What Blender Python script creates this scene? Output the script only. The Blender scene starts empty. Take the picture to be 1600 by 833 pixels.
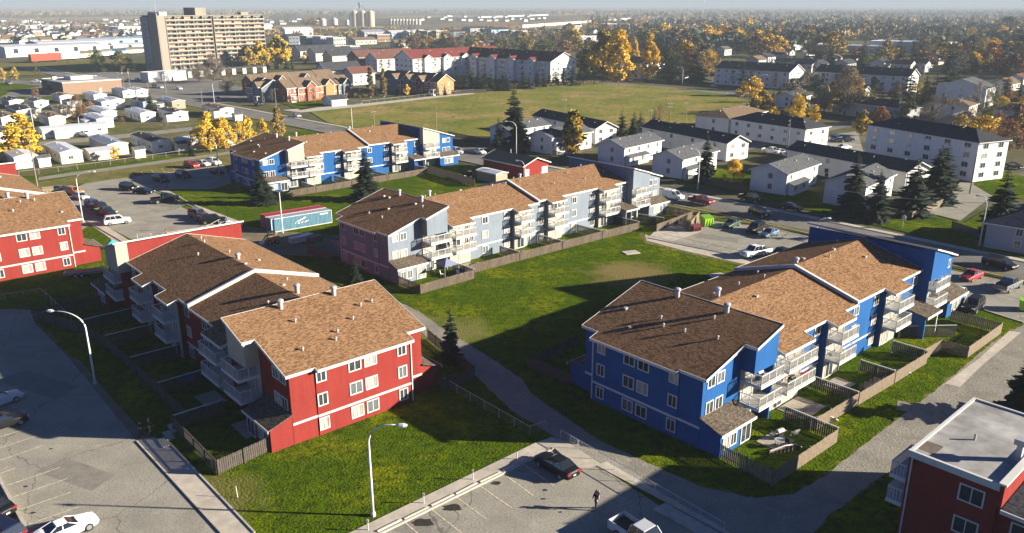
import bpy, bmesh, math, random
import numpy as np
from mathutils import Vector, Matrix
R = math.radians
rnd = random.Random(7)
scene = bpy.context.scene
col = scene.collection
# ------------------------------------------------------------------ camera
F_PX, CAM_H, HORIZON = 1260.0, 40.0, 9.0
PITCH = math.atan((416.5 - HORIZON) / F_PX)
_S, _C = math.sin(PITCH), math.cos(PITCH)
cd = bpy.data.cameras.new('camera')
cam = bpy.data.objects.new('camera', cd)
col.objects.link(cam)
cam.location = (0, 0, CAM_H)
cam.rotation_euler = (R(90) - PITCH, 0, 0)
cd.sensor_width = 36.0
cd.lens = 36.0 * F_PX / 1600
cd.clip_start, cd.clip_end = 0.5, 60000
scene.camera = cam


def P(u, v, z=0.0):
    """photo pixel -> point of the place at height z (surveying the site from the photograph)"""
    a, b = (u - 800) / F_PX, (v - 416.5) / F_PX
    t = (CAM_H - z) / (_S + b * _C)
    return (a * t, (_C - b * _S) * t)


def dist(p, q):
    return math.hypot(p[0] - q[0], p[1] - q[1])


# ------------------------------------------------------------------ materials
MATS = {}


def nn(nt, typ, **kw):
    n = nt.nodes.new(typ)
    for k, v in kw.items():
        if k in n.inputs:
            n.inputs[k].default_value = v
        else:
            setattr(n, k, v)
    return n


def M(name, base, var=0.18, scale=1.5, rough=0.85, bump=0.0, spec=0.25, metal=0.0, big=0.0, bigscale=0.08, detail=5.0, tint=None, coat=0.0, alpha=1.0, stretch=None, perobj=0.0, streak=0.0):
    """procedural surface: noise-mottled base colour, optional large patches and bump"""
    if name in MATS:
        return MATS[name]
    m = bpy.data.materials.new(name)
    m.use_nodes = True
    nt = m.node_tree
    bs = nt.nodes['Principled BSDF']
    tc = nn(nt, 'ShaderNodeTexCoord')
    vec = tc.outputs['Object']
    if stretch:
        mp = nn(nt, 'ShaderNodeMapping')
        mp.inputs['Scale'].default_value = stretch
        nt.links.new(vec, mp.inputs['Vector'])
        vec = mp.outputs['Vector']
    no = nn(nt, 'ShaderNodeTexNoise', Scale=scale, Detail=detail, Roughness=0.65)
    nt.links.new(vec, no.inputs['Vector'])
    rp = nn(nt, 'ShaderNodeValToRGB')
    rp.color_ramp.elements[0].position = 0.3
    rp.color_ramp.elements[1].position = 0.7
    c0 = [max(0, c * (1 - var)) for c in base]
    c1 = [min(1, c * (1 + var)) for c in (tint or base)]
    rp.color_ramp.elements[0].color = (*c0, 1)
    rp.color_ramp.elements[1].color = (*c1, 1)
    nt.links.new(no.outputs['Fac'], rp.inputs['Fac'])
    out = rp.outputs['Color']
    if big or perobj:
        val = None
        if big:
            n2 = nn(nt, 'ShaderNodeTexNoise', Scale=bigscale, Detail=3.0)
            nt.links.new(vec, n2.inputs['Vector'])
            mr = nn(nt, 'ShaderNodeMapRange')
            mr.inputs['From Min'].default_value = 0.3
            mr.inputs['From Max'].default_value = 0.7
            mr.inputs['To Min'].default_value = 1 - big
            mr.inputs['To Max'].default_value = 1 + big
            nt.links.new(n2.outputs['Fac'], mr.inputs['Value'])
            val = mr.outputs['Result']
        if perobj:
            oi = nn(nt, 'ShaderNodeObjectInfo')
            m2 = nn(nt, 'ShaderNodeMapRange')
            m2.inputs['To Min'].default_value = 1 - perobj
            m2.inputs['To Max'].default_value = 1 + perobj
            nt.links.new(oi.outputs['Random'], m2.inputs['Value'])
            if val is None:
                val = m2.outputs['Result']
            else:
                mm = nn(nt, 'ShaderNodeMath', operation='MULTIPLY')
                nt.links.new(val, mm.inputs[0])
                nt.links.new(m2.outputs['Result'], mm.inputs[1])
                val = mm.outputs['Value']
        hs = nn(nt, 'ShaderNodeHueSaturation')
        nt.links.new(val, hs.inputs['Value'])
        nt.links.new(out, hs.inputs['Color'])
        out = hs.outputs['Color']
    if streak:
        mp2 = nn(nt, 'ShaderNodeMapping')
        mp2.inputs['Scale'].default_value = (1.6, 1.6, 0.16)
        nt.links.new(tc.outputs['Object'], mp2.inputs['Vector'])
        n5 = nn(nt, 'ShaderNodeTexNoise', Scale=1.0, Detail=6.0, Roughness=0.7)
        nt.links.new(mp2.outputs['Vector'], n5.inputs['Vector'])
        m5 = nn(nt, 'ShaderNodeMapRange')
        m5.inputs['From Min'].default_value, m5.inputs['From Max'].default_value = 0.35, 0.62
        m5.inputs['To Min'].default_value, m5.inputs['To Max'].default_value = 1 - streak, 1.04
        nt.links.new(n5.outputs['Fac'], m5.inputs['Value'])
        h5 = nn(nt, 'ShaderNodeHueSaturation')
        nt.links.new(m5.outputs['Result'], h5.inputs['Value'])
        nt.links.new(out, h5.inputs['Color'])
        out = h5.outputs['Color']
    nt.links.new(out, bs.inputs['Base Color'])
    bs.inputs['Roughness'].default_value = rough
    bs.inputs['Specular IOR Level'].default_value = spec
    bs.inputs['Metallic'].default_value = metal
    bs.inputs['Coat Weight'].default_value = coat
    bs.inputs['Alpha'].default_value = alpha
    if bump:
        bp = nn(nt, 'ShaderNodeBump', Strength=bump, Distance=0.05)
        nt.links.new(no.outputs['Fac'], bp.inputs['Height'])
        nt.links.new(bp.outputs['Normal'], bs.inputs['Normal'])
    MATS[name] = m
    return m


def M_ramp(name, layers, rough=0.95, bump=0.0, spec=0.0, cracks=0.0):
    """ground cover: successive noise layers. layers: [(color,), (color, scale, lo, hi, detail), ...] each mixed over the last"""
    m = bpy.data.materials.new(name)
    m.use_nodes = True
    nt = m.node_tree
    bs = nt.nodes['Principled BSDF']
    tc = nn(nt, 'ShaderNodeTexCoord')
    rgb = nn(nt, 'ShaderNodeRGB')
    rgb.outputs[0].default_value = (*layers[0][0], 1)
    out = rgb.outputs[0]
    last = None
    for k, (c, scale, lo, hi, detail) in enumerate(layers[1:]):
        mp = nn(nt, 'ShaderNodeMapping')
        mp.inputs['Location'].default_value = (k * 31.7, k * 17.3, 0)
        nt.links.new(tc.outputs['Object'], mp.inputs['Vector'])
        no = nn(nt, 'ShaderNodeTexNoise', Scale=scale, Detail=detail, Roughness=0.6)
        nt.links.new(mp.outputs['Vector'], no.inputs['Vector'])
        mr = nn(nt, 'ShaderNodeMapRange')
        mr.inputs['From Min'].default_value = lo
        mr.inputs['From Max'].default_value = hi
        nt.links.new(no.outputs['Fac'], mr.inputs['Value'])
        mx = nn(nt, 'ShaderNodeMix', data_type='RGBA')
        nt.links.new(mr.outputs['Result'], mx.inputs[0])
        nt.links.new(out, mx.inputs[6])
        mx.inputs[7].default_value = (*c, 1)
        out = mx.outputs[2]
        last = no
    if cracks:
        wn = nn(nt, 'ShaderNodeTexNoise', Scale=0.5, Detail=4.0)
        nt.links.new(tc.outputs['Object'], wn.inputs['Vector'])
        av = nn(nt, 'ShaderNodeVectorMath', operation='MULTIPLY_ADD')
        nt.links.new(wn.outputs['Color'], av.inputs[0])
        av.inputs[1].default_value = (2.2, 2.2, 0)
        nt.links.new(tc.outputs['Object'], av.inputs[2])
        vo = nn(nt, 'ShaderNodeTexVoronoi', Scale=0.075, feature='DISTANCE_TO_EDGE')
        nt.links.new(av.outputs['Vector'], vo.inputs['Vector'])
        cr = nn(nt, 'ShaderNodeMapRange')
        cr.inputs['From Min'].default_value, cr.inputs['From Max'].default_value = 0.0015, 0.005
        cr.inputs['To Min'].default_value, cr.inputs['To Max'].default_value = cracks, 0.0
        nt.links.new(vo.outputs['Distance'], cr.inputs['Value'])
        mx = nn(nt, 'ShaderNodeMix', data_type='RGBA')
        nt.links.new(cr.outputs['Result'], mx.inputs[0])
        nt.links.new(out, mx.inputs[6])
        mx.inputs[7].default_value = (0.03, 0.028, 0.025, 1)
        out = mx.outputs[2]
    nt.links.new(out, bs.inputs['Base Color'])
    bs.inputs['Roughness'].default_value = rough
    bs.inputs['Specular IOR Level'].default_value = spec
    if bump:
        n3 = nn(nt, 'ShaderNodeTexNoise', Scale=4.0, Detail=4.0)
        nt.links.new(tc.outputs['Object'], n3.inputs['Vector'])
        bp = nn(nt, 'ShaderNodeBump', Strength=bump, Distance=0.12)
        nt.links.new(n3.outputs['Fac'], bp.inputs['Height'])
        nt.links.new(bp.outputs['Normal'], bs.inputs['Normal'])
    MATS[name] = m
    return m


def M_shingle(name, ca, cb, cc, tab=(0.26, 0.12), lichen=None):
    """asphalt shingles: every tab its own tone, in staggered courses"""
    m = bpy.data.materials.new(name)
    m.use_nodes = True
    nt = m.node_tree
    bs = nt.nodes['Principled BSDF']
    tc = nn(nt, 'ShaderNodeTexCoord')
    mp = nn(nt, 'ShaderNodeMapping')
    mp.inputs['Scale'].default_value = (1 / tab[0], 1 / tab[1], 1.0)
    nt.links.new(tc.outputs['UV'], mp.inputs['Vector'])
    vo = nn(nt, 'ShaderNodeTexVoronoi', Scale=1.0, Randomness=0.75)
    nt.links.new(mp.outputs['Vector'], vo.inputs['Vector'])
    sp = nn(nt, 'ShaderNodeSeparateColor')
    nt.links.new(vo.outputs['Color'], sp.inputs['Color'])
    no = nn(nt, 'ShaderNodeTexNoise', Scale=0.35, Detail=4.0)
    nt.links.new(tc.outputs['UV'], no.inputs['Vector'])
    ad = nn(nt, 'ShaderNodeMath', operation='MULTIPLY_ADD')
    nt.links.new(no.outputs['Fac'], ad.inputs[0])
    ad.inputs[1].default_value = 0.25
    nt.links.new(sp.outputs['Red'], ad.inputs[2])
    rp = nn(nt, 'ShaderNodeValToRGB')
    e = rp.color_ramp.elements
    e[0].position, e[0].color = 0.25, (*ca, 1)
    e[1].position, e[1].color = 0.98, (*cc, 1)
    k = e.new(0.58)
    k.color = (*cb, 1)
    nt.links.new(ad.outputs['Value'], rp.inputs['Fac'])
    # faint course lines
    wv = nn(nt, 'ShaderNodeTexWave', Scale=0.9, Distortion=0.4, bands_direction='Y')
    nt.links.new(tc.outputs['UV'], wv.inputs['Vector'])
    mr = nn(nt, 'ShaderNodeMapRange')
    mr.inputs['To Min'].default_value, mr.inputs['To Max'].default_value = 0.93, 1.04
    nt.links.new(wv.outputs['Fac'], mr.inputs['Value'])
    hs = nn(nt, 'ShaderNodeHueSaturation')
    nt.links.new(mr.outputs['Result'], hs.inputs['Value'])
    nt.links.new(rp.outputs['Color'], hs.inputs['Color'])
    nt.links.new(hs.outputs['Color'], bs.inputs['Base Color'])
    bs.inputs['Roughness'].default_value = 0.95
    bs.inputs['Specular IOR Level'].default_value = 0.0
    bp = nn(nt, 'ShaderNodeBump', Strength=0.5, Distance=0.03)
    nt.links.new(sp.outputs['Red'], bp.inputs['Height'])
    nt.links.new(bp.outputs['Normal'], bs.inputs['Normal'])
    MATS[name] = m
    return m


# ------------------------------------------------------------------ mesh builder
class MB:
    def __init__(self, tf=None, flip=False):
        self.v, self.f, self.tf, self.flip = [], [], tf, flip

    def add(self, vs, fs):
        o = len(self.v)
        if self.tf:
            vs = [self.tf(*p) for p in vs]
        self.v.extend(vs)
        for f in fs:
            f = [o + i for i in f]
            self.f.append(f[::-1] if self.flip else f)

    def box(self, x0, x1, y0, y1, z0, z1):
        self.add([(x0, y0, z0), (x1, y0, z0), (x1, y1, z0), (x0, y1, z0), (x0, y0, z1), (x1, y0, z1), (x1, y1, z1), (x0, y1, z1)],
                 [(3, 2, 1, 0), (4, 5, 6, 7), (0, 1, 5, 4), (1, 2, 6, 5), (2, 3, 7, 6), (3, 0, 4, 7)])

    def hexa(self, lo, hi):
        """8-corner solid: lo, hi are rings of 4 points"""
        self.add(list(lo) + list(hi), [(3, 2, 1, 0), (4, 5, 6, 7), (0, 1, 5, 4), (1, 2, 6, 5), (2, 3, 7, 6), (3, 0, 4, 7)])

    def prism(self, poly, a, b, ax='y'):
        """poly: 2-D outline; extruded from a to b along ax. x-> (y,z), y-> (x,z), z-> (x,y)"""
        n = len(poly)
        mk = {'x': lambda p, t: (t, p[0], p[1]), 'y': lambda p, t: (p[0], t, p[1]), 'z': lambda p, t: (p[0], p[1], t)}[ax]
        vs = [mk(p, a) for p in poly] + [mk(p, b) for p in poly]
        fs = [tuple(range(n))[::-1], tuple(range(n, 2 * n))] + [(i, (i + 1) % n, n + (i + 1) % n, n + i) for i in range(n)]
        if ax == 'y':
            fs = [f[::-1] for f in fs]
        self.add(vs, fs)

    def quad(self, *p):
        self.add(list(p), [tuple(range(len(p)))])

    def bar(self, p, q, w, h=None):
        """rectangular bar from p to q"""
        p, q = Vector(p), Vector(q)
        h = h or w
        d = (q - p).normalized()
        up = Vector((0, 0, 1)) if abs(d.z) < 0.95 else Vector((1, 0, 0))
        s = d.cross(up).normalized() * (w / 2)
        t = s.cross(d).normalized() * (h / 2)
        ring = lambda c: [tuple(c - s - t), tuple(c + s - t), tuple(c + s + t), tuple(c - s + t)]
        a, b = ring(p), ring(q)
        self.add(a + b, [(0, 1, 2, 3), (7, 6, 5, 4), (4, 5, 1, 0), (5, 6, 2, 1), (6, 7, 3, 2), (7, 4, 0, 3)])

    def tube(self, pts, rad, n=8, cap=True):
        pts = [Vector(p) for p in pts]
        rad = rad if isinstance(rad, (list, tuple)) else [rad] * len(pts)
        vs, fs = [], []
        for i, p in enumerate(pts):
            d = (pts[min(i + 1, len(pts) - 1)] - pts[max(i - 1, 0)]).normalized()
            up = Vector((0, 0, 1)) if abs(d.z) < 0.9 else Vector((1, 0, 0))
            s = d.cross(up).normalized()
            t = s.cross(d).normalized()
            for k in range(n):
                a = 2 * math.pi * k / n
                vs.append(tuple(p + (s * math.cos(a) + t * math.sin(a)) * rad[i]))
        for i in range(len(pts) - 1):
            for k in range(n):
                k2 = (k + 1) % n
                fs.append((i * n + k, (i + 1) * n + k, (i + 1) * n + k2, i * n + k2))
        if cap:
            fs.append(tuple(range(n)))
            fs.append(tuple(range((len(pts) - 1) * n, len(pts) * n))[::-1])
        self.add(vs, fs)

    def lathe(self, prof, n=12, c=(0, 0)):
        vs = [(c[0] + r * math.cos(2 * math.pi * k / n), c[1] + r * math.sin(2 * math.pi * k / n), z) for r, z in prof for k in range(n)]
        fs = []
        for i in range(len(prof) - 1):
            for k in range(n):
                k2 = (k + 1) % n
                fs.append((i * n + k, i * n + k2, (i + 1) * n + k2, (i + 1) * n + k))
        fs.append(tuple(range(n))[::-1])
        fs.append(tuple(range((len(prof) - 1) * n, len(prof) * n)))
        self.add(vs, fs)

    def loft(self, rings, cap=True):
        n = len(rings[0])
        vs = [p for r in rings for p in r]
        fs = []
        for i in range(len(rings) - 1):
            for k in range(n):
                k2 = (k + 1) % n
                fs.append((i * n + k, (i + 1) * n + k, (i + 1) * n + k2, i * n + k2))
        if cap:
            fs.append(tuple(range(n)))
            fs.append(tuple(range((len(rings) - 1) * n, len(rings) * n))[::-1])
        self.add(vs, fs)

    def mesh(self, name, mat, smooth=False, uvslope=False):
        me = bpy.data.meshes.new(name)
        me.from_pydata(self.v, [], self.f)
        me.materials.append(mat)
        if smooth:
            me.polygons.foreach_set('use_smooth', [True] * len(me.polygons))
        if uvslope:
            uv = me.uv_layers.new(name='uv')
            for p in me.polygons:
                n = p.normal
                s = Vector((-n.y, n.x, 0))
                s = s.normalized() if s.length > 1e-3 else Vector((1, 0, 0))
                t = n.cross(s)
                for li in p.loop_indices:
                    c = me.vertices[me.loops[li].vertex_index].co
                    uv.data[li].uv = (c.dot(s), c.dot(t))
        me.update()
        return me

    def build(self, name, mat, parent=None, smooth=False, uvslope=False, loc=None, rotz=0.0):
        o = bpy.data.objects.new(name, self.mesh(name, mat, smooth, uvslope))
        col.objects.link(o)
        o.parent = parent
        if loc is not None:
            o.location = loc
        if rotz:
            o.rotation_euler.z = rotz
        return o


def tag(o, label, cat, group=None):
    o['label'] = label
    o['category'] = cat
    if group:
        o['group'] = group
    return o


def thing(name, label, cat, loc=(0, 0, 0), rotz=0.0, group=None):
    o = bpy.data.objects.new(name, None)
    o.empty_display_size = 0.3
    col.objects.link(o)
    o.location = loc if len(loc) == 3 else (*loc, 0)
    o.rotation_euler.z = rotz
    return tag(o, label, cat, group)


def place(me, name, parent, loc=(0, 0, 0), rotz=0.0):
    o = bpy.data.objects.new(name, me)
    col.objects.link(o)
    o.parent = parent
    o.location = loc
    o.rotation_euler.z = rotz
    return o


def kids(o):
    return [c for c in o.children]


def copy_tree(o, parent=None, mats=None):
    c = o.copy()
    col.objects.link(c)
    c.parent = parent
    for ch in list(o.children):
        copy_tree(ch, c)
    return c


def sheet(name, pts, mat, z=0.0, kind='structure', px=True, label=None):
    """a flat piece of ground; pts are photo pixels (px) or metres"""
    w = [P(*p) for p in pts] if px else pts
    me = bpy.data.meshes.new(name)
    me.from_pydata([(x, y, z) for x, y in w], [], [tuple(range(len(w)))])
    me.materials.append(mat)
    me.update()
    if me.polygons[0].normal.z < 0:
        me.flip_normals()
    o = bpy.data.objects.new(name, me)
    col.objects.link(o)
    o['kind'] = kind
    if label:
        o['label'] = label
    return o


def strip(pts, w):
    """outline of a band of width w along a polyline in metres"""
    L, Rr = [], []
    for i, p in enumerate(pts):
        a, b = pts[max(i - 1, 0)], pts[min(i + 1, len(pts) - 1)]
        d = dist(a, b) or 1
        nx, ny = -(b[1] - a[1]) / d, (b[0] - a[0]) / d
        L.append((p[0] + nx * w / 2, p[1] + ny * w / 2))
        Rr.append((p[0] - nx * w / 2, p[1] - ny * w / 2))
    return L + Rr[::-1]
# ------------------------------------------------------------------ shared surfaces
WHITE = M('white_trim', (0.52, 0.51, 0.48), 0.06, 3, 0.5)
CREAM = M('cream_stucco', (0.36, 0.32, 0.255), 0.08, 5, 0.9)
SHINGLE = M_shingle('roof_shingle', (0.13, 0.073, 0.038), (0.198, 0.112, 0.059), (0.29, 0.170, 0.095))
SHINGLE_DUST = M_shingle('dusty_shingle', (0.062, 0.05, 0.04), (0.10, 0.08, 0.062), (0.15, 0.12, 0.092))
SHINGLE_GREY = M_shingle('grey_shingle', (0.055, 0.058, 0.064), (0.085, 0.088, 0.095), (0.125, 0.128, 0.135))
SHINGLE_BLACK = M_shingle('black_shingle', (0.03, 0.031, 0.037), (0.045, 0.047, 0.055), (0.065, 0.068, 0.078))
SHINGLE_BROWN = M_shingle('brown_shingle', (0.10, 0.07, 0.05), (0.15, 0.105, 0.07), (0.21, 0.15, 0.10))
RED_STUCCO = M('red_stucco', (0.205, 0.031, 0.026), 0.10, 6, 0.95, spec=0.05, bump=0.25, big=0.06, bigscale=0.3, streak=0.12)
BLUE_STUCCO = M('blue_stucco', (0.019, 0.084, 0.24), 0.10, 6, 0.95, spec=0.05, bump=0.25, big=0.06, bigscale=0.3, streak=0.12)
SLATE_STUCCO = M('slate_stucco', (0.172, 0.20, 0.238), 0.08, 6, 0.95, spec=0.05, bump=0.25, big=0.06, bigscale=0.3, streak=0.12)
METAL = M('galvanised_metal', (0.40, 0.40, 0.40), 0.1, 4, 0.5, metal=0.3, spec=0.5)
DARK = M('dark_recess', (0.02, 0.02, 0.022), 0.2, 2, 0.8)
BLACKP = M('black_plastic', (0.022, 0.022, 0.024), 0.2, 3, 0.5)
RUBBER = M('tyre_rubber', (0.018, 0.018, 0.018), 0.2, 5, 0.8)
GLASS_D = M('window_glass_dark', (0.035, 0.042, 0.05), 0.5, 0.9, 0.06, spec=0.8)
GLASS_C = M('window_glass_curtain', (0.30, 0.29, 0.26), 0.75, 3.0, 0.10, spec=0.7, stretch=(5, 5, 0.2))
GLASS_B = M('window_glass_blind', (0.10, 0.12, 0.13), 0.35, 1.2, 0.06, spec=0.8)
SCREEN = M('balcony_screen', (0.62, 0.62, 0.60), 0.1, 3, 0.4, alpha=0.55)
RAILGREY = M('rail_grey', (0.33, 0.325, 0.31), 0.08, 3, 0.6)
GLASSES = [GLASS_D, GLASS_C, GLASS_B, GLASS_D, GLASS_C]
BULLET = METAL

_win = {}


def window_mesh(w, h, kind='slider', frame=WHITE):
    key = (round(w, 2), round(h, 2), kind, frame.name)
    if key not in _win:
        t, d = min(0.11, w * 0.12), 0.07
        b = MB()
        b.box(-w / 2, w / 2, -d, 0.02, 0, t)
        b.box(-w / 2, w / 2, -d, 0.02, h - t, h)
        b.box(-w / 2, -w / 2 + t, -d, 0.02, t, h - t)
        b.box(w / 2 - t, w / 2, -d, 0.02, t, h - t)
        if kind == 'slider':
            b.box(-0.035, 0.035, -d + 0.02, 0.02, t, h - t)
        fr = b.mesh('window', frame)
        p = MB()
        p.box(-w / 2 + t, w / 2 - t, -0.025, 0.0, t, h - t)
        panes = [p.mesh('pane', g) for g in GLASSES]
        _win[key] = (fr, panes)
    return _win[key]


def window(parent, loc, rotz, w, h, kind='slider', name='window', frame=WHITE, pane=True, pick=None):
    """window whose outside faces local -y; the pane is a sub-part"""
    fr, panes = window_mesh(w, h, kind, frame)
    o = place(fr, name, parent, loc, rotz)
    i = rnd.randrange(5) if pick is None else pick
    place(panes[i], 'pane', o)
    return o


def slab(top, fas, aed, bed, inside, zf, thick=0.2, fh=0.27, capz=0.0):
    """roof deck over the cells of a grid: top and underside into `top`, fascia boards round the outline into `fas`"""
    na, nb = len(aed) - 1, len(bed) - 1
    mid = lambda e, i: (e[i] + e[i + 1]) / 2
    ins = [[inside(mid(aed, i), mid(bed, j)) for j in range(nb)] for i in range(na)]
    get = lambda i, j: 0 <= i < na and 0 <= j < nb and ins[i][j]
    for i in range(na):
        for j in range(nb):
            if not ins[i][j]:
                continue
            c = [(aed[i], bed[j]), (aed[i + 1], bed[j]), (aed[i + 1], bed[j + 1]), (aed[i], bed[j + 1])]
            top.quad(*[(a, b, zf(a, b)) for a, b in c])
            top.quad(*[(a, b, zf(a, b) - thick) for a, b in c[::-1]])
            for (di, dj), (p, q) in (((0, -1), (c[0], c[1])), ((1, 0), (c[1], c[2])), ((0, 1), (c[2], c[3])), ((-1, 0), (c[3], c[0]))):
                if not get(i + di, j + dj):
                    zp, zq = zf(*p), zf(*q)
                    o = 0.05
                    ox, oy = di * o, dj * o
                    lo = [(p[0], p[1], zp - fh), (q[0], q[1], zq - fh), (q[0] + ox, q[1] + oy, zq - fh), (p[0] + ox, p[1] + oy, zp - fh)]
                    hi = [(x, y, z + fh + 0.03) for x, y, z in lo]
                    fas.hexa(lo[::-1], hi[::-1])


def roof_vent(parent, loc, kind):
    b = MB()
    if kind == 'big':
        b.lathe([(0.26, -0.4), (0.26, 0.7), (0.35, 0.71), (0.37, 0.9), (0.26, 1.0), (0.05, 1.05)], 12)
    elif kind == 'box':
        b.box(-0.15, 0.15, -0.15, 0.15, -0.25, 0.14)
        b.box(-0.2, 0.2, -0.18, 0.18, 0.14, 0.20)
    else:
        b.lathe([(0.09, -0.3), (0.09, 0.24), (0.16, 0.26), (0.15, 0.36), (0.05, 0.40)], 8)
    o = b.build('roof_vent', METAL, parent, smooth=False, loc=loc)
    return o


S_ROOF, Z_EAVE, T_END, Z_MAIN = 0.2935, 7.35, 10.3, 7.45


def townhouse(label, origin, ang, hand, L, bays, body, blank, D=15.7, step=None, hi_a=None, vest=None, dh=0.0, seed=1, skip_far=False, group='three-storey stucco townhouse blocks', step_up=0.32):
    """walk-up block: shed-roofed end blocks, a gabled run between them. a = along the balcony front, b = depth, z up.
    bays: [(a0, a1)] of the balcony bays of the run; hi_a: where the far end block starts"""
    rs = random.Random(seed)
    rnd.seed(seed * 77)
    th = thing('townhouse_block', label, 'apartment block', (*origin, 0), R(ang), group)
    X = lambda a, b, z: (a, hand * b, z)
    fl = hand < 0
    nb = lambda: MB(X, fl)
    FRONT = 0.0 if hand > 0 else math.pi      # window facing -b
    T = T_END
    hi_a = hi_a or L - T
    zt = Z_EAVE + S_ROOF * T
    zr0 = Z_MAIN + S_ROOF * (D / 2)
    wall, tri, roof = nb(), nb(), nb()
    def part(name, mat, uv=False):
        m = nb()
        later.append((name, mat, m, uv))
        return m
    later = []
    e = 0.24
    sl = [(0.0, 2.65, 0.08), (2.65, 13.7, 0.0), (13.7, D, 1.1)]
    for b0, b1, a0 in sl:
        z0 = Z_EAVE + S_ROOF * a0 - e
        wall.prism([(a0, 0), (T, 0), (T, zt - e), (a0, z0)], b0, b1, 'y')
    # the near end block's bay: blank upper wall carried over the balcony recess
    pb, zb = 6.3, 6.25
    for (q0, q1, far) in ((pb, T, 0), (hi_a, hi_a + 5.2, 1)):
        ztop = lambda a: (Z_EAVE + S_ROOF * a if not far else Z_EAVE + S_ROOF * (L - a)) - e
        part('upper_wall', blank).prism([(q0, zb), (q1 - .02, zb), (q1 - .02, ztop(q1)), (q0, ztop(q0))], -1.5, 0.03, 'y')
        part('bay_wall', CREAM).box(q0 + .03, q1 - .05, -0.06, 0.04, 0.1, zb)
        # side wall of the recess
        wall.box(*( (q0, q0 + 0.18) if far else (q1 - 0.2, q1 - 0.03)), -1.3, 0.03, 0, zb)
    # run between the end blocks
    wall.prism([(0.02, 0), (D - 0.02, 0), (D - 0.02, Z_MAIN - e), (D / 2, zr0 - e), (0.02, Z_MAIN - e)], T + 0.01, hi_a - 0.01, 'x')
    zl = zt
    if not skip_far:
        wall.prism([(hi_a, 0), (L, 0), (L, Z_EAVE - e), (hi_a, zt - e + .0)], 0, D, 'y')
    # roofs
    fas = nb()
    aed = sorted({-0.55, -0.1, 0.75, pb - 0.3, T + 0.12})
    bed = sorted({-1.75, -0.4, 2.65, 13.7, D + 0.35})
    slab(roof, fas, aed, bed, lambda a, b: (b > -0.4 or a > pb - 0.3) and not (a < -0.1 and not 2.65 < b < 13.7) and not (a < 0.75 and b > 13.7), lambda a, b: Z_EAVE + S_ROOF * a)
    if not skip_far:
        slab(roof, fas, [hi_a - 0.12, hi_a + 5.4, L + 0.4], bed, lambda a, b: b > -0.4 or a < hi_a + 5.4, lambda a, b: Z_EAVE + S_ROOF * (L - a), fh=.18)
    zmain = lambda b: Z_MAIN + S_ROOF * min(b, D - b)
    cuts = [(T + 0.12, hi_a - 0.12, 0.0)] if not step else [(T + 0.12, step, 0.0), (step, hi_a - 0.12, step_up)]
    over = lambda a: any(p - 0.1 < a < q + 0.1 for p, q in bays)
    for c0, c1, up in cuts:
        ed = {c0, c1}
        for p, q in bays:
            for x in (p - 0.1, q + 0.1):
                if c0 < x < c1:
                    ed.add(x)
        slab(roof, fas, sorted(ed), [-1.8, -0.4, D / 2, D + 0.4], lambda a, b: b > -0.4 or over(a), lambda a, b, u=up: zmain(b) + u)
        if up:
            for s in (0, 1):
                b0, b1 = ((-0.45, D / 2 - .003), (D / 2 + .003, D + 0.45))[s]
                lo = [(c0 - 0.1, b0, zmain(b0) + up + 0.035), (c0 + 0.3, b0, zmain(b0) + up + 0.035), (c0 + 0.3, b1, zmain(b1) + up + 0.035), (c0 - 0.1, b1, zmain(b1) + up + 0.035)]
                tri.hexa(lo, [(x, y, z + 0.08) for x, y, z in lo])
    # bays of the run
    for p, q in bays:
        wall.box(p + 0.05, q - 0.05, -0.6, 0.1, 0, Z_MAIN - S_ROOF * 0.6 - 0.2)
        part('bay_wall', CREAM).box(p + 0.07, q - 0.07, -0.64, -0.58, 0.1, Z_MAIN - S_ROOF * 0.6 - 0.24)
    o_wall = wall.build('wall', body, th)
    o_roof = roof.build('roof', SHINGLE, th, uvslope=True)
    # annexes (one-storey lean-tos)
    def annex(a0, a1, b0, b1, wins, far=False):
        ann, anroof, anfas = part('annex', body), part('annex_roof', SHINGLE_DUST, True), part('annex_fascia', WHITE)
        o = 1 if b0 < 0 else -1
        zin, zout = 3.2, 2.45
        bi, bo = (b1, b0) if b0 < 0 else (b0, b1)
        ann.prism([(bi, 0), (bo, 0), (bo, zout - 0.05), (bi, zin - 0.05)][::(1 if b0 > 0 else -1)], a0, a1, 'x')
        f = lambda b: zin + (zout - zin) * (b - bi) / (bo - bi)
        be = bo - 0.3 * o
        lo = [(a0 - 0.25, be, f(be)), (a1 + 0.25, be, f(be)), (a1 + 0.25, bi + 0.01 * -o, f(bi)), (a0 - 0.25, bi + .01 * -o, f(bi))]
        if b0 > 0:
            lo = lo[::-1]
        anroof.hexa(lo, [(x, y, z + 0.12) for x, y, z in lo])
        ed = [(a0 - 0.3, be - 0.05 * o), (a1 + 0.3, be + 0.0)]
        anfas.box(a0 - 0.3, a1 + 0.3, min(be - 0.06 * o, be), max(be - 0.06 * o, be), f(be) - 0.14, f(be) + 0.14)
        for w in wins:
            window(th, X(w[0], bo - 0.02 * o, w[2]), FRONT if b0 < 0 else FRONT + math.pi, w[1], w[3])
    annex(0.10, 5.3, -2.3, 0, [(1.0, 1.05, 0.55, 1.35), (2.2, 1.05, 0.55, 1.35), (4.3, 1.7, 0.1, 1.95)])
    annex(1.12, 6.0, D, D + 2.2, [])
    if not skip_far:
        annex(L - 6.0, L - 0.02, -2.3, 0, [(L - 4.2, 0.9, 0.55, 1.35), (L - 3.2, 0.9, 0.55, 1.35), (L - 2.2, 0.9, 0.55, 1.35)])
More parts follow.
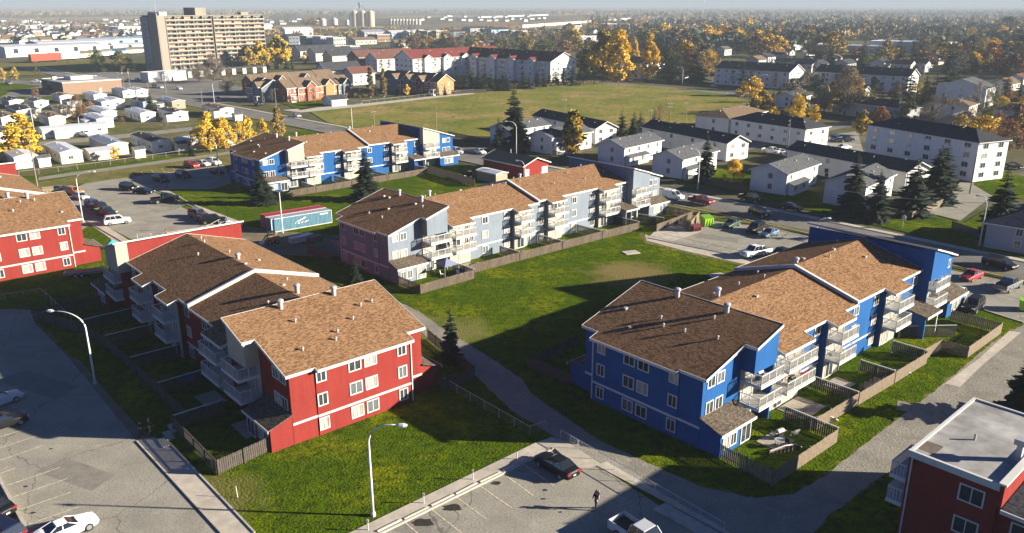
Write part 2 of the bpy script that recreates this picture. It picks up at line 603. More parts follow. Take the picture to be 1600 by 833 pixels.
    if vest:
        v0, v1 = vest
        ann, anroof, anfas = part('entry_porch', body), part('porch_roof', SHINGLE_DUST, True), part('porch_fascia', WHITE)
        ann.box(v0, v0 + 0.2, -3.2, 0.0, 0, 3.0)
        ann.box(v0 + 0.2, v1, -0.25, 0.0, 0, 3.0)
        part('porch_post', WHITE).bar((v1 - .1, -3.1, 0), (v1 - .1, -3.1, 2.7), 0.18)
        lo = [(v0 - 0.2, -3.5, 2.85), (v1 + 0.15, -3.5, 2.85), (v1 + 0.15, 0, 3.5), (v0 - 0.2, 0, 3.5)]
        anroof.hexa(lo, [(x, y, z + 0.14) for x, y, z in lo])
        anfas.box(v0 - 0.25, v1 + 0.2, -3.58, -3.51, 2.7, 3.02)
        d = nb(); d.box(v0 + 0.9, v0 + 1.9, -0.32, -0.25, 0.05, 2.15); d.build('door', DARK, th)
    fas.build('fascia', WHITE, th)
    for nm, mt, m, uv in later:
        m.build(nm, mt, th, uvslope=uv)
    # bands and downpipes
    band = nb()
    band.box(-0.04, 0.0, 2.65, 13.68, 2.0, 2.24)
    band.box(0.04, 0.08, 0.03, 2.65, 2.0, 2.24)
    band.box(1.06, 1.1, 13.72, D - 0.02, 2.0, 2.24)
    spans, a = [], T + 0.1
    for p, q in bays:
        if p - a > 0.4:
            spans.append((a, p))
        a = q
    if hi_a - a > 0.4:
        spans.append((a, hi_a - 0.1))
    for p, q in spans:
        bs_ = nb(); bs_.box(p + 0.02, q - 0.02, -0.04, 0.02, 2.0, 2.22); bs_.build('trim_band', WHITE, th)
    band.build('trim_band', WHITE, th)
    pipe = nb()
    pipe.bar((-0.05, 13.62, 0.1), (-0.05, 13.62, Z_EAVE - 0.2), 0.11)
    pipe.build('downpipe', WHITE, th)
    if step:
        tri.build('rake_board', WHITE, th)
    # end-wall windows
    ROWS = ((0.5, 1.35), (3.1, 1.35), (5.62, 1.22))
    ER = -math.pi / 2          # facing -a
    for z, h in ROWS:
        for bc, w in ((3.25, 1.1), (6.95, 1.45), (8.75, 1.45), (12.5, 1.1)):
            window(th, X(-0.0, bc, z), ER, w, h)
    # front windows of the end blocks
    for z, h in ROWS[1:]:
        window(th, X(1.35, 0, z + (0.35 if z > 5 else 0.1)), FRONT, 1.25, h)
        window(th, X(2.85, 0, z + (0.35 if z > 5 else 0.1)), FRONT, 1.25, h)
        if not skip_far:
            window(th, X(L - 1.5, 0, z), FRONT, 1.1, h)
            window(th, X(L - 2.9, 0, z), FRONT, 1.1, h)
    # run windows
    for p, q in spans:
        if q - p < 1.6:
            continue
        at = [p + 0.75, p + 0.38 * (q - p), q - 1.15] if q - p > 7 else [p + 0.75, q - 1.1]
        if q - p < 3.2:
            at = [(p + q) / 2]
        for i, a in enumerate(at):
            for z, h in ROWS:
                if z < 1 and rs.random() < 0.25:
                    continue
                window(th, X(a, 0, z), FRONT, 0.95 if i == 0 and len(at) > 1 else 1.3, h)
    # patio doors and balconies
    rail, scr = {}, {}

    def balcony(a0, a1, b0, b1, z):
        fl_ = nb(); fl_.box(a0, a1, b1, b0, z - 0.12, z)
        fl_.box(a0 - 0.02, a1 + 0.02, b1 - 0.04, b1 + 0.0, z - 0.30, z + 0.03)
        fl_.box(a0 - 0.03, a0 + 0.0, b1, b0, z - 0.30, z + 0.03)
        fl_.box(a1, a1 + 0.03, b1, b0, z - 0.30, z + 0.03)
        o = fl_.build('balcony', WHITE, th)
        r = nb()
        ht = 1.08
        pts = [(a0 + .05, b0 - 0.05), (a0 + .05, b1 + .05), (a1 - .05, b1 + .05), (a1 - .05, b0 - 0.05)]
        for i in range(3):
            p, q = pts[i], pts[i + 1]
            r.bar((*p, z + ht), (*q, z + ht), 0.09, 0.07)
            r.bar((*p, z + 0.13), (*q, z + 0.13), 0.06, 0.05)
            n = max(1, round(dist(p, q) / 1.3))
            for k in range(n + 1):
                t = k / n
                x, y = p[0] + (q[0] - p[0]) * t, p[1] + (q[1] - p[1]) * t
                r.bar((x, y, z), (x, y, z + ht), 0.07)
        r.build('railing', WHITE, o)
        s = nb()
        for i in range(3):
            p, q = pts[i], pts[i + 1]
            n = max(2, int(dist(p, q) / 0.115))
            for k in range(1, n):
                t = k / n
                x, y = p[0] + (q[0] - p[0]) * t, p[1] + (q[1] - p[1]) * t
                s.box(x - 0.012, x + 0.012, y - 0.012, y + 0.012, z + 0.15, z + ht - 0.04)
        s.build('balustrade', RAILGREY, o)
        return o
    allb = [(pb + 0.1, T + 0.15, -0.06, -2.3)] + [(p + 0.1, q - 0.1, -0.62, -2.35) for p, q in bays]
    if not skip_far:
        allb.append((hi_a + 0.1, hi_a + 4.6, -0.06, -2.3))
    for a0, a1, b0, b1 in allb:
        for z in (2.75, 5.15):
            balcony(a0, a1, b0, b1, z)
            window(th, X(a0 + 1.35, b0 + 0.0, z + 0.02), FRONT, 1.75, 1.8, name='patio_door', pick=rs.choice((0, 1, 1)))
            if a1 - a0 > 3.2:
                window(th, X(a1 - 0.75, b0 + 0.0, z + 0.55), FRONT, 0.9, 1.2)
        window(th, X(a0 + 1.35, b0, 0.12), FRONT, 1.75, 1.98, name='patio_door', pick=rs.choice((0, 1, 2)))
    # roof vents, sub-parts of the roof
    for k in range(7):
        a, b = rs.uniform(1.5, T - 1.5), 1.5 + (D - 3) * (k + rs.uniform(0.2, 0.8)) / 7
        roof_vent(o_roof, X(a, b, Z_EAVE + S_ROOF * a), rs.choice(('cap', 'cap', 'box')))
    for b in (4.2, 10.4):
        roof_vent(o_roof, X(T - 0.7, b, Z_EAVE + S_ROOF * (T - 0.7)), 'big')
    n = int((hi_a - T) / 3)
    for k in range(n):
        a = T + 1.5 + k * 3 + rs.uniform(-0.8, 0.8)
        if step and abs(a - step) < .8:
            continue
        b = D / 2 + rs.uniform(-5, 4)
        up = step_up if step and a > step else 0
        roof_vent(o_roof, X(a, b, zmain(b) + up), rs.choice(('cap', 'box', 'cap')))
    for a in (T + 4, (T + hi_a) / 2 + 2):
        roof_vent(o_roof, X(a, D / 2 + 0.6, zr0 - 0.1), 'big')
    return th
# ------------------------------------------------------------------ vehicles
CAR_GLASS = M('car_glass', (0.012, 0.015, 0.018), 0.2, 1, 0.05, spec=0.9)
RIMM = M('alloy_rim', (0.42, 0.42, 0.43), 0.1, 6, 0.3, metal=0.7, spec=0.6)
LAMPW = M('headlight_lens', (0.70, 0.70, 0.68), 0.1, 4, 0.1, spec=0.8)
LAMPR = M('taillight_lens', (0.35, 0.012, 0.012), 0.1, 4, 0.15, spec=0.8)
CHROME = M('bumper_chrome', (0.6, 0.6, 0.62), 0.05, 4, 0.15, metal=0.9)
PAINTS = {
    'white': (0.72, 0.72, 0.72), 'black': (0.010, 0.010, 0.012), 'silver': (0.42, 0.43, 0.45), 'grey': (0.14, 0.145, 0.15), 'red': (0.36, 0.02, 0.022),
    'maroon': (0.16, 0.012, 0.018), 'blue': (0.03, 0.07, 0.20), 'navy': (0.012, 0.016, 0.045), 'green': (0.03, 0.06, 0.04), 'orange': (0.55, 0.20, 0.03), 'beige': (0.42, 0.36, 0.26), 'steel blue': (0.10, 0.16, 0.22)}


def paint(c):
    return M('car_paint_' + c.replace(' ', '_'), PAINTS[c], 0.03, 2, 0.38, spec=0.12 if c in ('black', 'navy') else 0.3, coat=0.08 if c in ('black', 'navy') else 0.25)


def ring(x, hw, zb, zt, crown=0.03):
    """body section: sill, flank, shoulder, crown"""
    zm = zb + (zt - zb) * 0.55
    h = [(hw * 0.90, zb), (hw, zb + 0.12), (hw * 1.0, zm), (hw * 0.965, zt - 0.05), (hw * 0.86, zt), (hw * 0.4, zt + crown)]
    return [(x, y, z) for y, z in h] + [(x, -y, z) for y, z in h[::-1]]


KINDS = {
    # stations (x, halfwidth, zb, zt); cabin: belt front x, belt rear x, roof front x, roof rear x, zbelt, zroof, hw belt, hw roof; wheel x
    'sedan': dict(st=[(2.32, .62, .32, .58), (2.2, .80, .24, .70), (1.9, .87, .20, .78), (1.0, .90, .19, .93), (.7, .90, .19, .96), (-1.5, .90, .19, .99), (-1.75, .89, .22, 1.0), (-2.2, .82, .28, .95), (-2.32, .70, .36, .80)],
                  cab=(1.05, -1.75, .25, -1.0, .93, 1.43, .82, .60), wx=(1.42, -1.38), wr=.32),
    'coupe': dict(st=[(2.25, .58, .32, .52), (2.1, .78, .22, .64), (1.75, .87, .18, .72), (.9, .90, .17, .88), (.5, .90, .17, .92), (-1.4, .90, .17, .95), (-1.8, .88, .22, .95), (-2.15, .80, .28, .90), (-2.25, .70, .36, .78)],
                  cab=(.85, -1.75, .05, -.85, .88, 1.27, .80, .56), wx=(1.35, -1.30), wr=.33),
    'hatch': dict(st=[(2.05, .62, .32, .62), (1.9, .80, .24, .76), (1.5, .87, .20, .86), (.95, .88, .19, .96), (.6, .88, .19, .98), (-1.6, .88, .19, 1.02), (-1.95, .84, .26, 1.0), (-2.05, .74, .34, .85)],
                  cab=(1.1, -2.0, .35, -1.45, .95, 1.50, .81, .62), wx=(1.28, -1.28), wr=.31),
    'suv': dict(st=[(2.38, .70, .38, .78), (2.25, .86, .28, .95), (1.9, .93, .26, 1.02), (1.1, .95, .26, 1.10), (.8, .95, .26, 1.12), (-1.9, .95, .26, 1.15), (-2.3, .92, .30, 1.12), (-2.4, .80, .38, .95)],
                cab=(1.1, -2.32, .45, -1.95, 1.08, 1.74, .88, .70), wx=(1.45, -1.42), wr=.37),
    'minivan': dict(st=[(2.5, .70, .34, .74), (2.35, .88, .25, .90), (1.8, .96, .22, 1.02), (1.3, .98, .22, 1.10), (.9, .98, .22, 1.12), (-2.1, .98, .22, 1.14), (-2.45, .95, .28, 1.12), (-2.52, .85, .36, .95)],
                    cab=(1.6, -2.45, .65, -2.15, 1.06, 1.76, .91, .74), wx=(1.55, -1.45), wr=.34),
    'cargo_van': dict(st=[(2.35, .68, .36, .80), (2.2, .86, .26, .98), (1.6, .92, .24, 1.10), (1.2, .93, .24, 1.18), (.9, .93, .24, 1.2), (-2.2, .93, .24, 1.2), (-2.4, .92, .3, 1.2)],
                      cab=(1.45, .1, .6, .05, 1.14, 1.86, .87, .74), wx=(1.4, -1.35), wr=.33, box=(.12, -2.4, .90, 1.2, 1.92)),
    'pickup': dict(st=[(2.85, .80, .42, .98), (2.72, .93, .36, 1.12), (2.3, .98, .34, 1.16), (1.5, .99, .34, 1.20), (1.2, .99, .34, 1.20), (-.75, .99, .34, 1.20), (-.8, .98, .36, 1.18)],
                   cab=(1.4, -.75, .75, -.55, 1.16, 1.86, .92, .74), wx=(1.85, -1.75), wr=.40, bed=(-.82, -2.85, .98)),
}
_car = {}


def car_meshes(kind, colour):
    key = (kind, colour)
    if key in _car:
        return _car[key]
    k = KINDS[kind]
    pm = paint(colour)
    out = {}
    b = MB()
    b.loft([ring(*s) for s in k['st']][::-1])
    if 'bed' in k:
        x1, x0, hw = k['bed']
        zf, zt = 0.78, 1.22
        b.box(x0, x1, -hw, hw, 0.45, zf)
        b.box(x0, x1, -hw, -hw + .12, zf, zt)
        b.box(x0, x1, hw - .12, hw, zf, zt)
        b.box(x0, x0 + .1, -hw + .12, hw - .12, zf, zt - .02)
        d = MB(); d.box(x0 + .1, x1, -hw + .12, hw - .12, zf, zf + .02)
        out['bed_liner'] = [(d.mesh('bed_liner', BLACKP), (0, 0, 0))]
        d = MB(); d.box(x0 - .1, x0, -hw * .95, hw * .95, .5, .68)
        out['bumper'] = [(d.mesh('bumper', CHROME), (0, 0, 0))]
    if 'box' in k:
        x1, x0, hw, z0, z1 = k['box']
        b.hexa([(x0, -hw, z0), (x1, -hw, z0), (x1, hw, z0), (x0, hw, z0)], [(x0 + .05, -hw * .9, z1), (x1, -hw * .84, z1), (x1, hw * .84, z1), (x0 + .05, hw * .9, z1)])
    out['body'] = [(b.mesh('body', pm, smooth=False), (0, 0, 0))]
    bf, br, rf, rr, zb, zr, hb, hr = k['cab']
    lo = [(br, -hb, zb), (bf, -hb * .93, zb), (bf, hb * .93, zb), (br, hb, zb)]
    hi = [(rr, -hr, zr), (rf, -hr, zr), (rf, hr, zr), (rr, hr, zr)]
    g = MB(); g.hexa(lo, hi)
    out['glasshouse'] = [(g.mesh('glasshouse', CAR_GLASS), (0, 0, 0))]
    r = MB()
    o = .015
    lo2 = [(rr - .06, -hr - .02, zr - .035), (rf + .04, -hr - .02, zr - .035), (rf + .04, hr + .02, zr - .035), (rr - .06, hr + .02, zr - .035)]
    hi2 = [(rr + .08, -hr * .86, zr + .035), (rf - .1, -hr * .86, zr + .035), (rf - .1, hr * .86, zr + .035), (rr + .08, hr * .86, zr + .035)]
    r.hexa(lo2, hi2)
    for i, (p, q) in enumerate(zip(lo, hi)):
        r.bar(p, q, .085, .06)
    n = 2 if kind in ('suv', 'minivan') else 1
    for s in (-1, 1):
        for t in ([.5] if n == 1 else [.38, .68]):
            bx, rx = bf + (br - bf) * t, rf + (rr - rf) * t
            r.bar((bx, s * hb * .985, zb), (rx, s * (hr + .012), zr), .07, .05)
    out['roof_panel'] = [(r.mesh('roof_panel', pm), (0, 0, 0))]
    w, rm = MB(), MB()
    R0 = k['wr']
    cyl = lambda m, r0, y0, y1, n: m.prism([(r0 * math.cos(2 * math.pi * i / n), r0 * math.sin(2 * math.pi * i / n)) for i in range(n)], y0, y1, 'y')
    cyl(w, R0, -.11, .11, 16)
    cyl(rm, R0 * .64, -.125, .125, 10)
    wm, rmm = w.mesh('wheel', RUBBER), rm.mesh('rim', RIMM)
    hw = max(s[1] for s in k['st'])
    out['wheel'] = [(wm, (x, s * (hw - .08), R0), rmm) for x in k['wx'] for s in (-1, 1)]
    a = MB(); a.box(-.05, .05, -.19, .19, -.07, .08)
    hl, tl = a.mesh('headlight', LAMPW), a.mesh('taillight', LAMPR)
    s0, s1 = k['st'][1], k['st'][-2]
    zf = s0[3] - .10
    out['headlight'] = [(hl, (s0[0] + .04, s * (s0[1] - .22), zf)) for s in (-1, 1)]
    xr = k['bed'][1] - .0 if 'bed' in k else k['st'][-1][0]
    out['taillight'] = [(tl, (xr + .02, s * (hw - .27), 1.0 if kind in ('pickup', 'suv', 'minivan', 'cargo_van') else .82)) for s in (-1, 1)]
    pl = MB(); pl.box(-.02, .02, -.16, .16, -.06, .06)
    out['licence_plate'] = [(pl.mesh('licence_plate', WHITE), (xr - (.12 if 'bed' in k else .03), 0, .62))]
    gr = MB(); gr.box(-.03, .04, -.42, .42, -.07, .07)
    out['grille'] = [(gr.mesh('grille', BLACKP), (k['st'][0][0] - .0, 0, k['st'][0][3] - .13))]
    _car[key] = out
    return out


def car(kind, colour, pos, head, label, name=None, cat=None, group='parked cars and trucks', z=0.02, px=True):
    """head: heading in degrees (nose), pos: photo pixel of the middle of its footprint, or metres"""
    if px:
        pos = P(*pos)
    nm = name or {'pickup': 'pickup_truck', 'suv': 'sport_utility_car', 'hatch': 'hatchback_car', 'minivan': 'minivan', 'cargo_van': 'cargo_van', 'coupe': 'coupe_car', 'sedan': 'sedan_car'}[kind]
    c = cat or {'pickup': 'pickup truck', 'minivan': 'van', 'cargo_van': 'van'}.get(kind, 'car')
    t = thing(nm, label, c, (*pos, z), R(head), group)
    for part, items in car_meshes(kind, colour).items():
        for it in items:
            o = place(it[0], part, t, it[1])
            if part in ('body', 'roof_panel') and pos[1] < 260:
                bv = o.modifiers.new('rounded', 'BEVEL')
                bv.width, bv.segments, bv.limit_method, bv.angle_limit = .05, 2, 'ANGLE', R(25)
            if len(it) > 2:
                place(it[2], 'rim', o)
    return t
# ------------------------------------------------------------------ trees
BARK = M('bark', (0.085, 0.065, 0.05), 0.3, 4, 0.95, bump=0.3, stretch=(6, 6, 1))
BARK_PALE = M('pale_bark', (0.30, 0.28, 0.25), 0.3, 4, 0.9, stretch=(4, 4, 1))


def leafmat(name, base, tint, scale=0.8, perobj=0.22):
    return M(name, base, 0.45, scale, 0.75, tint=tint, spec=0.15, perobj=perobj)


NEEDLE = leafmat('spruce_needles', (0.010, 0.016, 0.009), (0.016, 0.025, 0.012), 1.2)
GOLD = leafmat('golden_leaves', (0.64, 0.38, 0.035), (0.72, 0.48, 0.06))
ORANGE = leafmat('orange_leaves', (0.34, 0.15, 0.045), (0.42, 0.21, 0.07))
RUST = leafmat('rusty_leaves', (0.17, 0.085, 0.045), (0.25, 0.13, 0.07))
OLIVE = leafmat('olive_leaves', (0.10, 0.10, 0.03), (0.17, 0.15, 0.045))
GREENL = leafmat('green_leaves', (0.05, 0.075, 0.02), (0.09, 0.11, 0.03))
TWIG = leafmat('bare_twigs', (0.13, 0.105, 0.085), (0.20, 0.165, 0.13))
DULL = leafmat('dull_gold_leaves', (0.34, 0.235, 0.055), (0.42, 0.30, 0.075))


def np_mesh(name, V, F4, mat):
    me = bpy.data.meshes.new(name)
    n, m = len(V), len(F4)
    k = F4.shape[1]
    me.vertices.add(n)
    me.vertices.foreach_set('co', V.astype(np.float32).ravel())
    me.loops.add(m * k)
    me.loops.foreach_set('vertex_index', F4.astype(np.int32).ravel())
    me.polygons.add(m)
    me.polygons.foreach_set('loop_start', np.arange(0, m * k, k, dtype=np.int32))
    me.polygons.foreach_set('loop_total', np.full(m, k, dtype=np.int32))
    me.materials.append(mat)
    me.update(calc_edges=True)
    return me


def leaf_quads(C, size, rng, up=0.3):
    """one small leaf-spray face at each centre, random facing"""
    n = len(C)
    a = rng.normal(size=(n, 3))
    a /= np.linalg.norm(a, axis=1)[:, None]
    b = rng.normal(size=(n, 3))
    b -= (b * a).sum(1)[:, None] * a
    b /= np.linalg.norm(b, axis=1)[:, None]
    s = (size * rng.uniform(0.6, 1.35, n))[:, None]
    V = np.stack([C - a * s, C - b * s * 0.55, C + a * s, C + b * s * 0.6], 1).reshape(-1, 3)
    return V, np.arange(n * 4).reshape(-1, 4)


def spruce_mesh(seed, h=1.0, dense=1.0, levels=30, per=12, ragged=0.25):
    """unit-height spruce crown: drooping, toothed branch sprays in whorls"""
    rng = np.random.default_rng(seed)
    Vs, Fs, o = [], [], 0
    for i in range(levels):
        t = (i + rng.uniform(-.3, .3)) / levels
        z = 0.04 + 0.95 * max(t, 0)
        r = 0.235 * (1 - max(t, 0)) ** 0.8 + 0.006
        r *= rng.uniform(0.85, 1.12)
        n = max(5, int(per * (0.45 + 0.55 * (1 - t))))
        ph = rng.uniform(0, 6.28)
        for k in range(n):
            if rng.random() > dense:
                continue
            a = ph + 6.283 * (k + rng.uniform(-.3, .3)) / n
            L = r * rng.uniform(1 - ragged * 1.4, 1 + ragged)
            droop = rng.uniform(0.18, 0.5) * (1 - 0.9 * t)
            d = np.array([math.cos(a), math.sin(a), 0])
            s = np.array([-math.sin(a), math.cos(a), 0])
            w = L * rng.uniform(0.18, 0.32) + 0.005
            ts = [0.0, 0.3, 0.6, 0.85, 1.0]
            ws = [0.35, 1.0, 0.85, 0.5, 0.05]
            zs = [0, 0.03, -0.2, -0.5, -0.55]
            pts = []
            for tt, ww, zz in zip(ts, ws, zs):
                c = np.array([0, 0, z]) + d * L * tt + np.array([0, 0, zz * droop * L])
                j = rng.uniform(.75, 1.25)
                pts += [c + s * w * ww * j - np.array([0, 0, w * .35 * ww]), c + np.array([0, 0, w * 0.15]), c - s * w * ww * j - np.array([0, 0, w * .35 * ww])]
            Vs.append(np.array(pts))
            for q in range(4):
                b = o + q * 3
                Fs += [(b, b + 3, b + 4, b + 1), (b + 1, b + 4, b + 5, b + 2)]
            o += 15
    V = np.concatenate(Vs)
    return V, np.array(Fs)


def crown_points(rng, n, shape, clumps, gap):
    """centres of leaf sprays, gathered in clumps filling an uneven crown of unit height 0..1"""
    pts = []
    cl = []
    for _ in range(clumps):
        for _try in range(60):
            z = rng.uniform(0.0, 1.0)
            rr = shape(z)
            a = rng.uniform(0, 6.283)
            r = rr * math.sqrt(rng.uniform(0.12, 1.0))
            if rr > 0.01:
                break
        cl.append((r * math.cos(a), r * math.sin(a), z, rng.uniform(0.55, 1.25) * gap))
    cl = np.array(cl)
    idx = rng.integers(0, clumps, n)
    d = rng.normal(size=(n, 3))
    d /= np.linalg.norm(d, axis=1)[:, None]
    rad = rng.uniform(0.25, 1.0, n) ** 0.5
    return cl[idx, :3] + d * (rad * cl[idx, 3])[:, None] * np.array([1, 1, 0.85]), cl


def limbs(cl, trunk_h, rng, n=14, r0=0.02):
    b = MB()
    b.tube([(0, 0, -0.01), (0.005, 0, trunk_h * .5), (0.0, 0.004, trunk_h), (0, 0, trunk_h + .3)], [r0 * 1.25, r0, r0 * .8, r0 * .25], 7)
    for c in cl[rng.permutation(len(cl))[:n]]:
        zs = trunk_h + max(0, (c[2] - trunk_h)) * rng.uniform(0.05, 0.45)
        zs = min(zs, c[2])
        mid = (c[0] * .45, c[1] * .45, zs + (c[2] - zs) * .35)
        b.tube([(0, 0, zs), mid, tuple(c[:3])], [r0 * .5, r0 * .32, r0 * .08], 5, cap=False)
    return b


TREES = {}


def tree_variant(kind, v, lod):
    key = (kind, v, lod)
    if key in TREES:
        return TREES[key]
    rng = np.random.default_rng(hash((kind, v)) % 1000 if False else (sum(map(ord, kind)) * 31 + v * 7 + lod))
    if kind == 'spruce':
        lv, per = {0: (40, 14), 1: (24, 11), 2: (13, 8)}[lod]
        V, F = spruce_mesh(v * 13 + 5, 1, [.9, .82, .7][v % 3], lv, per, [.38, .46, .55][v % 3])
        tr = MB(); tr.tube([(0, 0, -.01), (0, 0, .5), (0, 0, .98)], [.018, .011, .002], 7)
        TREES[key] = (V, F, tr)
        return TREES[key]
    n, ls = {0: (6500, .022), 1: (1900, .040), 2: (420, .078)}[lod]
    if kind == 'round':
        th, gap, ncl = .20, .105, 46
        shape = lambda z: 0.40 * max(0, math.sin(math.pi * min(1, (z - .13) / .87) ** .75)) if z > .14 else 0
    elif kind == 'tall':
        th, gap, ncl = .10, .07, 60
        shape = lambda z: 0.19 * max(0, math.sin(math.pi * min(1, (z - .05) / .97) ** .65)) + .01 if z > .06 else 0
    elif kind == 'column':
        th, gap, ncl = .08, .05, 44
        shape = lambda z: 0.10 * max(0, math.sin(math.pi * min(1, (z - .04) / .98) ** .6)) + .01 if z > .05 else 0
    elif kind == 'bush':
        th, gap, ncl = .10, .17, 26
        shape = lambda z: 0.55 * math.sqrt(max(0, 1 - z * z)) if z > .05 else 0
    else:  # bare
        th, gap, ncl = .22, .11, 60
        shape = lambda z: 0.43 * max(0, math.sin(math.pi * min(1, (z - .16) / .84) ** .8)) if z > .18 else 0
        n = n // 3
    C, cl = crown_points(rng, n, shape, ncl, gap)
    C = C[C[:, 2] > 0.02]
    if kind == 'bare':
        V, F = twigs(cl, C, rng, lod)
        tr = limbs(cl, th, rng, 46 if lod == 0 else 20, .024)
    else:
        V, F = leaf_quads(C, ls, rng)
        tr = limbs(cl, th, rng, 16 if lod < 2 else 5, .022)
    TREES[key] = (V, F, tr)
    return TREES[key]


def twigs(cl, C, rng, lod):
    """fine twigs: long thin blades fanning from the limb ends"""
    i = rng.integers(0, len(cl), len(C))
    d = C - np.array([0, 0, .25])
    d /= np.linalg.norm(d, axis=1)[:, None] + 1e-6
    d = d + rng.normal(size=C.shape) * .45
    d /= np.linalg.norm(d, axis=1)[:, None]
    s = np.cross(d, rng.normal(size=C.shape))
    s /= np.linalg.norm(s, axis=1)[:, None]
    L = rng.uniform(.05, .12, len(C))[:, None]
    w = [.0022, .004, .008][lod]
    V = np.stack([C - d * L - s * w, C - d * L + s * w, C + d * L + s * w * .2, C + d * L - s * w * .2], 1).reshape(-1, 3)
    return V, np.arange(len(C) * 4).reshape(-1, 4)


_tm = {}


def tree_meshes(kind, v, lod, mat, pale=False):
    key = (kind, v, lod, mat.name)
    if key not in _tm:
        V, F, tr = tree_variant(kind, v, lod)
        _tm[key] = (np_mesh('crown', V, F, mat), tr.mesh('trunk', BARK_PALE if pale else BARK))
    return _tm[key]


def tree(kind, mat, pos, h, label, name, v=0, lod=1, wide=1.0, cat='tree', group=None, px=True, extra=None):
    if px:
        pos = P(*pos)
    t = thing(name, label, cat, (*pos, 0), rnd.uniform(0, 6.28), group)
    cr, tr = tree_meshes(kind, v, lod, mat, kind in ('tall', 'column'))
    o = place(cr, 'crown', t)
    o.scale = (h * wide, h * wide, h)
    k = place(tr, 'trunk', t)
    k.scale = (h * wide, h * wide, h)
    if extra:
        m2, v2 = extra
        c2, _ = tree_meshes(kind, v2, 2, m2)
        o2 = place(c2, 'crown', t)
        o2.scale = (h * wide * .98, h * wide * .98, h * .98)
    return t
# ------------------------------------------------------------------ street furniture, fences, yard things
WOOD = M('weathered_fence_wood', (0.115, 0.088, 0.066), 0.4, 2.2, 0.9, stretch=(3, 3, .6), big=.2, bigscale=.5)
WOOD_PALE = M('pale_fence_wood', (0.20, 0.155, 0.11), 0.35, 2.2, 0.9, stretch=(3, 3, .6))
WOOD_DARK = M('grey_fence_wood', (0.075, 0.062, 0.053), 0.35, 2.2, 0.9, stretch=(3, 3, .6))
POLE_WOOD = M('utility_pole_wood', (0.20, 0.16, 0.12), 0.3, 3, 0.9, stretch=(5, 5, .5))
CONC = M('concrete', (0.40, 0.355, 0.295), 0.14, 1.2, 0.9, bump=0.15, big=.1, bigscale=.3)
LAMPGREY = M('lamp_post_paint', (0.60, 0.60, 0.58), 0.08, 3, 0.45)
LAMPGLASS = M('lamp_lens', (0.75, 0.75, 0.72), 0.05, 3, 0.2)


def height_at(base, v_top):
    """height of something standing at photo pixel `base` whose top shows at row v_top"""
    x, y = P(*base)
    lo, hi = 0.0, 150.0
    for _ in range(50):
        z = (lo + hi) / 2
        f = y * _C - (z - CAM_H) * _S
        up = y * _S + (z - CAM_H) * _C
        if 416.5 - F_PX * up / f > v_top:
            lo = z
        else:
            hi = z
    return lo


def heading(tail, nose):
    a, b = P(*tail), P(*nose)
    return math.degrees(math.atan2(b[1] - a[1], b[0] - a[0]))


def fence(label, p, q, h=1.5, mat=None, gap=0.055, cap=False, px=True, group='wooden yard fences', bw=0.15):
    if px:
        p, q = P(*p), P(*q)
    L = dist(p, q)
    t = thing('wooden_fence', label, 'fence', (*p, 0), math.atan2(q[1] - p[1], q[0] - p[0]), group)
    mat = mat or WOOD
    b = MB()
    n = max(2, int(L / (bw + gap)))
    for k in range(n):
        x = L * k / n
        hh = h + rnd.uniform(-.035, .035)
        b.box(x, x + L / n - gap, -.012, .012, .06, hh)
    b.build('board_panel', mat, t)
    r = MB()
    for z in (.35, h - .28):
        r.box(0, L, .013, .055, z, z + .09)
    m = max(1, round(L / 2.4))
    for k in range(m + 1):
        x = L * k / m
        r.box(x - .05, x + .05, .056, .15, 0, h + .05)
    r.build('post_and_rail', mat, t)
    if cap:
        c = MB()
        c.box(-.03, L + .03, -.06, .07, h + .04, h + .11)
        c.box(-.05, .05, -.1, -.013, 0, h + .04)
        c.build('cap_rail', WHITE, t)
    return t


def rail_fence(label, pts, h=0.95, mat=None, sp=2.4, px=True, mesh=False, group=None, name='rail_fence'):
    """posts with a single top rail (chain-link frame where mesh)"""
    w = [P(*p) for p in pts] if px else pts
    t = thing(name, label, 'fence', (*w[0], 0), 0, group)
    w = [(x - w[0][0], y - w[0][1]) for x, y in w]
    mat = mat or METAL
    r, ps = MB(), MB()
    lk = MB()
    for a, b in zip(w, w[1:]):
        r.tube([(*a, h), (*b, h)], .03, 6)
        n = max(1, round(dist(a, b) / sp))
        for k in range(n + 1):
            x, y = a[0] + (b[0] - a[0]) * k / n, a[1] + (b[1] - a[1]) * k / n
            ps.tube([(x, y, 0), (x, y, h)], .035, 6)
        if mesh:
            m = int(dist(a, b) / .35)
            for k in range(m):
                x, y = a[0] + (b[0] - a[0]) * k / m, a[1] + (b[1] - a[1]) * k / m
                x2, y2 = a[0] + (b[0] - a[0]) * min(1, (k + 2.4) / m), a[1] + (b[1] - a[1]) * min(1, (k + 2.4) / m)
                lk.bar((x, y, .08), (x2, y2, h - .05), .005)
                lk.bar((x2, y2, .08), (x, y, h - .05), .005)
    r.build('top_rail', mat, t)
    ps.build('post_row', mat, t)
    if mesh:
        lk.build('chain_mesh', METAL, t)
    return t


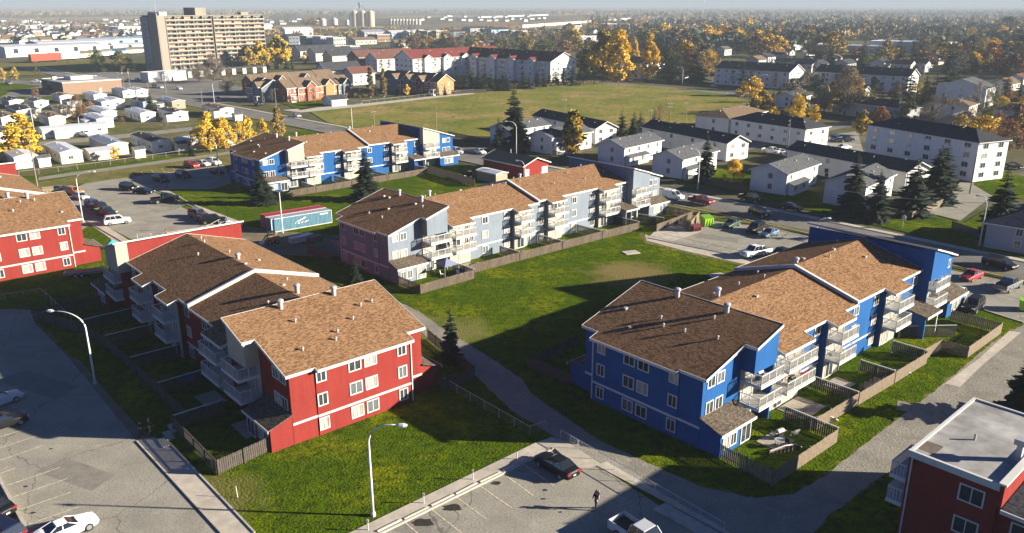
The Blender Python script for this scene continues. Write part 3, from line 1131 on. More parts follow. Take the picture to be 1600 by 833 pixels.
def street_lamp(label, base, v_top, arm, arm_len=2.2, name='street_lamp', group='street lamps', px=True):
    """arm: world heading (deg) the lamp head reaches towards"""
    h = height_at(base, v_top)
    p = P(*base)
    t = thing(name, label, 'street lamp', (*p, 0), R(arm), group)
    b = MB()
    pts, rad = [(0, 0, 0), (0, 0, h * .45), (0, 0, h - 1.7)], [.13, .11, .085]
    for k in range(1, 9):
        a = math.pi / 2 * k / 8
        pts.append((arm_len * .8 * (1 - math.cos(a)), 0, h - 1.7 + 1.7 * math.sin(a)))
        rad.append(.085 - .004 * k)
    pts.append((arm_len, 0, h - .02)); rad.append(.045)
    b.tube(pts, rad, 9)
    b.build('pole', LAMPGREY, t, smooth=True)
    c = MB(); c.lathe([(.24, 0), (.24, .25), (.16, .4)], 10); c.build('base', CONC, t)
    hd = MB()
    hd.loft([[(arm_len + x, y * w, h - .02 + z * hh) for y, z in ((-1, -.4), (-1, .2), (-.5, 1), (.5, 1), (1, .2), (1, -.4))] for x, w, hh in ((-.1, .07, .06), (.15, .17, .13), (.5, .2, .15), (.78, .12, .08))])
    o = hd.build('lamp_head', LAMPGREY, t)
    g = MB(); g.hexa([(arm_len + .2, -.12, h - .16), (arm_len + .65, -.1, h - .16), (arm_len + .65, .1, h - .16), (arm_len + .2, .12, h - .16)], [(arm_len + .15, -.15, h - .081), (arm_len + .7, -.12, h - .081), (arm_len + .7, .12, h - .081), (arm_len + .15, .15, h - .081)])
    g.build('lens', LAMPGLASS, o)
    return t


def utility_pole(label, base, v_top, arms=1, ang=40, group='utility poles', name='utility_pole', trans=False):
    h = height_at(base, v_top)
    t = thing(name, label, 'pole', (*P(*base), 0), R(ang), group)
    b = MB(); b.tube([(0, 0, 0), (0, 0, h)], [.17, .11], 8); b.build('pole', POLE_WOOD, t)
    for k in range(arms):
        c = MB(); z = h - .5 - k * 1.1
        c.bar((-1.15, .15, z), (1.15, .15, z), .1, .12)
        o = c.build('crossarm', POLE_WOOD, t)
        i = MB()
        for x in (-1.0, -.4, .4, 1.0):
            i.lathe([(.05, z + .06), (.07, z + .14), (.03, z + .24)], 6, (x, .15))
        i.build('insulator_row', WHITE, o)
    if trans:
        d = MB(); d.lathe([(.25, h - 2.6), (.25, h - 1.7), (.1, h - 1.6)], 10, (0, -.42)); d.build('transformer', METAL, t)
    return t


def container(label, corner, ang, mat, doors, group='shipping containers', logo=None, L=12.2):
    """corner in metres: near bottom corner between door end and long side; long side runs along ang"""
    t = thing('shipping_container', label, 'container', (*corner, 0), R(ang), group)
    b = MB()
    W, H = 2.44, 2.6
    b.box(.06, L - .06, .08, W - .08, .15, H - .1)
    n = int(L / .28)
    for k in range(n):
        x = .15 + k * (L - .3) / n
        b.hexa([(x, .045, .2), (x + .14, .045, .2), (x + .19, .08, .2), (x - .05, .08, .2)], [(x, .045, H - .14), (x + .14, .045, H - .14), (x + .19, .08, H - .14), (x - .05, .08, H - .14)])
    b.build('body', mat, t)
    f = MB()
    for x in (0, L - .14):
        for y in (0, W - .14):
            f.box(x, x + .14, y, y + .14, 0, H)
    for y in (0, W - .14):
        f.box(.14, L - .14, y, y + .12, .02, .18)
        f.box(.14, L - .14, y, y + .12, H - .12, H)
    f.build('frame', logo and CONT_FRAME or mat, t)
    r = MB()
    r.box(.14, L - .14, .12, W - .14, H - .09, H - .05)
    for k in range(int(L / .6)):
        x = .3 + k * .6
        r.box(x, x + .25, .3, W - .3, H - .05, H - .015)
    r.build('roof_sheet', CONT_ROOF if logo else CONT_RED, t)
    for s in (0, 1):
        d = MB(); y0 = .16 + s * 1.07
        d.box(-.005, .055, y0, y0 + 1.05, .2, H - .14)
        o = d.build('door', doors, t)
        k = MB()
        for y in (y0 + .3, y0 + .75):
            k.bar((-.03, y, .2), (-.03, y, H - .16), .04)
        k.build('lock_rod', METAL, o)
    if logo:
        m = MB()
        # a flock of white strokes under a long slanting wing
        strokes = [((4.1, .95), (6.9, 1.75), (7.1, 2.05), (6.6, 2.0), (5.2, 1.45)), ((4.6, 1.35), (5.0, 1.55), (5.05, 1.25)), ((3.9, .85), (4.35, 1.2), (4.2, .8)), ((4.6, .72), (5.4, 1.15), (5.2, .7)), ((5.5, .75), (6.3, 1.25), (6.0, .75)), ((6.4, .8), (7.4, 1.3), (7.0, .8)), ((7.2, 1.0), (7.9, 1.25), (7.6, .95))]
        for st in strokes:
            m.prism([(1.6 + x * .75, .35 + z * .85) for x, z in st], .0, .044, 'y')
        m.build('painted_emblem', WHITE, t)
        p = MB(); p.box(9.7, 11.4, .0, .012, 1.95, 2.2); p.build('painted_number_patch', WHITE, t)
    return t


CONT_BLUE = M('container_blue', (0.075, 0.165, 0.225), 0.15, 2, 0.6, stretch=(1, 1, .3))
CONT_DOOR = M('container_door_blue', (0.05, 0.09, 0.18), 0.25, 2, 0.6)
CONT_RED = M('container_red', (0.30, 0.05, 0.06), 0.2, 2, 0.6)
CONT_ROOF = M('container_roof', (0.30, 0.34, 0.40), 0.25, 1.5, 0.6)
CONT_FRAME = M('container_frame', (0.40, 0.42, 0.41), 0.2, 2, 0.6)


def skin_body(name, verts, edges, radii, mat, parent, sub=1):
    me = bpy.data.meshes.new(name)
    me.from_pydata(verts, edges, [])
    me.materials.append(mat)
    o = bpy.data.objects.new(name, me)
    col.objects.link(o)
    o.parent = parent
    m = o.modifiers.new('skin', 'SKIN')
    m.use_smooth_shade = True
    sv = me.skin_vertices[0].data if me.skin_vertices else None
    if sv is None:
        bm = bmesh.new(); bm.from_mesh(me); bm.verts.layers.skin.verify(); bm.to_mesh(me); bm.free()
        sv = me.skin_vertices[0].data
    for i, r in enumerate(radii):
        sv[i].radius = (r if isinstance(r, tuple) else (r, r))
        sv[i].use_root = i == 0
    s = o.modifiers.new('smooth', 'SUBSURF')
    s.levels = s.render_levels = sub
    return o


def person(label, pos, head, skin, top, legs, hair, stride=0.22, arms='down', h=1.75, cap=None, bare_legs=False, group=None, name='person'):
    """walking figure facing +x locally"""
    t = thing(name, label, 'person', (*P(*pos), 0.015), R(head), group)
    k = h / 1.75
    S = lambda p: (p[0] * k, p[1] * k, p[2] * k)
    hip, kn, an, toe = .93, .50, .08, .04
    V = [(0, 0, .96), (0, 0, 1.18), (.01, 0, 1.40), (.02, 0, 1.50), (.035, 0, 1.60), (.04, 0, 1.71)]
    Rr = [.08, .075, .075, .05, (.085, .095), (.07, .08)]
    E = [(0, 1), (1, 2), (2, 3), (3, 4), (4, 5)]
    def chain(pts, rs, root):
        i = root
        for p, r in zip(pts, rs):
            V.append(p); Rr.append(r); E.append((i, len(V) - 1)); i = len(V) - 1
    leg = {}
    for s, f in ((1, stride), (-1, -stride)):
        leg[s] = [(0, s * .10, .88), (f * .55 + .03, s * .10, kn), (f - (.05 if f < 0 else 0), s * .10, an + (.05 if f < 0 else 0)), (f + .14, s * .11, toe)]
        chain(leg[s], [.09, .065, .045, .04], 0)
    arm = {}
    for s in (1, -1):
        if arms == 'hold':
            arm[s] = [(.01, s * .19, 1.40), (.06, s * .25, 1.16), (.27, s * .10, 1.20), (.33, s * .02, 1.22)]
        else:
            f = -s * .16
            arm[s] = [(0, s * .19, 1.40), (f * .4, s * .24, 1.13), (f + .08, s * .23, .90), (f + .12, s * .22, .80)]
        chain(arm[s], [.06, .045, .035, .035], 2)
        ha = arm[s][-1]
        d = Vector(arm[s][-1]) - Vector(arm[s][-2]); d.normalize()
        root = len(V) - 1
        side = Vector((0, 1, 0)) if abs(d.y) < .8 else Vector((1, 0, 0))
        up = d.cross(side).normalized()
        for q in range(4):
            o = up * (.028 * (q - 1.5))
            L = (.07, .085, .08, .06)[q]
            chain([tuple(Vector(ha) + o + d * .03), tuple(Vector(ha) + o + d * (.03 + L * .6)), tuple(Vector(ha) + o + d * (.03 + L) + side * .015 * -s)], [.010, .009, .008], root)
        chain([tuple(Vector(ha) + up * .05 + d * .0), tuple(Vector(ha) + up * .065 + d * .04)], [.011, .009], root)
    skin_body('body', [S(p) for p in V], E, [tuple(c * k for c in (r if isinstance(r, tuple) else (r, r))) for r in Rr], skin, t)
    # clothes
    def cloth(nm, pts_list, mat):
        vv, rr, ee = [], [], []
        for base, pts, rs in pts_list:
            i = base
            for p, r in zip(pts, rs):
                vv.append(S(p)); rr.append(tuple(c * k for c in (r if isinstance(r, tuple) else (r, r))))
                if i is not None:
                    ee.append((i, len(vv) - 1))
                i = len(vv) - 1
        skin_body(nm, vv, ee, rr, mat, t)
    cloth('shirt', [(None, [(0, 0, .93), (0, 0, 1.18), (.01, 0, 1.42)], [.145, .14, .15])] + [(2, arm[s][:3], [.08, .062, .048]) for s in (1, -1)], top)
    cut = 2 if bare_legs else 3
    cloth('trousers', [(None, [(0, 0, 1.0), (0, 0, .90)], [.145, .14])] + [(1, leg[s][:cut], [.115, .085, .065]) for s in (1, -1)], legs)
    hm = MB()
    n = 12
    hm.lathe([(.095 * k, 1.60 * k), (.105 * k, 1.68 * k), (.10 * k, 1.74 * k), (.06 * k, 1.785 * k), (.01, 1.80 * k)], n, (.02 * k, 0))
    hm.build('hair' if not cap else 'cap', cap or hair, t, smooth=True)
    fa = MB()
    for s in (1, -1):
        fa.box(.125 * k, .14 * k, (s * .035 - .012) * k, (s * .035 + .012) * k, 1.645 * k, 1.662 * k)
    fa.box(.125 * k, .142 * k, -.025 * k, .025 * k, 1.575 * k, 1.585 * k)
    fa.build('face_features', DARK, t)
    ns = MB(); ns.prism([(.12 * k, 1.64 * k), (.158 * k, 1.605 * k), (.12 * k, 1.60 * k)], -.014 * k, .014 * k, 'y'); ns.build('nose', skin, t)
    for s in (1, -1):
        e_ = MB(); e_.box(.02 * k, .05 * k, (s * .10 - .012) * k, (s * .10 + .012) * k, 1.60 * k, 1.66 * k); e_.build('ear', skin, t)
        sh = MB(); x, y, z = leg[s][2]
        sh.loft([[((x + dx) * k, (y + w * yy) * k, (z - .08 + zz * hh) * k) for yy, zz in ((-1, 0), (-1, .6), (-.5, 1), (.5, 1), (1, .6), (1, 0))] for dx, w, hh in ((-.08, .035, .09), (.02, .045, .10), (.12, .05, .07), (.19, .03, .04))])
        sh.build('shoe', BLACKP, t)
    return t


def dumpster(label, pos, ang, mat, w=1.9, d=1.2, h=1.3, group='rubbish dumpsters', lidmat=None, px=True):
    t = thing('dumpster', label, 'dumpster', (*(P(*pos) if px else pos), 0), R(ang), group)
    b = MB()
    b.hexa([(-w / 2, -d / 2 + .15, .12), (w / 2, -d / 2 + .15, .12), (w / 2, d / 2 - .1, .12), (-w / 2, d / 2 - .1, .12)], [(-w / 2, -d / 2, h * .8), (w / 2, -d / 2, h * .8), (w / 2, d / 2, h), (-w / 2, d / 2, h)])
    for k in range(4):
        x = -w / 2 + .1 + k * (w - .3) / 3
        b.box(x, x + .1, -d / 2 - .03, -d / 2 + .12, .2, h * .76)
    b.build('bin', mat, t)
    l = MB()
    l.hexa([(-w / 2 - .03, -d / 2 - .04, h * .8 + .01), (w / 2 + .03, -d / 2 - .04, h * .8 + .01), (w / 2 + .03, d / 2 + .04, h + .01), (-w / 2 - .03, d / 2 + .04, h + .01)], [(-w / 2 - .03, -d / 2 - .04, h * .8 + .08), (w / 2 + .03, -d / 2 - .04, h * .8 + .08), (w / 2 + .03, d / 2 + .04, h + .09), (-w / 2 - .03, d / 2 + .04, h + .09)])
    l.build('lid', lidmat or mat, t)
    for s in (-1, 1):
        a = MB(); a.box(s * (w / 2 + .06) - .05, s * (w / 2 + .06) + .05, -.3, .3, h * .45, h * .55); a.build('lift_pocket', METAL, t)
        wv = MB(); wv.prism([(.08 * math.cos(i * .785), .08 + .08 * math.sin(i * .785)) for i in range(8)], s * (w / 2 - .2) - .04, s * (w / 2 - .2) + .04, 'x'); wv.build('caster', RUBBER, t)
    return t
# ------------------------------------------------------------------ other buildings
SIDING = M('white_siding', (0.60, 0.595, 0.565), 0.05, 3, 0.8, big=.05, bigscale=.3, streak=.06)
SIDING_CREAM = M('cream_siding', (0.50, 0.46, 0.37), 0.06, 3, 0.8)
SIDING_GREY = M('grey_siding', (0.30, 0.31, 0.325), 0.07, 3, 0.8)
SIDING_BLUE = M('pale_blue_siding', (0.28, 0.37, 0.43), 0.07, 3, 0.8)
SIDING_TAN = M('tan_siding', (0.31, 0.25, 0.18), 0.07, 3, 0.8)
BRICK_BROWN = M('brown_brick', (0.22, 0.145, 0.10), 0.18, 5, 0.9)
BRICK_ORANGE = M('orange_brick_siding', (0.29, 0.09, 0.045), 0.12, 4, 0.85)
YELLOW_SID = M('ochre_siding', (0.32, 0.18, 0.075), 0.1, 4, 0.85)
MAROON_SID = M('maroon_siding', (0.16, 0.035, 0.035), 0.12, 4, 0.85)
SLATE_SID = M('slate_siding', (0.13, 0.15, 0.175), 0.12, 4, 0.85)
CONC_BEIGE = M('beige_concrete', (0.235, 0.21, 0.165), 0.08, 2, 0.9, big=.06, bigscale=.2, streak=.2)
CONC_DARK = M('ribbed_dark_concrete', (0.24, 0.205, 0.17), 0.12, 3, 0.9)
SHINGLE_RED = M_shingle('red_shingle', (0.10, 0.026, 0.026), (0.14, 0.038, 0.037), (0.19, 0.06, 0.055))
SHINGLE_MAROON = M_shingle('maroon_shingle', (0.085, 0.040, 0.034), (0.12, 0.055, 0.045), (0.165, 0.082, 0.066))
MEMBRANE = M('grey_roof_membrane', (0.30, 0.29, 0.275), 0.2, 0.8, 0.85, big=.35, bigscale=.2)
TIN = M('pale_tin_roof', (0.56, 0.57, 0.58), 0.1, 1.2, 0.45, metal=.25, spec=.4)
TIN_GREY = M('grey_tin_roof', (0.26, 0.28, 0.31), 0.12, 1.2, 0.5, metal=.2)
BLUE_TIN = M('blue_metal_cladding', (0.23, 0.35, 0.44), 0.1, 2, 0.5)
SALMON = M('salmon_panel', (0.44, 0.22, 0.17), 0.1, 3, 0.85)


def house(label, corner, ang, L, W, h, rise, wall, roof, hand=1, name='house', cat='house', storeys=2, nf=4, ne=2, nl=2, ws=(1.2, 1.1), hip=False, pane=True, group=None, lean=None, over=0.5, ridge='x', vents=0, flat=False, chimney=False, fas=WHITE, win=True, z0=0.0, px=True, bal=None, door=True, detail=True):
    """gabled (or hipped, or flat) building. Local x runs along ang from the corner, y = depth to the hand side"""
    if px:
        corner = P(*corner)
    t = thing(name, label, cat, (*corner, z0), R(ang), group)
    X = lambda x, y, z: (x, hand * y, z)
    nb = lambda: MB(X, hand < 0)
    FR = 0.0 if hand > 0 else math.pi
    w = nb()
    e = .12
    if flat:
        w.box(0, L, 0, W, 0, h)
    elif hip:
        w.box(0, L, 0, W, 0, h - .05)
    elif ridge == 'x':
        w.prism([(0, 0), (W, 0), (W, h - e), (W / 2, h + rise - e), (0, h - e)], 0, L, 'x')
    else:
        w.prism([(0, 0), (L, 0), (L, h - e), (L / 2, h + rise - e), (0, h - e)], 0, W, 'y')
    w.build('wall', wall, t)
    r, f = nb(), nb()
    if flat:
        r.box(.25, L - .25, .25, W - .25, h, h + .03)
        for a in ((-.05, L + .05, -.05, .25), (-.05, L + .05, W - .25, W + .05), (-.05, .25, .25, W - .25), (L - .25, L + .05, .25, W - .25)):
            f.box(*a, h - .25, h + .22)
    elif hip:
        o = over
        a, b, c, d = (-o, -o, h), (L + o, -o, h), (L + o, W + o, h), (-o, W + o, h)
        k = W / 2
        g1, g2 = (k, W / 2, h + rise), (L - k, W / 2, h + rise)
        r.quad(a, b, g2, g1); r.quad(b, c, g2); r.quad(c, d, g1, g2); r.quad(d, a, g1); r.quad(d, c, b, a)
        for p, q in ((a, b), (b, c), (c, d), (d, a)):
            f.bar((p[0], p[1], h - .1), (q[0], q[1], h - .1), .06, .2)
    else:
        sl = rise / (W / 2 if ridge == 'x' else L / 2)
        if ridge == 'x':
            zf = lambda x, y: h + sl * min(y, W - y)
            slab(r, f, [-over, L + over], [-over, W / 2, W + over], lambda a, b: True, zf, .14, .22)
        else:
            zf = lambda x, y: h + sl * min(x, L - x)
            slab(r, f, [-over, L / 2, L + over], [-over, W + over], lambda a, b: True, zf, .14, .22)
    ro = r.build('roof', roof, t, uvslope=True)
    if detail:
        f.build('fascia', fas, t)
    if lean:
        x0, x1, dp = lean
        lw = nb(); lw.prism([(0, 0), (-dp, 0), (-dp, 2.2), (0, 2.55)][::-1], x0, x1, 'x'); lw.build('porch', wall, t)
        lr = nb(); lo = [(x0 - .25, -dp - .35, 2.22), (x1 + .25, -dp - .35, 2.22), (x1 + .25, 0, 2.75), (x0 - .25, 0, 2.75)]
        lr.hexa(lo, [(x, y, z + .12) for x, y, z in lo]); lr.build('porch_roof', roof, t, uvslope=True)
    if win:
        sh = (h - .3) / storeys
        kind = 'slider'
        def put(x, y, z, rot):
            if pane:
                window(t, X(x, y, z), rot, ws[0], ws[1], kind, pick=0 if rnd.random() < .75 else 1)
            else:
                fr, pn = window_mesh(ws[0], ws[1], 'plain')
                place(plain_window(ws), 'window', t, X(x, y, z), rot)
        for s in range(storeys):
            z = s * sh + sh * .38
            for k in range(nf):
                x = L * (k + .5) / nf
                y = 0
                if lean and s == 0 and lean[0] < x < lean[1]:
                    y = -lean[2]
                put(x, y, z, FR)
            for k in range(ne):
                put(0, W * (k + .5) / ne if ne > 1 else W * .45, z, -math.pi / 2)
            for k in range(nl):
                put(L, W * (k + .5) / nl if nl > 1 else W * .5, z, math.pi / 2)
        if door and detail:
            d = nb(); yy = -lean[2] if lean and lean[0] < L * .62 < lean[1] else 0
            d.box(L * .62 - .48, L * .62 + .48, yy - .05, yy, .05, 2.1); d.build('door', DARK if rnd.random() < .4 else WHITE, t)
    if bal:
        for x in bal:
            for s in range(1, storeys):
                z = s * (h - .3) / storeys + .15
                b = nb(); b.box(x, x + 3.2, -1.5, 0, z - .12, z); bo = b.build('balcony', WHITE, t)
                q = nb()
                for k in range(15):
                    xx = x + .1 + k * .214
                    q.box(xx - .03, xx + .03, -1.48, -1.43, z, z + 1.0)
                q.box(x, x + 3.2, -1.5, -1.42, z + 1.0, z + 1.07)
                q.bar((x + .05, -1.45, z + 1), (x + .05, 0, z + 1), .06); q.bar((x + 3.15, -1.45, z + 1), (x + 3.15, 0, z + 1), .06)
                q.build('railing', WHITE, bo)
                dd = nb(); dd.box(x + .5, x + 2.2, -.05, -.0, z + .05, z + 2.0); dd.build('patio_door', GLASS_D, t)
    zt = lambda x, y: h if flat else h + rise * (1 - abs(y - W / 2) / (W / 2))
    for k in range(vents):
        x, y = L * (k + .5) / vents + rnd.uniform(-.6, .6), W * rnd.uniform(.2, .48)
        roof_vent(ro, X(x, y, zt(x, y)), rnd.choice(('cap', 'box')))
    if chimney:
        c = nb(); c.box(L * .5 - .3, L * .5 + .3, W * .5 - .3, W * .5 + .3, h, h + rise + .9); c.build('chimney', METAL, ro)
    return t


_pw = {}


def plain_window(ws, mat=None):
    k = (ws, mat.name if mat else '')
    if k not in _pw:
        b = MB(); b.box(-ws[0] / 2, ws[0] / 2, -.05, .02, 0, ws[1]); _pw[k] = b.mesh('window', mat or GLASS_D)
    return _pw[k]


def A(label, c, L, W=8.5, h=5.0, rise=1.7, **k):      # lit front, shaded end towards the camera's side
    k.setdefault('lean', (L * .04, L * .55, 1.3))
    return house(label, c, k.pop('ang', 48 if c[0] > 900 else 44), L, W, h, rise, k.pop('wall', SIDING), k.pop('roof', SHINGLE_GREY), ne=k.pop('ne', 1), nl=k.pop('nl', 1), ws=(1.1, 1.35), vents=k.pop('vents', 4), group=k.pop('group', 'white two-storey row houses'), **k)


def B(label, c, L, W=9.0, h=5.0, rise=1.8, **k):      # long side shaded, lit gable end
    return house(label, c, k.pop('ang', 120 if c[1] > 185 else 136), L, W, h, rise, k.pop('wall', SIDING), k.pop('roof', SHINGLE_BLACK), hand=-1, ne=k.pop('ne', 2), nl=k.pop('nl', 1), ws=k.pop('ws', (1.3, 1.25)), vents=k.pop('vents', 5), group=k.pop('group', 'white two-storey row houses'), **k)


def mobile_home(label, corner, ang, L=16.0, W=5.2, h=3.2, wall=None, roof=None, hand=1, add=None, group='mobile homes in the trailer park'):
    t = house(label, corner, ang, L, W, h, .55, wall or SIDING, roof or TIN, hand=hand, name='mobile_home', cat='mobile home', storeys=1, nf=4, ne=1, nl=1, ws=(1.25, .95), pane=True, group=group, over=.15, vents=2)
    b = MB(lambda x, y, z: (x, hand * y, z), hand < 0)
    b.box(.05, L - .05, -.02, -.0, .02, .5)
    b.build('skirting', SIDING_GREY, t)
    if add:
        x0, x1, d = add
        w = MB(lambda x, y, z: (x, hand * y, z), hand < 0); w.box(x0, x1, -d, -.02, 0, 2.5); w.build('side_room', wall or SIDING, t)
        w = MB(lambda x, y, z: (x, hand * y, z), hand < 0); w.hexa([(x0 - .1, -d - .15, 2.5), (x1 + .1, -d - .15, 2.5), (x1 + .1, -.02, 2.72), (x0 - .1, -.02, 2.72)], [(x0 - .1, -d - .15, 2.58), (x1 + .1, -d - .15, 2.58), (x1 + .1, -.02, 2.8), (x0 - .1, -.02, 2.8)]); w.build('side_room_roof', roof or TIN, t)
    return t


def shed(label, pos, ang, L=3.0, W=2.6, h=2.1, wall=None, roof=None, group='garden sheds'):
    t = house(label, pos, ang, L, W, h, .7, wall or SIDING_CREAM, roof or SHINGLE_GREY, name='garden_shed', cat='shed', storeys=1, win=False, over=.15, group=group, ridge='x')
    d = MB(); d.box(-.05, -.0, W * .25, W * .75, .05, 1.85); d.build('door', WHITE, t)
    return t


def high_rise(label, corner, ang, L, W, floors, fh):
    """slab tower: local x along the balcony front, y=0 the front"""
    t = thing('high_rise', label, 'tower block', (*P(*corner), 0), R(ang))
    H = floors * fh + 1.0
    b = MB(); b.box(0, L, 1.6, W, 0, H); b.build('wall', CONC_BEIGE, t)
    b = MB()
    b.box(-.02, 5.2, .3, 1.6, 0, H + .3); b.box(-.6, -.0, .4, W * .55, 0, H + 1.8)
    b.build('ribbed_end_wall', CONC_DARK, t)
    b = MB(); b.box(-1.2, -.6, W * .56, W + .2, 0, H - .5); b.build('grey_end_panel', SIDING_GREY, t)
    for k in range(floors - 1):
        place(plain_window((.9, 1.3)), 'window', t, (-1.2, W * .72, fh * (k + 1.3)), -math.pi / 2)
    x0, gapx = 5.2, L * .48
    nbay = 12
    for half, (a0, a1) in enumerate(((x0, gapx), (gapx + 1.6, L))):
        nb_ = 5
        wb = (a1 - a0) / nb_
        f = MB()
        for i in range(nb_ + 1):
            x = a0 + i * wb
            f.box(x - .17, x + .17, -.05, 1.6, 0, H)
        f.build('fin_wall', CONC_BEIGE, t)
        for k in range(floors):
            z = .8 + k * fh
            sl = MB(); sl.box(a0, a1, -.12, 1.6, z - .22, z)
            o = sl.build('balcony_slab', CONC_BEIGE, t)
            if k:
                r = MB(); r.box(a0 + .17, a1 - .17, -.08, -.02, z + .25, z + 1.0)
                r.build('railing', SALMON_RAIL, o)
            for i in range(nb_):
                d = MB(); x = a0 + i * wb
                d.box(x + .5, x + wb * .45, 1.54, 1.6, z + .1, z + 2.0); d.box(x + wb * .58, x + wb - .5, 1.54, 1.6, z + .8, z + 2.0)
                d.build('window', GLASS_D if rnd.random() < .75 else SALMON, t)
    b = MB(); b.box(gapx, gapx + 1.6, .9, 1.6, 0, H); b.build('recess_wall', CONC_DARK, t)
    b = MB()
    b.box(-.3, L + .2, 1.0, W + .2, H, H + .5); b.build('roof', CONC_BEIGE, t)
    p = MB(); p.box(L * .36, L * .46, 3, W - 3, H + .5, H + 5.2); p.build('lift_penthouse', CONC_BEIGE, t)
    p = MB(); p.box(3, 8, 3, W - 3, H + .5, H + 2.6); p.build('plant_room', WHITE, t)
    p = MB(); p.box(L * .80, L * .87, 3, 7, H + .5, H + 2.2); p.build('vent_house', CONC_BEIGE, t)
    p = MB(); p.tube([(2, 5, H), (2, 5, H + 11)], [.18, .07], 6); p.build('mast', METAL, t)
    return t


SALMON_RAIL = M('balcony_rail_panel', (0.30, 0.26, 0.205), 0.15, 2, 0.7)


def heritage_row(label, corner, ang, units, hand=1, W=11.0, h=6.2, rise=3.2, roof=None, group='gabled town houses beside the dry field'):
    """units: [(length, wall material, gable at fraction or None)] one row house building, coloured by unit"""
    t = thing('town_house_row', label, 'town houses', (*P(*corner), 0), R(ang), group)
    X = lambda x, y, z: (x, hand * y, z)
    nb = lambda: MB(X, hand < 0)
    FR = 0.0 if hand > 0 else math.pi
    x = 0
    roof = roof or SHINGLE_BROWN
    for k, (L, wm, gab) in enumerate(units):
        y0 = -.7 if k % 2 else 0
        w = nb(); w.prism([(y0, 0), (W, 0), (W, h - .1), (W / 2, h + rise - .1), (y0, h - .1 + (0 if y0 == 0 else -.3))], x + .02, x + L - .02, 'x'); w.build('wall', wm, t)
        r, f = nb(), nb()
        sl = rise / (W / 2)
        dz = .25 * (k % 2)
        slab(r, f, [x - (.4 if k == 0 else -.01), x + L + (.4 if k == len(units) - 1 else -.01)], [y0 - .45, W / 2, W + .45], lambda a, b: True, lambda a, b: h + dz + sl * min(b, W - b), .16, .24)
        if gab:
            gx, gw = x + L * gab, 4.2
            g = nb(); g.prism([(gx - gw / 2, 0), (gx + gw / 2, 0), (gx + gw / 2, h + .3), (gx, h + 2.3), (gx - gw / 2, h + .3)], y0 - .9, W * .4, 'y'); g.build('gable_bay', wm, t)
            slab(r, f, [gx - gw / 2 - .35, gx, gx + gw / 2 + .35], [y0 - 1.3, W * .38], lambda a, b: True, lambda a, b: h + .45 + .95 * (gw / 2 - abs(a - gx)), .16, .24)
        r.build('roof', roof if k % 2 == 0 else SHINGLE_BROWN, t, uvslope=True)
        f.build('fascia', WHITE, t)
        b = nb(); b.box(x + .02, x + L - .02, y0 - .05, y0, 2.95, 3.25); b.box(x + .02, x + .2, y0 - .06, y0, 0, h - .3); b.build('trim_band', WHITE, t)
        n = max(2, int(L / 3.2))
        for s in (0, 1):
            for i in range(n):
                xx = x + L * (i + .5) / n
                yy = y0 - .9 if gab and abs(xx - x - L * gab) < 1.6 else y0
                window(t, X(xx, yy, 1.0 + s * 3.0), FR, 1.15, 1.5)
        x += L
    for s in (0, 1):
        for yy in (3, 7.5):
            window(t, X(0, yy, 1.0 + s * 3.0), -math.pi / 2, 1.1, 1.5)
            window(t, X(x, yy, 1.0 + s * 3.0), math.pi / 2, 1.1, 1.5)
    p = nb(); p.box(.2, 3.4, -2.6, -1.0, 2.5, 2.65); p.bar((.4, -2.4, 0), (.4, -2.4, 2.5), .2); p.bar((3.2, -2.4, 0), (3.2, -2.4, 2.5), .2); p.box(.3, 3.3, -2.6, -1, 0, .5); p.build('porch', WHITE, t)
    return t
# ------------------------------------------------------------------ ground
def lawn_material():
    m = M_ramp('lawn_grass', [((0.070, 0.114, 0.003),), ((0.172, 0.190, 0.004), 0.13, .48, .66, 4), ((0.034, 0.060, 0.004), 0.8, .46, .68, 5), ((0.17, 0.155, 0.02), 0.4, .64, .78, 6), ((0.034, 0.056, 0.003), 1.6, .50, .66, 6), ((0.13, 0.16, 0.01), 5.0, .56, .72, 4), ((0.006, 0.014, 0.003), 7.0, .50, .66, 5)], bump=1.0)
    nt = m.node_tree
    bs = nt.nodes['Principled BSDF']
    src = bs.inputs['Base Color'].links[0].from_socket
    tc = nn(nt, 'ShaderNodeTexCoord')
    # worn, trodden patch of turf in front of the grey block
    for (px, rad, c) in (((985, 428), 6.0, (0.20, 0.145, 0.065)), ((330, 742 + 40), 4.0, (0.13, 0.12, 0.035)), ((700, 520), 5.0, (0.16, .15, .05))):
        d = nn(nt, 'ShaderNodeVectorMath', operation='DISTANCE')
        nt.links.new(tc.outputs['Object'], d.inputs[0])
        d.inputs[1].default_value = (*P(*px), 0)
        no = nn(nt, 'ShaderNodeTexNoise', Scale=0.35, Detail=6.0)
        nt.links.new(tc.outputs['Object'], no.inputs['Vector'])
        ad = nn(nt, 'ShaderNodeMath', operation='MULTIPLY_ADD')
        nt.links.new(no.outputs['Fac'], ad.inputs[0]); ad.inputs[1].default_value = 9.0
        nt.links.new(d.outputs['Value'], ad.inputs[2])
        mr = nn(nt, 'ShaderNodeMapRange')
        mr.inputs['From Min'].default_value, mr.inputs['From Max'].default_value = rad * .55 + 4.5, rad * 1.35 + 4.5
        mr.inputs['To Min'].default_value, mr.inputs['To Max'].default_value = 0.8, 0.0
        nt.links.new(ad.outputs['Value'], mr.inputs['Value'])
        mx = nn(nt, 'ShaderNodeMix', data_type='RGBA')
        nt.links.new(mr.outputs['Result'], mx.inputs[0]); nt.links.new(src, mx.inputs[6]); mx.inputs[7].default_value = (*c, 1)
        src = mx.outputs[2]
    nt.links.new(src, bs.inputs['Base Color'])
    return m


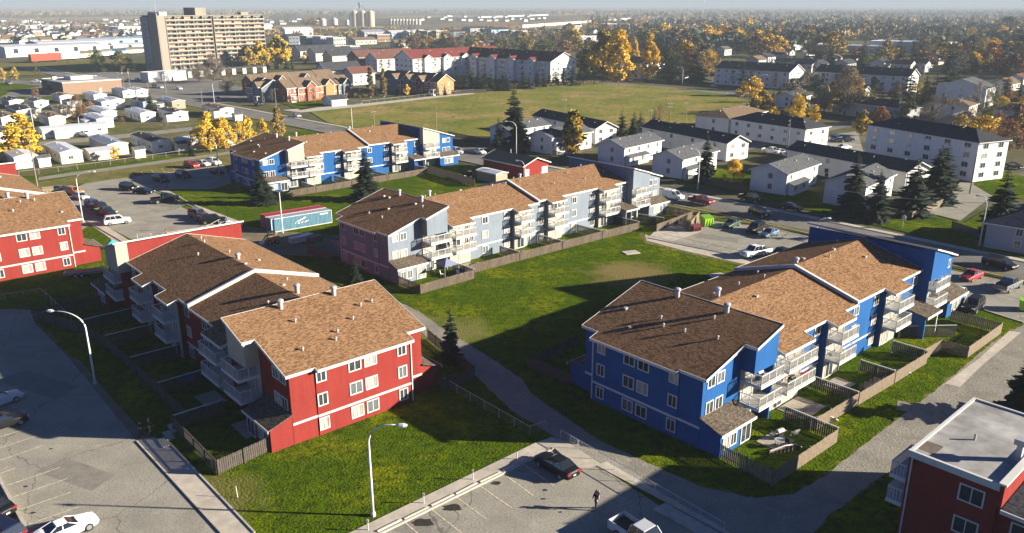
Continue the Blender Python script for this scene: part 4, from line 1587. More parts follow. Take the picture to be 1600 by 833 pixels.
LAWN = lawn_material()
VERGE = M_ramp('dry_verge_grass', [((0.13, 0.125, 0.035),), ((0.19, 0.155, 0.06), 0.2, .40, .62, 5), ((0.07, 0.085, 0.02), 0.6, .50, .72, 5), ((0.05, 0.05, 0.015), 3.0, .52, .75, 4)], bump=0.8)
FIELD = M_ramp('dry_field_grass', [((0.19, 0.185, 0.042),), ((0.30, 0.215, 0.085), 0.03, .46, .62, 6), ((0.115, 0.145, 0.03), 0.045, .48, .66, 6), ((0.13, 0.10, 0.04), 0.16, .56, .70, 6), ((0.07, 0.07, 0.02), 0.5, .50, .72, 5)], bump=1.0)
ASPH = M_ramp('worn_asphalt', [((0.30, 0.28, 0.235),), ((0.235, 0.22, 0.185), 0.22, .42, .66, 5), ((0.36, 0.335, 0.275), 0.5, .56, .74, 6), ((0.16, 0.15, 0.13), 6.0, .50, .72, 4)], bump=0.15, cracks=.5)
ROADM = M_ramp('street_asphalt', [((0.19, 0.18, 0.165),), ((0.145, 0.138, 0.13), 0.1, .42, .66, 5), ((0.23, 0.215, 0.19), 0.35, .56, .74, 6), ((0.11, 0.105, 0.098), 4.0, .52, .74, 4)], bump=0.1, cracks=.4)
GRAVEL = M_ramp('gravel_path', [((0.265, 0.245, 0.205),), ((0.20, 0.187, 0.16), 0.35, .42, .66, 5), ((0.32, 0.292, 0.238), 0.9, .56, .74, 6), ((0.11, 0.10, 0.09), 7.0, .52, .70, 3)], bump=0.4)
DIRT = M_ramp('bare_dirt', [((0.20, 0.16, 0.11),), ((0.14, 0.115, 0.08), 0.3, .42, .66, 5), ((0.10, 0.10, 0.04), 0.8, .55, .72, 6)], bump=0.4)
LINE = M('road_paint', (0.50, 0.44, 0.30), 0.45, 3, 0.8)
STAIN = M('oil_stain', (0.035, 0.028, 0.022), 0.4, 3, 0.6)
FARLAND = M_ramp('far_plain', [((0.125, 0.105, 0.062),), ((0.20, 0.155, 0.095), 0.0028, .44, .58, 4), ((0.065, 0.062, 0.034), 0.0055, .48, .60, 6), ((0.10, 0.105, 0.05), 0.02, .52, .66, 5), ((0.05, 0.048, 0.03), 0.06, .56, .72, 4)], bump=0.2)
SUBURB = M_ramp('suburb_ground', [((0.115, 0.105, 0.06),), ((0.07, 0.08, 0.03), 0.03, .42, .60, 5), ((0.15, 0.135, 0.105), 0.045, .52, .66, 5), ((0.06, 0.055, 0.035), 0.3, .52, .70, 4)], bump=0.3)

sheet('ground', [(-30000, -2000), (30000, -2000), (30000, 40000), (-30000, 40000)], FARLAND, -0.30, px=False)
sheet('suburb_ground', [(-700, 20), (1100, 20), (1500, 1500), (500, 1650), (-100, 1150), (-700, 640)], SUBURB, -0.12, px=False)
sheet('lawn', [(-260, -20), (200, -20), (170, 30), (76, 116), (-132, 342), (-240, 455), (-420, 440)], LAWN, 0.0, px=False)
# main street beyond the blocks, with kerbs and pavement
ST = [(-330, 566), (-136, 352), (-46, 259), (50, 157), (81, 121), (150, 45), (190, 0)]
sheet('street', strip(ST, 10.5), ROADM, 0.012, px=False)
for s in (-1, 1):
    off = []
    for i, p in enumerate(ST):
        a, b = ST[max(i - 1, 0)], ST[min(i + 1, len(ST) - 1)]
        d = dist(a, b); off.append((p[0] - s * (b[1] - a[1]) / d * 6.4, p[1] + s * (b[0] - a[0]) / d * 6.4))
    if s > 0:
        sheet('pavement', strip(off, 1.6), CONC, 0.024, px=False)
    k = MB()
    off2 = [(p[0] + (q[0] - p[0]) * .845, p[1] + (q[1] - p[1]) * .845) for p, q in zip(ST, off)]
    for a, b in zip(off2, off2[1:]):
        k.bar((*a, .06), (*b, .06), .22, .14)
    o = k.build('kerb', CONC); o['kind'] = 'structure'
ST2 = [(-60, 560), (26, 474), (84, 414), (128, 366), (180, 300), (250, 205)]
sheet('road', strip(ST2, 10), ROADM, 0.015, px=False)
sheet('road', strip([(-420, 470), (-300, 470), (-215, 420), (-150, 366)], 12), ROADM, 0.02, px=False)
sheet('road', strip([(62, 232), (96, 266), (150, 318)], 7), ROADM, 0.014, px=False)
sheet('parking_lot', [(1255, 262), (1225, 250), (1290, 212), (1340, 205), (1350, 240), (1300, 262)], ASPH, 0.02)
sheet('driveway', [(1452, 333), (1500, 285), (1525, 287), (1560, 272), (1585, 280), (1500, 345)], ASPH, 0.02)
sheet('parking_lot', [(0, 152), (20, 142), (68, 134), (66, 122), (170, 112), (300, 118), (420, 145), (430, 158), (330, 162), (240, 150), (185, 146), (100, 150)], ROADM, 0.026)
sheet('dry_field', [(524, 199), (640, 212), (760, 213), (860, 206), (1000, 206), (1100, 190), (1182, 160), (1130, 147), (1000, 133), (890, 130), (780, 140), (700, 150), (590, 163), (480, 172)], FIELD, 0.02)
sheet('footpath', [(440, 172), (560, 163), (690, 149), (740, 145), (742, 147), (690, 152), (560, 167), (470, 176)], CONC, 0.03)
# verge, path and lot on the left
sheet('verge', [(-60, 340), (60, 300), (135, 285), (347, 262), (440, 240), (440, 215), (330, 236), (100, 278), (-60, 305)], VERGE, 0.006)
PARK = M_ramp('trailer_park_ground', [((.12, .105, .05),), ((.09, .10, .03), .06, .42, .60, 5), ((.19, .16, .11), .09, .54, .68, 5), ((.06, .06, .025), .5, .52, .7, 5)], bump=.4)
sheet('trailer_park_ground', [(-120, 285), (60, 274), (150, 259), (300, 238), (430, 213), (470, 203), (320, 170), (230, 158), (120, 152), (-120, 160)], PARK, .004)
sheet('lane', [(60, 222), (130, 216), (240, 205), (300, 199), (300, 204), (240, 211), (135, 222), (60, 228)], GRAVEL, .03)
sheet('footpath', [(60, 282), (130, 272), (345, 243), (420, 231), (420, 227), (345, 239), (130, 267), (60, 277)], GRAVEL, 0.012)
sheet('parking_lot', [(60, 318), (135, 286), (240, 272), (350, 258), (362, 286), (330, 296), (236, 296), (262, 312), (300, 332), (365, 354), (330, 376), (270, 378), (205, 374), (150, 345), (128, 360), (60, 340)], ASPH, 0.014)
sheet('walkway', [(135, 347), (150, 343), (215, 384), (195, 388)], CONC, 0.02)
sheet('walkway', [(236, 297), (268, 302), (330, 335), (370, 352), (380, 348), (300, 318), (262, 297)], CONC, 0.022)
# lot in front of the blue block and along the street
sheet('parking_lot', [(1020, 374), (1042, 352), (1088, 342), (1215, 358), (1330, 385), (1480, 421), (1560, 437), (1700, 468), (1760, 520), (1640, 520), (1560, 492), (1490, 470), (1380, 440), (1230, 415), (1160, 405), (1090, 388)], ASPH, 0.014)
sheet('walkway', [(1008, 366), (1020, 372), (1090, 387), (1165, 403), (1260, 420), (1255, 428), (1150, 410), (1070, 392), (1010, 376)], CONC, 0.02)
sheet('service_slab', [(1012, 372), (1030, 355), (1085, 350), (1095, 362), (1070, 372), (1050, 377)], CONC, 0.024)
sheet('dirt_yard', [(330, 390), (372, 352), (440, 362), (540, 368), (560, 392), (520, 402), (430, 398)], DIRT, 0.01)
sheet('verge', [(1040, 338), (1085, 338), (1190, 352), (1330, 380), (1480, 416), (1600, 442), (1640, 446), (1620, 440), (1400, 386), (1200, 348), (1090, 322), (1040, 318)], VERGE, .018)
sheet('lawn', [(1000, 268), (1080, 285), (1190, 312), (1330, 343), (1480, 378), (1640, 418), (1720, 400), (1570, 312), (1505, 348), (1452, 336), (1420, 345), (1300, 312), (1150, 262), (1060, 262)], LAWN, .007)
# gravel path sweeping between the blocks


def rough(pts, amp, step, seed):
    """crumbling, wavering edge for paths worn into turf"""
    r = random.Random(seed)
    w = [P(*p) for p in pts]
    out = []
    for a, b in zip(w, w[1:] + w[:1]):
        n = max(1, int(dist(a, b) / step))
        for k in range(n):
            out.append((a[0] + (b[0] - a[0]) * k / n + r.uniform(-amp, amp), a[1] + (b[1] - a[1]) * k / n + r.uniform(-amp, amp)))
    return out


GP = [(620, 470), (655, 487), (700, 520), (745, 545), (790, 575), (815, 592), (830, 615), (862, 637), (940, 690), (1020, 727), (1100, 762), (1180, 779), (1240, 772), (1298, 737), (1342, 700), (1400, 657), (1470, 603), (1510, 570), (1552, 534), (1590, 512), (1680, 470), (1720, 540), (1620, 600), (1560, 632), (1490, 672), (1420, 716), (1345, 768), (1295, 806), (1268, 840), (1240, 1000), (1180, 1000), (1130, 838), (990, 752), (878, 690), (850, 672), (800, 642), (748, 592), (700, 556), (662, 522), (620, 488)]
WORN = M_ramp('worn_turf_edge', [((.15, .125, .055),), ((.085, .085, .02), .8, .45, .6, 6), ((.22, .18, .10), 1.5, .52, .66, 6)], bump=.4)
sheet('worn_edge', rough(GP, .4, .6, 3), WORN, 0.004, px=False)
sheet('gravel_path', rough(GP, .08, .8, 4), GRAVEL, 0.008, px=False)
sheet('worn_edge', rough([(40, 484), (60, 503), (116, 560), (166, 618), (226, 688), (214, 694), (154, 628), (104, 566), (50, 508)], .35, .7, 5), WORN, 0.010, px=False)
sheet('worn_edge', rough([(1000, 364), (1020, 370), (1096, 384), (1165, 401), (1260, 418), (1255, 430), (1150, 413), (1070, 395), (1005, 379)], .3, .7, 6), WORN, 0.006, px=False)
for k, (c, rx, ry) in enumerate((((120, 740), 3.2, 1.3), ((60, 600), 4.5, 1.6), ((640, 822), 1.8, 1.0), ((255, 318), 5, 2.2), ((1120, 372), 3.5, 1.5), ((1440, 640), 2.2, 1.1))):
    w = P(*c)
    sheet('tar_patch', [(w[0] + x * rx + y * ry * .4, w[1] + y * ry - x * rx * .5) for x, y in ((-1, -1), (1, -.9), (.95, 1), (-.9, .95))], M_ramp('tar_patch', [((.22, .205, .175),), ((.18, .168, .145), 1.2, .45, .62, 5)], bump=.1) if k == 0 else MATS['tar_patch'], .0165, px=False)
sheet('pavement', [(1470, 604), (1530, 560), (1577, 517), (1595, 520), (1530, 575), (1500, 605), (1478, 600)], CONC, 0.018)
# lot on the far left, in the shade of the red block
sheet('parking_lot', [(-330, 500), (20, 483), (48, 484), (56, 506), (110, 562), (160, 622), (214, 690), (345, 833), (430, 930), (-330, 1100)], ASPH, 0.012)
sheet('footpath', [(214, 688), (240, 684), (262, 690), (398, 833), (470, 905), (430, 918), (346, 833)], CONC, 0.03)
sheet('dirt_edge', [(112, 562), (122, 560), (160, 605), (216, 668), (240, 684), (215, 690), (160, 624)], DIRT, 0.016)
# lot at the bottom
sheet('parking_lot', [(540, 850), (860, 700), (935, 728), (1030, 790), (1150, 860), (1300, 1000), (500, 1000)], ASPH, 0.012)
sheet('pavement', [(520, 846), (838, 692), (862, 684), (884, 690), (940, 726), (905, 737), (866, 700), (572, 846)], CONC, 0.07)
sheet('pavement', [(1022, 795), (1040, 787), (1125, 835), (1200, 880), (1180, 890), (1100, 840)], CONC, 0.08)
sheet('pavement', [(930, 727), (948, 722), (1150, 838), (1146, 842)], CONC, 0.05)
kb = MB()
for pts in (((574, 845), (867, 701)), ((905, 735), (867, 701)), ((1022, 796), (1100, 840))):
    a, b = P(*pts[0]), P(*pts[1])
    kb.bar((*a, .07), (*b, .07), .18, .16)
o = kb.build('kerb', CONC); o['kind'] = 'structure'
kb = MB()
for pts in (((214, 690), (345, 833)), ((345, 833), (430, 930)), ((262, 690), (398, 833))):
    a, b = P(*pts[0]), P(*pts[1])
    kb.bar((*a, .06), (*b, .06), .14, .12)
o = kb.build('kerb', CONC); o['kind'] = 'structure'
kb = MB()
for a, b in (((1012, 372), (1165, 403)), ((1165, 403), (1260, 420)), ((236, 297), (370, 352)), ((136, 346), (205, 386)), ((1490, 470), (1600, 505))):
    kb.bar((*P(*a), .06), (*P(*b), .06), .16, .13)
o = kb.build('kerb', CONC); o['kind'] = 'structure'


def line_marks(name, segs, w=.11, z=.022):
    b = MB()
    for p, q in segs:
        a, c = P(*p), P(*q)
        s = strip([a, c], w)
        b.quad(*[(x, y, z) for x, y in s])
    o = b.build(name, LINE); o['kind'] = 'structure'


c6 = lambda ox: (lambda x, y: (ox + x / 3.91, 620 + y / 3.91))
q0, q4, q8 = c6(0), c6(400), c6(800)
line_marks('parking_lines', [(q0(*a), q0(*b)) for a, b in (((-60, 265), (185, 188)), ((-60, 333), (225, 240)), ((-60, 410), (268, 297)), ((0, 470), (93, 437)), ((45, 543), (365, 433)), ((85, 612), (412, 500)), ((125, 690), (430, 585)), ((175, 780), (495, 668)), ((240, 880), (560, 760)), ((-60, 110), (105, 62)), ((-60, 30), (60, 0)))])
line_marks('parking_lines', [(q4(*a), q4(*b)) for a, b in (((895, 755), (1040, 880)), ((1060, 680), (1255, 833)), ((1212, 605), (1410, 750)), ((1352, 535), (1564, 682)), ((745, 830), (900, 960)))] + [(q8(*a), q8(*b)) for a, b in (((-60, 468), (130, 605)), ((65, 410), (255, 545)))])
line_marks('parking_lines', [((120 + 18 * k, 356 + 7 * k - 40 + 12), (150 + 18 * k, 350 + 7 * k - 40 + 10)) for k in range(0)] + [(q(200), r(200)) for q, r in ()] + [((204 + k * 16, 270 - k * 2.2), (210 + k * 16, 276 - k * 2.2)) for k in range(7)] + [((1100 + 22 * k, 385 + 4.4 * k), (1112 + 22 * k, 379 + 4.4 * k)) for k in range(4)])


def blot(name, c, rx, ry, mat, z):
    w = P(*c)
    pts = []
    for k in range(14):
        a = k / 14 * 6.283
        j = rnd.uniform(.72, 1.2)
        pts.append((w[0] + math.cos(a) * rx * j, w[1] + math.sin(a) * ry * j))
    sheet(name, pts, mat, z, px=False)


for c, r in (((1015, 770), 1.0), ((1200, 680), .85), ((1465, 528), .5)):
    blot('oil_stain', q4(*c), r, r * .62, STAIN, .018)
for c, r in (((200, 625), .14), ((185, 625), .16), ((200, 572), .25), ((295, 705), .16)):
    blot('oil_stain', q8(*c), r, r * .7, STAIN, .018)
for c, r in (((155, 548), .22), ((203, 710), .22), ((312, 318), .2)):
    blot('oil_stain', q0(*c), r, r * .7, STAIN, .018)
for c, L in (((986, 395), 2.6), ((1121, 431), 2.6)):
    t = thing('concrete_pad', 'pale concrete service pad set in the lawn ' + ('in front of the grey block' if c[0] < 1000 else 'behind the blue block near the car park'), 'slab', (*P(*c), 0), R(20))
    b = MB(); b.box(-L / 2, L / 2, -L * .36, L * .36, 0, .12); b.build('slab', CONC, t)
    b = MB(); b.lathe([(.35, .12), (.35, .14)], 12); b.build('manhole_lid', METAL, t)

# ------------------------------------------------------------------ the townhouse blocks
o = P(605, 367, 7.35)
GRAY_O, GRAY_A = o, 42.5
gray = townhouse('slate grey stucco block with brown shingle roof across the lawn', GRAY_O, GRAY_A, 1, 66, [(11.2, 15.6), (25.3, 28.5), (33.4, 37.0), (46.9, 51.3)], SLATE_STUCCO, SLATE_STUCCO, step=31.3, hi_a=55.7, vest=(51.8, 55.3), seed=1)
BLUE_O, BLUE_A = P(1099, 591, 7.35), 42.0
blue = townhouse('bright blue stucco block closest to the gravel path bend, brown roof', BLUE_O, BLUE_A, 1, 58.6, [(11.4, 17.2), (22.3, 26.3), (36.4, 40.8)], BLUE_STUCCO, BLUE_STUCCO, step=29.4, hi_a=47.4, vest=(43.0, 47.0), seed=2)
RED_O, RED_A = P(451, 586, 7.35), 131.5
red = townhouse('red stucco block with sunlit end wall above the street lamp lawn', RED_O, RED_A, -1, 56, [(11.6, 16.4), (26.7, 30.6), (35.3, 39.0)], RED_STUCCO, CREAM, step=23.8, hi_a=45.5, seed=3)
BB_O, BB_A = P(405, 250, 7.35), 42.0
bback = townhouse('blue stucco block with cream balcony bays behind the shipping containers', BB_O, BB_A, 1, 54.4, [(10.8, 14.6), (20.8, 24.9), (34.6, 38.4)], BLUE_STUCCO, CREAM, D=18.2, step=28.2, hi_a=43.8, vest=(39.6, 43.2), seed=4)
q = P(131, 347, 7.1)
RL_A = 131.5
RL_O = (q[0] - 15.9 * math.cos(R(41.5)), q[1] - 15.9 * math.sin(R(41.5)))
redl = townhouse('red stucco block at the edge beside the flatbed trailer, tan roof', RL_O, RL_A, -1, 56, [(11.6, 16.4), (26.7, 30.6), (35.3, 39.0)], RED_STUCCO, CREAM, step=23.8, hi_a=45.5, seed=5)


def local(o, ang, hand=1):
    ea = (math.cos(R(ang)), math.sin(R(ang)))
    eb = (-hand * ea[1], hand * ea[0])
    return lambda a, b: (o[0] + a * ea[0] + b * eb[0], o[1] + a * ea[1] + b * eb[1])


# flat-roofed red block at the lower right
C0 = P(1422.5, 705.5, 7.6)
rr = thing('flat_roofed_block', 'dark red block with grey flat roof and two end windows', 'apartment block', (*C0, 0), R(42))
b = MB(); b.box(0, 13, -6.3, 0, 0, 7.35); b.box(0.4, 13, -15, -6.3, 0, 5.9); b.build('wall', RED_STUCCO, rr)
b = MB(); b.box(.0, 13.0, -6.3, 0, 7.35, 7.55); b.build('flat_roof', MEMBRANE, rr)
b = MB()
b.box(-.12, .12, -6.3, .12, 7.2, 7.75); b.box(.12, 13.1, -.12, .12, 7.2, 7.68); b.box(12.9, 13.1, -6.3, -.12, 7.3, 7.68)
b.build('roof_edge', WHITE, rr)
b = MB()
b.box(-.2, 13, -6.62, -6.34, 6, 7.8); b.build('parapet_wall', RED_STUCCO, rr)
b = MB(); b.box(-.3, 13.05, -6.74, -6.22, 7.8, 7.96); b.build('parapet_cap', WHITE, rr)
b = MB(); b.hexa([(-.5, -15, 5.9), (13, -15, 6.6), (13, -6.7, 6.6), (-.5, -6.7, 5.9)], [(-.5, -15, 6.05), (13, -15, 6.75), (13, -6.7, 6.75), (-.5, -6.7, 6.05)]); b.build('lower_roof', SHINGLE_BLACK, rr, uvslope=True)
b = MB(); b.box(-.6, -.5, -15, -6.7, 5.8, 6.1); b.build('fascia', WHITE, rr)
b = MB(); b.box(4.6, 5.1, -6.1, -5.7, 7.55, 8.9); b.box(4.4, 5.3, -6.3, -5.5, 8.9, 9.35); b.build('chimney', METAL, rr)
b = MB(); b.lathe([(.1, 7.5), (.1, 8.1)], 8, (5.6, -2.6)); b.build('vent_pipe', METAL, rr)
b = MB(); b.box(1.0, 2.7, -1.4, -.2, 7.555, 7.565); b.build('roof_patch', M('roof_patch_brown', (0.13, .10, .08), .3, 1.5), rr)
for y, z in ((-4.6, 5.3), (-4.6, 2.6), (-4.6, .3)):
    window(rr, (0, y, z), -math.pi / 2, 1.75, 1.4, pick=0)
for y, z in ((-8.4, 3.1), (-8.4, .1)):
    window(rr, (.4, y, z), -math.pi / 2, 2.2, 1.95, name='patio_door', pick=0)
    b = MB(); b.box(-1.2, .38, -10, -6.9, z - .25, z - .05); bo = b.build('balcony', WHITE, rr)
    r = MB()
    for k in range(16):
        r.box(-1.18, -1.14, -9.95 + k * .2, -9.91 + k * .2, z, z + 1.0)
    r.box(-1.2, -1.12, -10, -6.9, z + 1, z + 1.07); r.build('railing', WHITE, bo)
for z in (2.9, 5.1):
    b = MB(); b.box(.15, 3.8, .03, 1.3, z - .35, z); bo = b.build('balcony', WHITE, rr)
    r = MB()
    for x0, y0, x1, y1 in ((.2, .05, .2, 1.25), (.2, 1.25, 3.75, 1.25), (3.75, 1.25, 3.75, .05)):
        n = int(math.hypot(x1 - x0, y1 - y0) / .22)
        r.bar((x0, y0, z + 1.05), (x1, y1, z + 1.05), .08)
        for k in range(n + 1):
            xx, yy = x0 + (x1 - x0) * k / n, y0 + (y1 - y0) * k / n
            r.bar((xx, yy, z), (xx, yy, z + 1.05), .05)
    r.build('railing', WHITE, bo)
b = MB(); b.bar((-.06, -.25, 0.1), (-.06, -.25, 7.2), .1); b.build('downpipe', WHITE, rr)

# ------------------------------------------------------------------ yard fences
def yards(o, ang, hand, name, outer, dividers, mat, capmat=True, h=1.5, ends=()):
    lo = local(o, ang, hand)
    for i, (a0, b0, a1, b1) in enumerate(outer):
        fence('%s outer yard fence of the %s, %s' % ('grey-brown board' if i % 2 == 0 else 'weathered board', name, ORD[i] + ' run from its street-lamp end' if 'red' in name else ORD[i] + ' run from its path end'), lo(a0, b0), lo(a1, b1), h, mat, px=False)
    for i, (a0, b0, a1, b1) in enumerate(dividers):
        fence('slatted yard divider with white rail, %s behind the %s' % (ORD[i], name), lo(a0, b0), lo(a1, b1), h, WOOD_DARK, gap=.07, cap=True, px=False, group='yard dividers with white rails')


ORD = ['first', 'second', 'third', 'fourth', 'fifth', 'sixth', 'seventh', 'eighth', 'ninth', 'tenth', 'eleventh', 'twelfth', 'thirteenth', 'fourteenth', 'fifteenth', 'sixteenth', 'seventeenth', 'eighteenth', 'nineteenth', 'twentieth']
ORD += ['twenty-' + w for w in ORD[:9]] + ['thirtieth'] + ['thirty-' + w for w in ORD[:9]] + ['fortieth'] + ['forty-' + w for w in ORD[:9]] + ['fiftieth'] + ['fifty-' + w for w in ORD[:9]]
yards(GRAY_O, GRAY_A, 1, 'grey block', [(0.0, -2.4, 0, -7.9), (0, -7.9, 10.2, -7.9), (10.4, -5.6, 21.6, -5.9), (21.8, -5.9, 31.4, -6.1), (31.6, -6.1, 41.4, -6.4), (41.6, -6.4, 51.2, -6.9), (52.6, -10.0, 65.6, -8.6), (65.8, -2.4, 65.8, -8.4), (53, -4.0, 56, -7.2)],
      [(10.3, -2.6, 10.3, -7.8), (21.7, -1.0, 21.7, -5.8), (31.5, -.2, 31.5, -6.0), (41.5, -.2, 41.5, -6.3), (51.4, -.4, 51.4, -6.8), (56, -2.8, 57.2, -8.0)], WOOD)
yards(BLUE_O, BLUE_A, 1, 'front blue block', [(0.1, -2.4, -.4, -8.1), (-.4, -8.1, 3.2, -8.2), (3.3, -8.2, 10.8, -8.3), (11.5, -5.8, 19.6, -6.1), (19.8, -6.1, 27.6, -6.4), (27.8, -6.4, 35.8, -6.6), (36.2, -6.0, 41, -6.2), (41.1, -9.2, 52.2, -9.2), (52.3, -3.0, 52.3, -9.1), (41.0, -6.0, 41.0, -9.1)],
      [(11.1, -2.6, 10.9, -8.2), (19.7, -.6, 19.7, -6.0), (27.7, -2.4, 27.7, -6.3), (36.0, -2.4, 36.0, -6.4), (41.2, -1.0, 46.9, -5.6)], WOOD_PALE)
yards(RED_O, RED_A, -1, 'front red block', [(.5, -2.4, -.2, -7.6), (-.2, -7.6, 10.5, -7.6), (10.7, -6.2, 19.0, -6.2), (19.2, -6.2, 27.8, -6.3), (28, -6.3, 36.6, -6.5), (36.8, -6.5, 44, -7.6), (44.2, -7.6, 52.6, -11.0), (52.8, -2.6, 52.8, -10.9)],
      [(10.6, -2.6, 10.6, -7.5), (19.1, -.6, 19.1, -6.1), (27.9, -.6, 27.9, -6.2), (36.7, -.6, 36.7, -6.4), (44.4, -.2, 44.1, -7.4)], WOOD_DARK)
yards(BB_O, BB_A, 1, 'rear blue block', [(-.2, -2.4, -.4, -8.3), (-.4, -8.3, 8.6, -8.6), (8.8, -8.6, 18, -8.4), (18.2, -8.4, 28, -8.4), (28.2, -8.4, 39.8, -8.0)],
      [(8.7, -2.4, 8.7, -8.4), (18.1, -.6, 18.1, -8.2), (28.1, -2.3, 28.1, -8.2), (39.9, -.5, 39.9, -7.8)], WOOD)
fence('tall grey board fence between the rear blue block and the red-gabled house', (664, 268), (741, 292), 1.9, WOOD_DARK)
fence('board fence on the shaded side beside the grey block end wall', (481, 395), (516, 410), 1.6, WOOD_DARK)
fence('low board fence at the shaded corner of the front blue block', (826, 575), (890, 603), 1.5, WOOD_DARK)
fence('board fence closing the small corner yard of the front blue block', (826, 575), (903, 540), 1.5, WOOD)
fence('board fence behind the red block beside the small spruce', (668, 531), (740, 590), 1.5, WOOD_DARK)
fence('pale slatted fence running to the annex of the front red block', (690, 612), (742, 594), 1.4, WOOD_DARK, gap=.07)
fence('long board fence below the white houses along the street pavement', (1072, 282), (1165, 301), 1.6, WOOD_DARK)
fence('board fence around the shaded garden under the two big spruces', (1366, 332), (1424, 343), 1.5, WOOD_PALE)
fence('sunlit pale board fence return beside the two big spruces', (1424, 343), (1472, 322), 1.5, WOOD_PALE)
fence('low grey board fence in front of the shaded house at the edge', (1486, 357), (1528, 372), 1.5, WOOD_DARK)
fence('board fence behind the street lamp beside the first white house', (700, 213), (764, 226), 1.6, WOOD_DARK)
fence('board fence before the golden tree and white house', (863, 243), (934, 257), 1.5, WOOD_DARK)
rail_fence('chain-link fence along the gravel path beside the bottom car park', [(876, 686), (1131, 834)], 1.0, mesh=True)
rail_fence('chain-link fence on the shaded lawn ending at the path corner', [(694, 603), (828, 681), (853, 671)], 1.0, mesh=True)
rail_fence('grey pipe rail fence with a corner by the flatbed trailer', [(-20, 476), (66, 462), (112, 505)], 1.1)
rail_fence('low pipe rail beside the shaded lot at the yard gate', [(52, 505), (92, 492)], 1.1)
rail_fence('white pipe rail along the red wall by the rear car park', [(215, 374), (258, 372), (322, 362), (352, 346)], .95, mat=WHITE)
rail_fence('low pipe rail along the sunlit walkway of the white pickup', [(1034, 370), (1170, 400)], .6)
rail_fence('long grey railing at the top edge of the dry field beside town houses', [(566, 163), (740, 144)], 1.4, sp=4)
rail_fence('chain-link fence behind the mobile homes', [(30, 276), (150, 262), (300, 240), (410, 222)], 1.3, sp=4)
rail_fence('wire fence along the dry field beside the far road', [(890, 129), (1130, 146), (1180, 158)], 1.2, sp=5)
fence('long dark board fence between the dry field and the dark spruces', (655, 148), (760, 145), 1.8, WOOD_DARK)
fence('wooden lean-to dumpster screen, open at the front', (1066, 356), (1078, 362), 1.9, WOOD)
fence('wooden dumpster screen side beside the maroon dumpster', (1078, 362), (1092, 345), 1.9, WOOD_PALE)
# ------------------------------------------------------------------ white houses beyond the street
A('white row house with grey roof beside the tall dark spruce', (796, 229.4), 17)
A('white row house with grey roof half hidden by the golden poplar', (862, 242), 17)
B('long white house with black roof at the dry field edge, behind the golden poplar', (930, 226), 36, 7.8)
A('white row house with grey roof just beyond the grey block roof', (974.7, 260), 18)
A('white row house with grey roof behind the single spruce and curved lamp', (1065, 280), 17)
B('long low white house with black roof running behind two grey-roofed houses', (1134, 252), 36, 8.0)
A('white hip-roofed house at the field corner with yellow tree behind', (1137, 212), 27, 12, 5.4, 2.2, hip=True, roof=SHINGLE_BROWN, lean=None, wall=SIDING)
B('long white two-storey building with dark hipped roof and sunlit end', (1255.6, 232), 28, 11, 5.6, 2.4, ang=124, hip=True, nf=6)
A('white row house with grey roof by the black cars on the street', (1227, 305.6), 17)
A('white house with grey roof partly behind two slim spruces', (1349, 327), 17)
B('long white row house with black roof between the slim spruces and the big white block', (1412, 302), 34, 8.5, lean=None)
B('large four-storey white apartment block with hipped black roof', (1519, 284.5), 33, 10.5, 9.4, 2.4, ang=114, hip=True, storeys=4, nf=6, ne=2, name='apartment_block', cat='apartment block', vents=2, group='white apartment blocks', ws=(1.8, 1.35))
A('shaded grey-walled house with dark hipped roof at the picture edge', (1630, 402), 16, 9, 4.4, 2.2, hip=True, roof=SHINGLE_GREY, lean=None, wall=SIDING_GREY)
B('white three-storey apartment block with black roof by the far road', (1231, 140), 42, 16, 8.6, 3.4, storeys=3, nf=9, ne=4, name='apartment_block', cat='apartment block', group='white apartment blocks', bal=(6, 30), ws=(1.4, 1.2))
B('white three-storey block with black roof behind the wide bare tree', (1416, 147), 46, 14, 8.2, 3.2, storeys=3, nf=10, ne=3, name='apartment_block', cat='apartment block', group='white apartment blocks', bal=(32, 40), ws=(1.4, 1.2))
A('white apartment block with broad grey gable near the bare birch', (1536.6, 169), 16, 19, 8.0, 3.2, storeys=3, ne=3, nf=5, lean=None, name='apartment_block', cat='apartment block', group='white apartment blocks')
A('small white hipped house beside the bare round tree', (1511, 188.5), 12, 12, 5.2, 2.0, hip=True, roof=SHINGLE_BROWN, lean=None)
B('grey house with black roof behind the orange and yellow trees', (1408, 192), 30, 10, 5.0, 2.2, hip=True, wall=SIDING_GREY, nf=4)
A('white two-storey house cut by the picture edge near the green lawn', (1612, 200), 12, 12, 5.4, 2, hip=True, lean=None, roof=SHINGLE_BLACK)
A('tan bungalow tucked behind the roof of the four-storey white block', (1506, 203), 14, 9, 3.0, 1.8, storeys=1, lean=None, wall=SIDING_TAN)
B('white house with black roof above the orange tree and shaded yard', (1345, 160), 16, 9, 4.6, 2.0)
A('dark-roofed white house behind the golden tree cluster', (1243, 170), 14, 9, 4.6, 1.9, roof=SHINGLE_BLACK)
A('brick and white low house between dark roof and four-storey block', (1430, 300), 14, 8, 3.4, 1.6, storeys=1, wall=SIDING_TAN, lean=None)

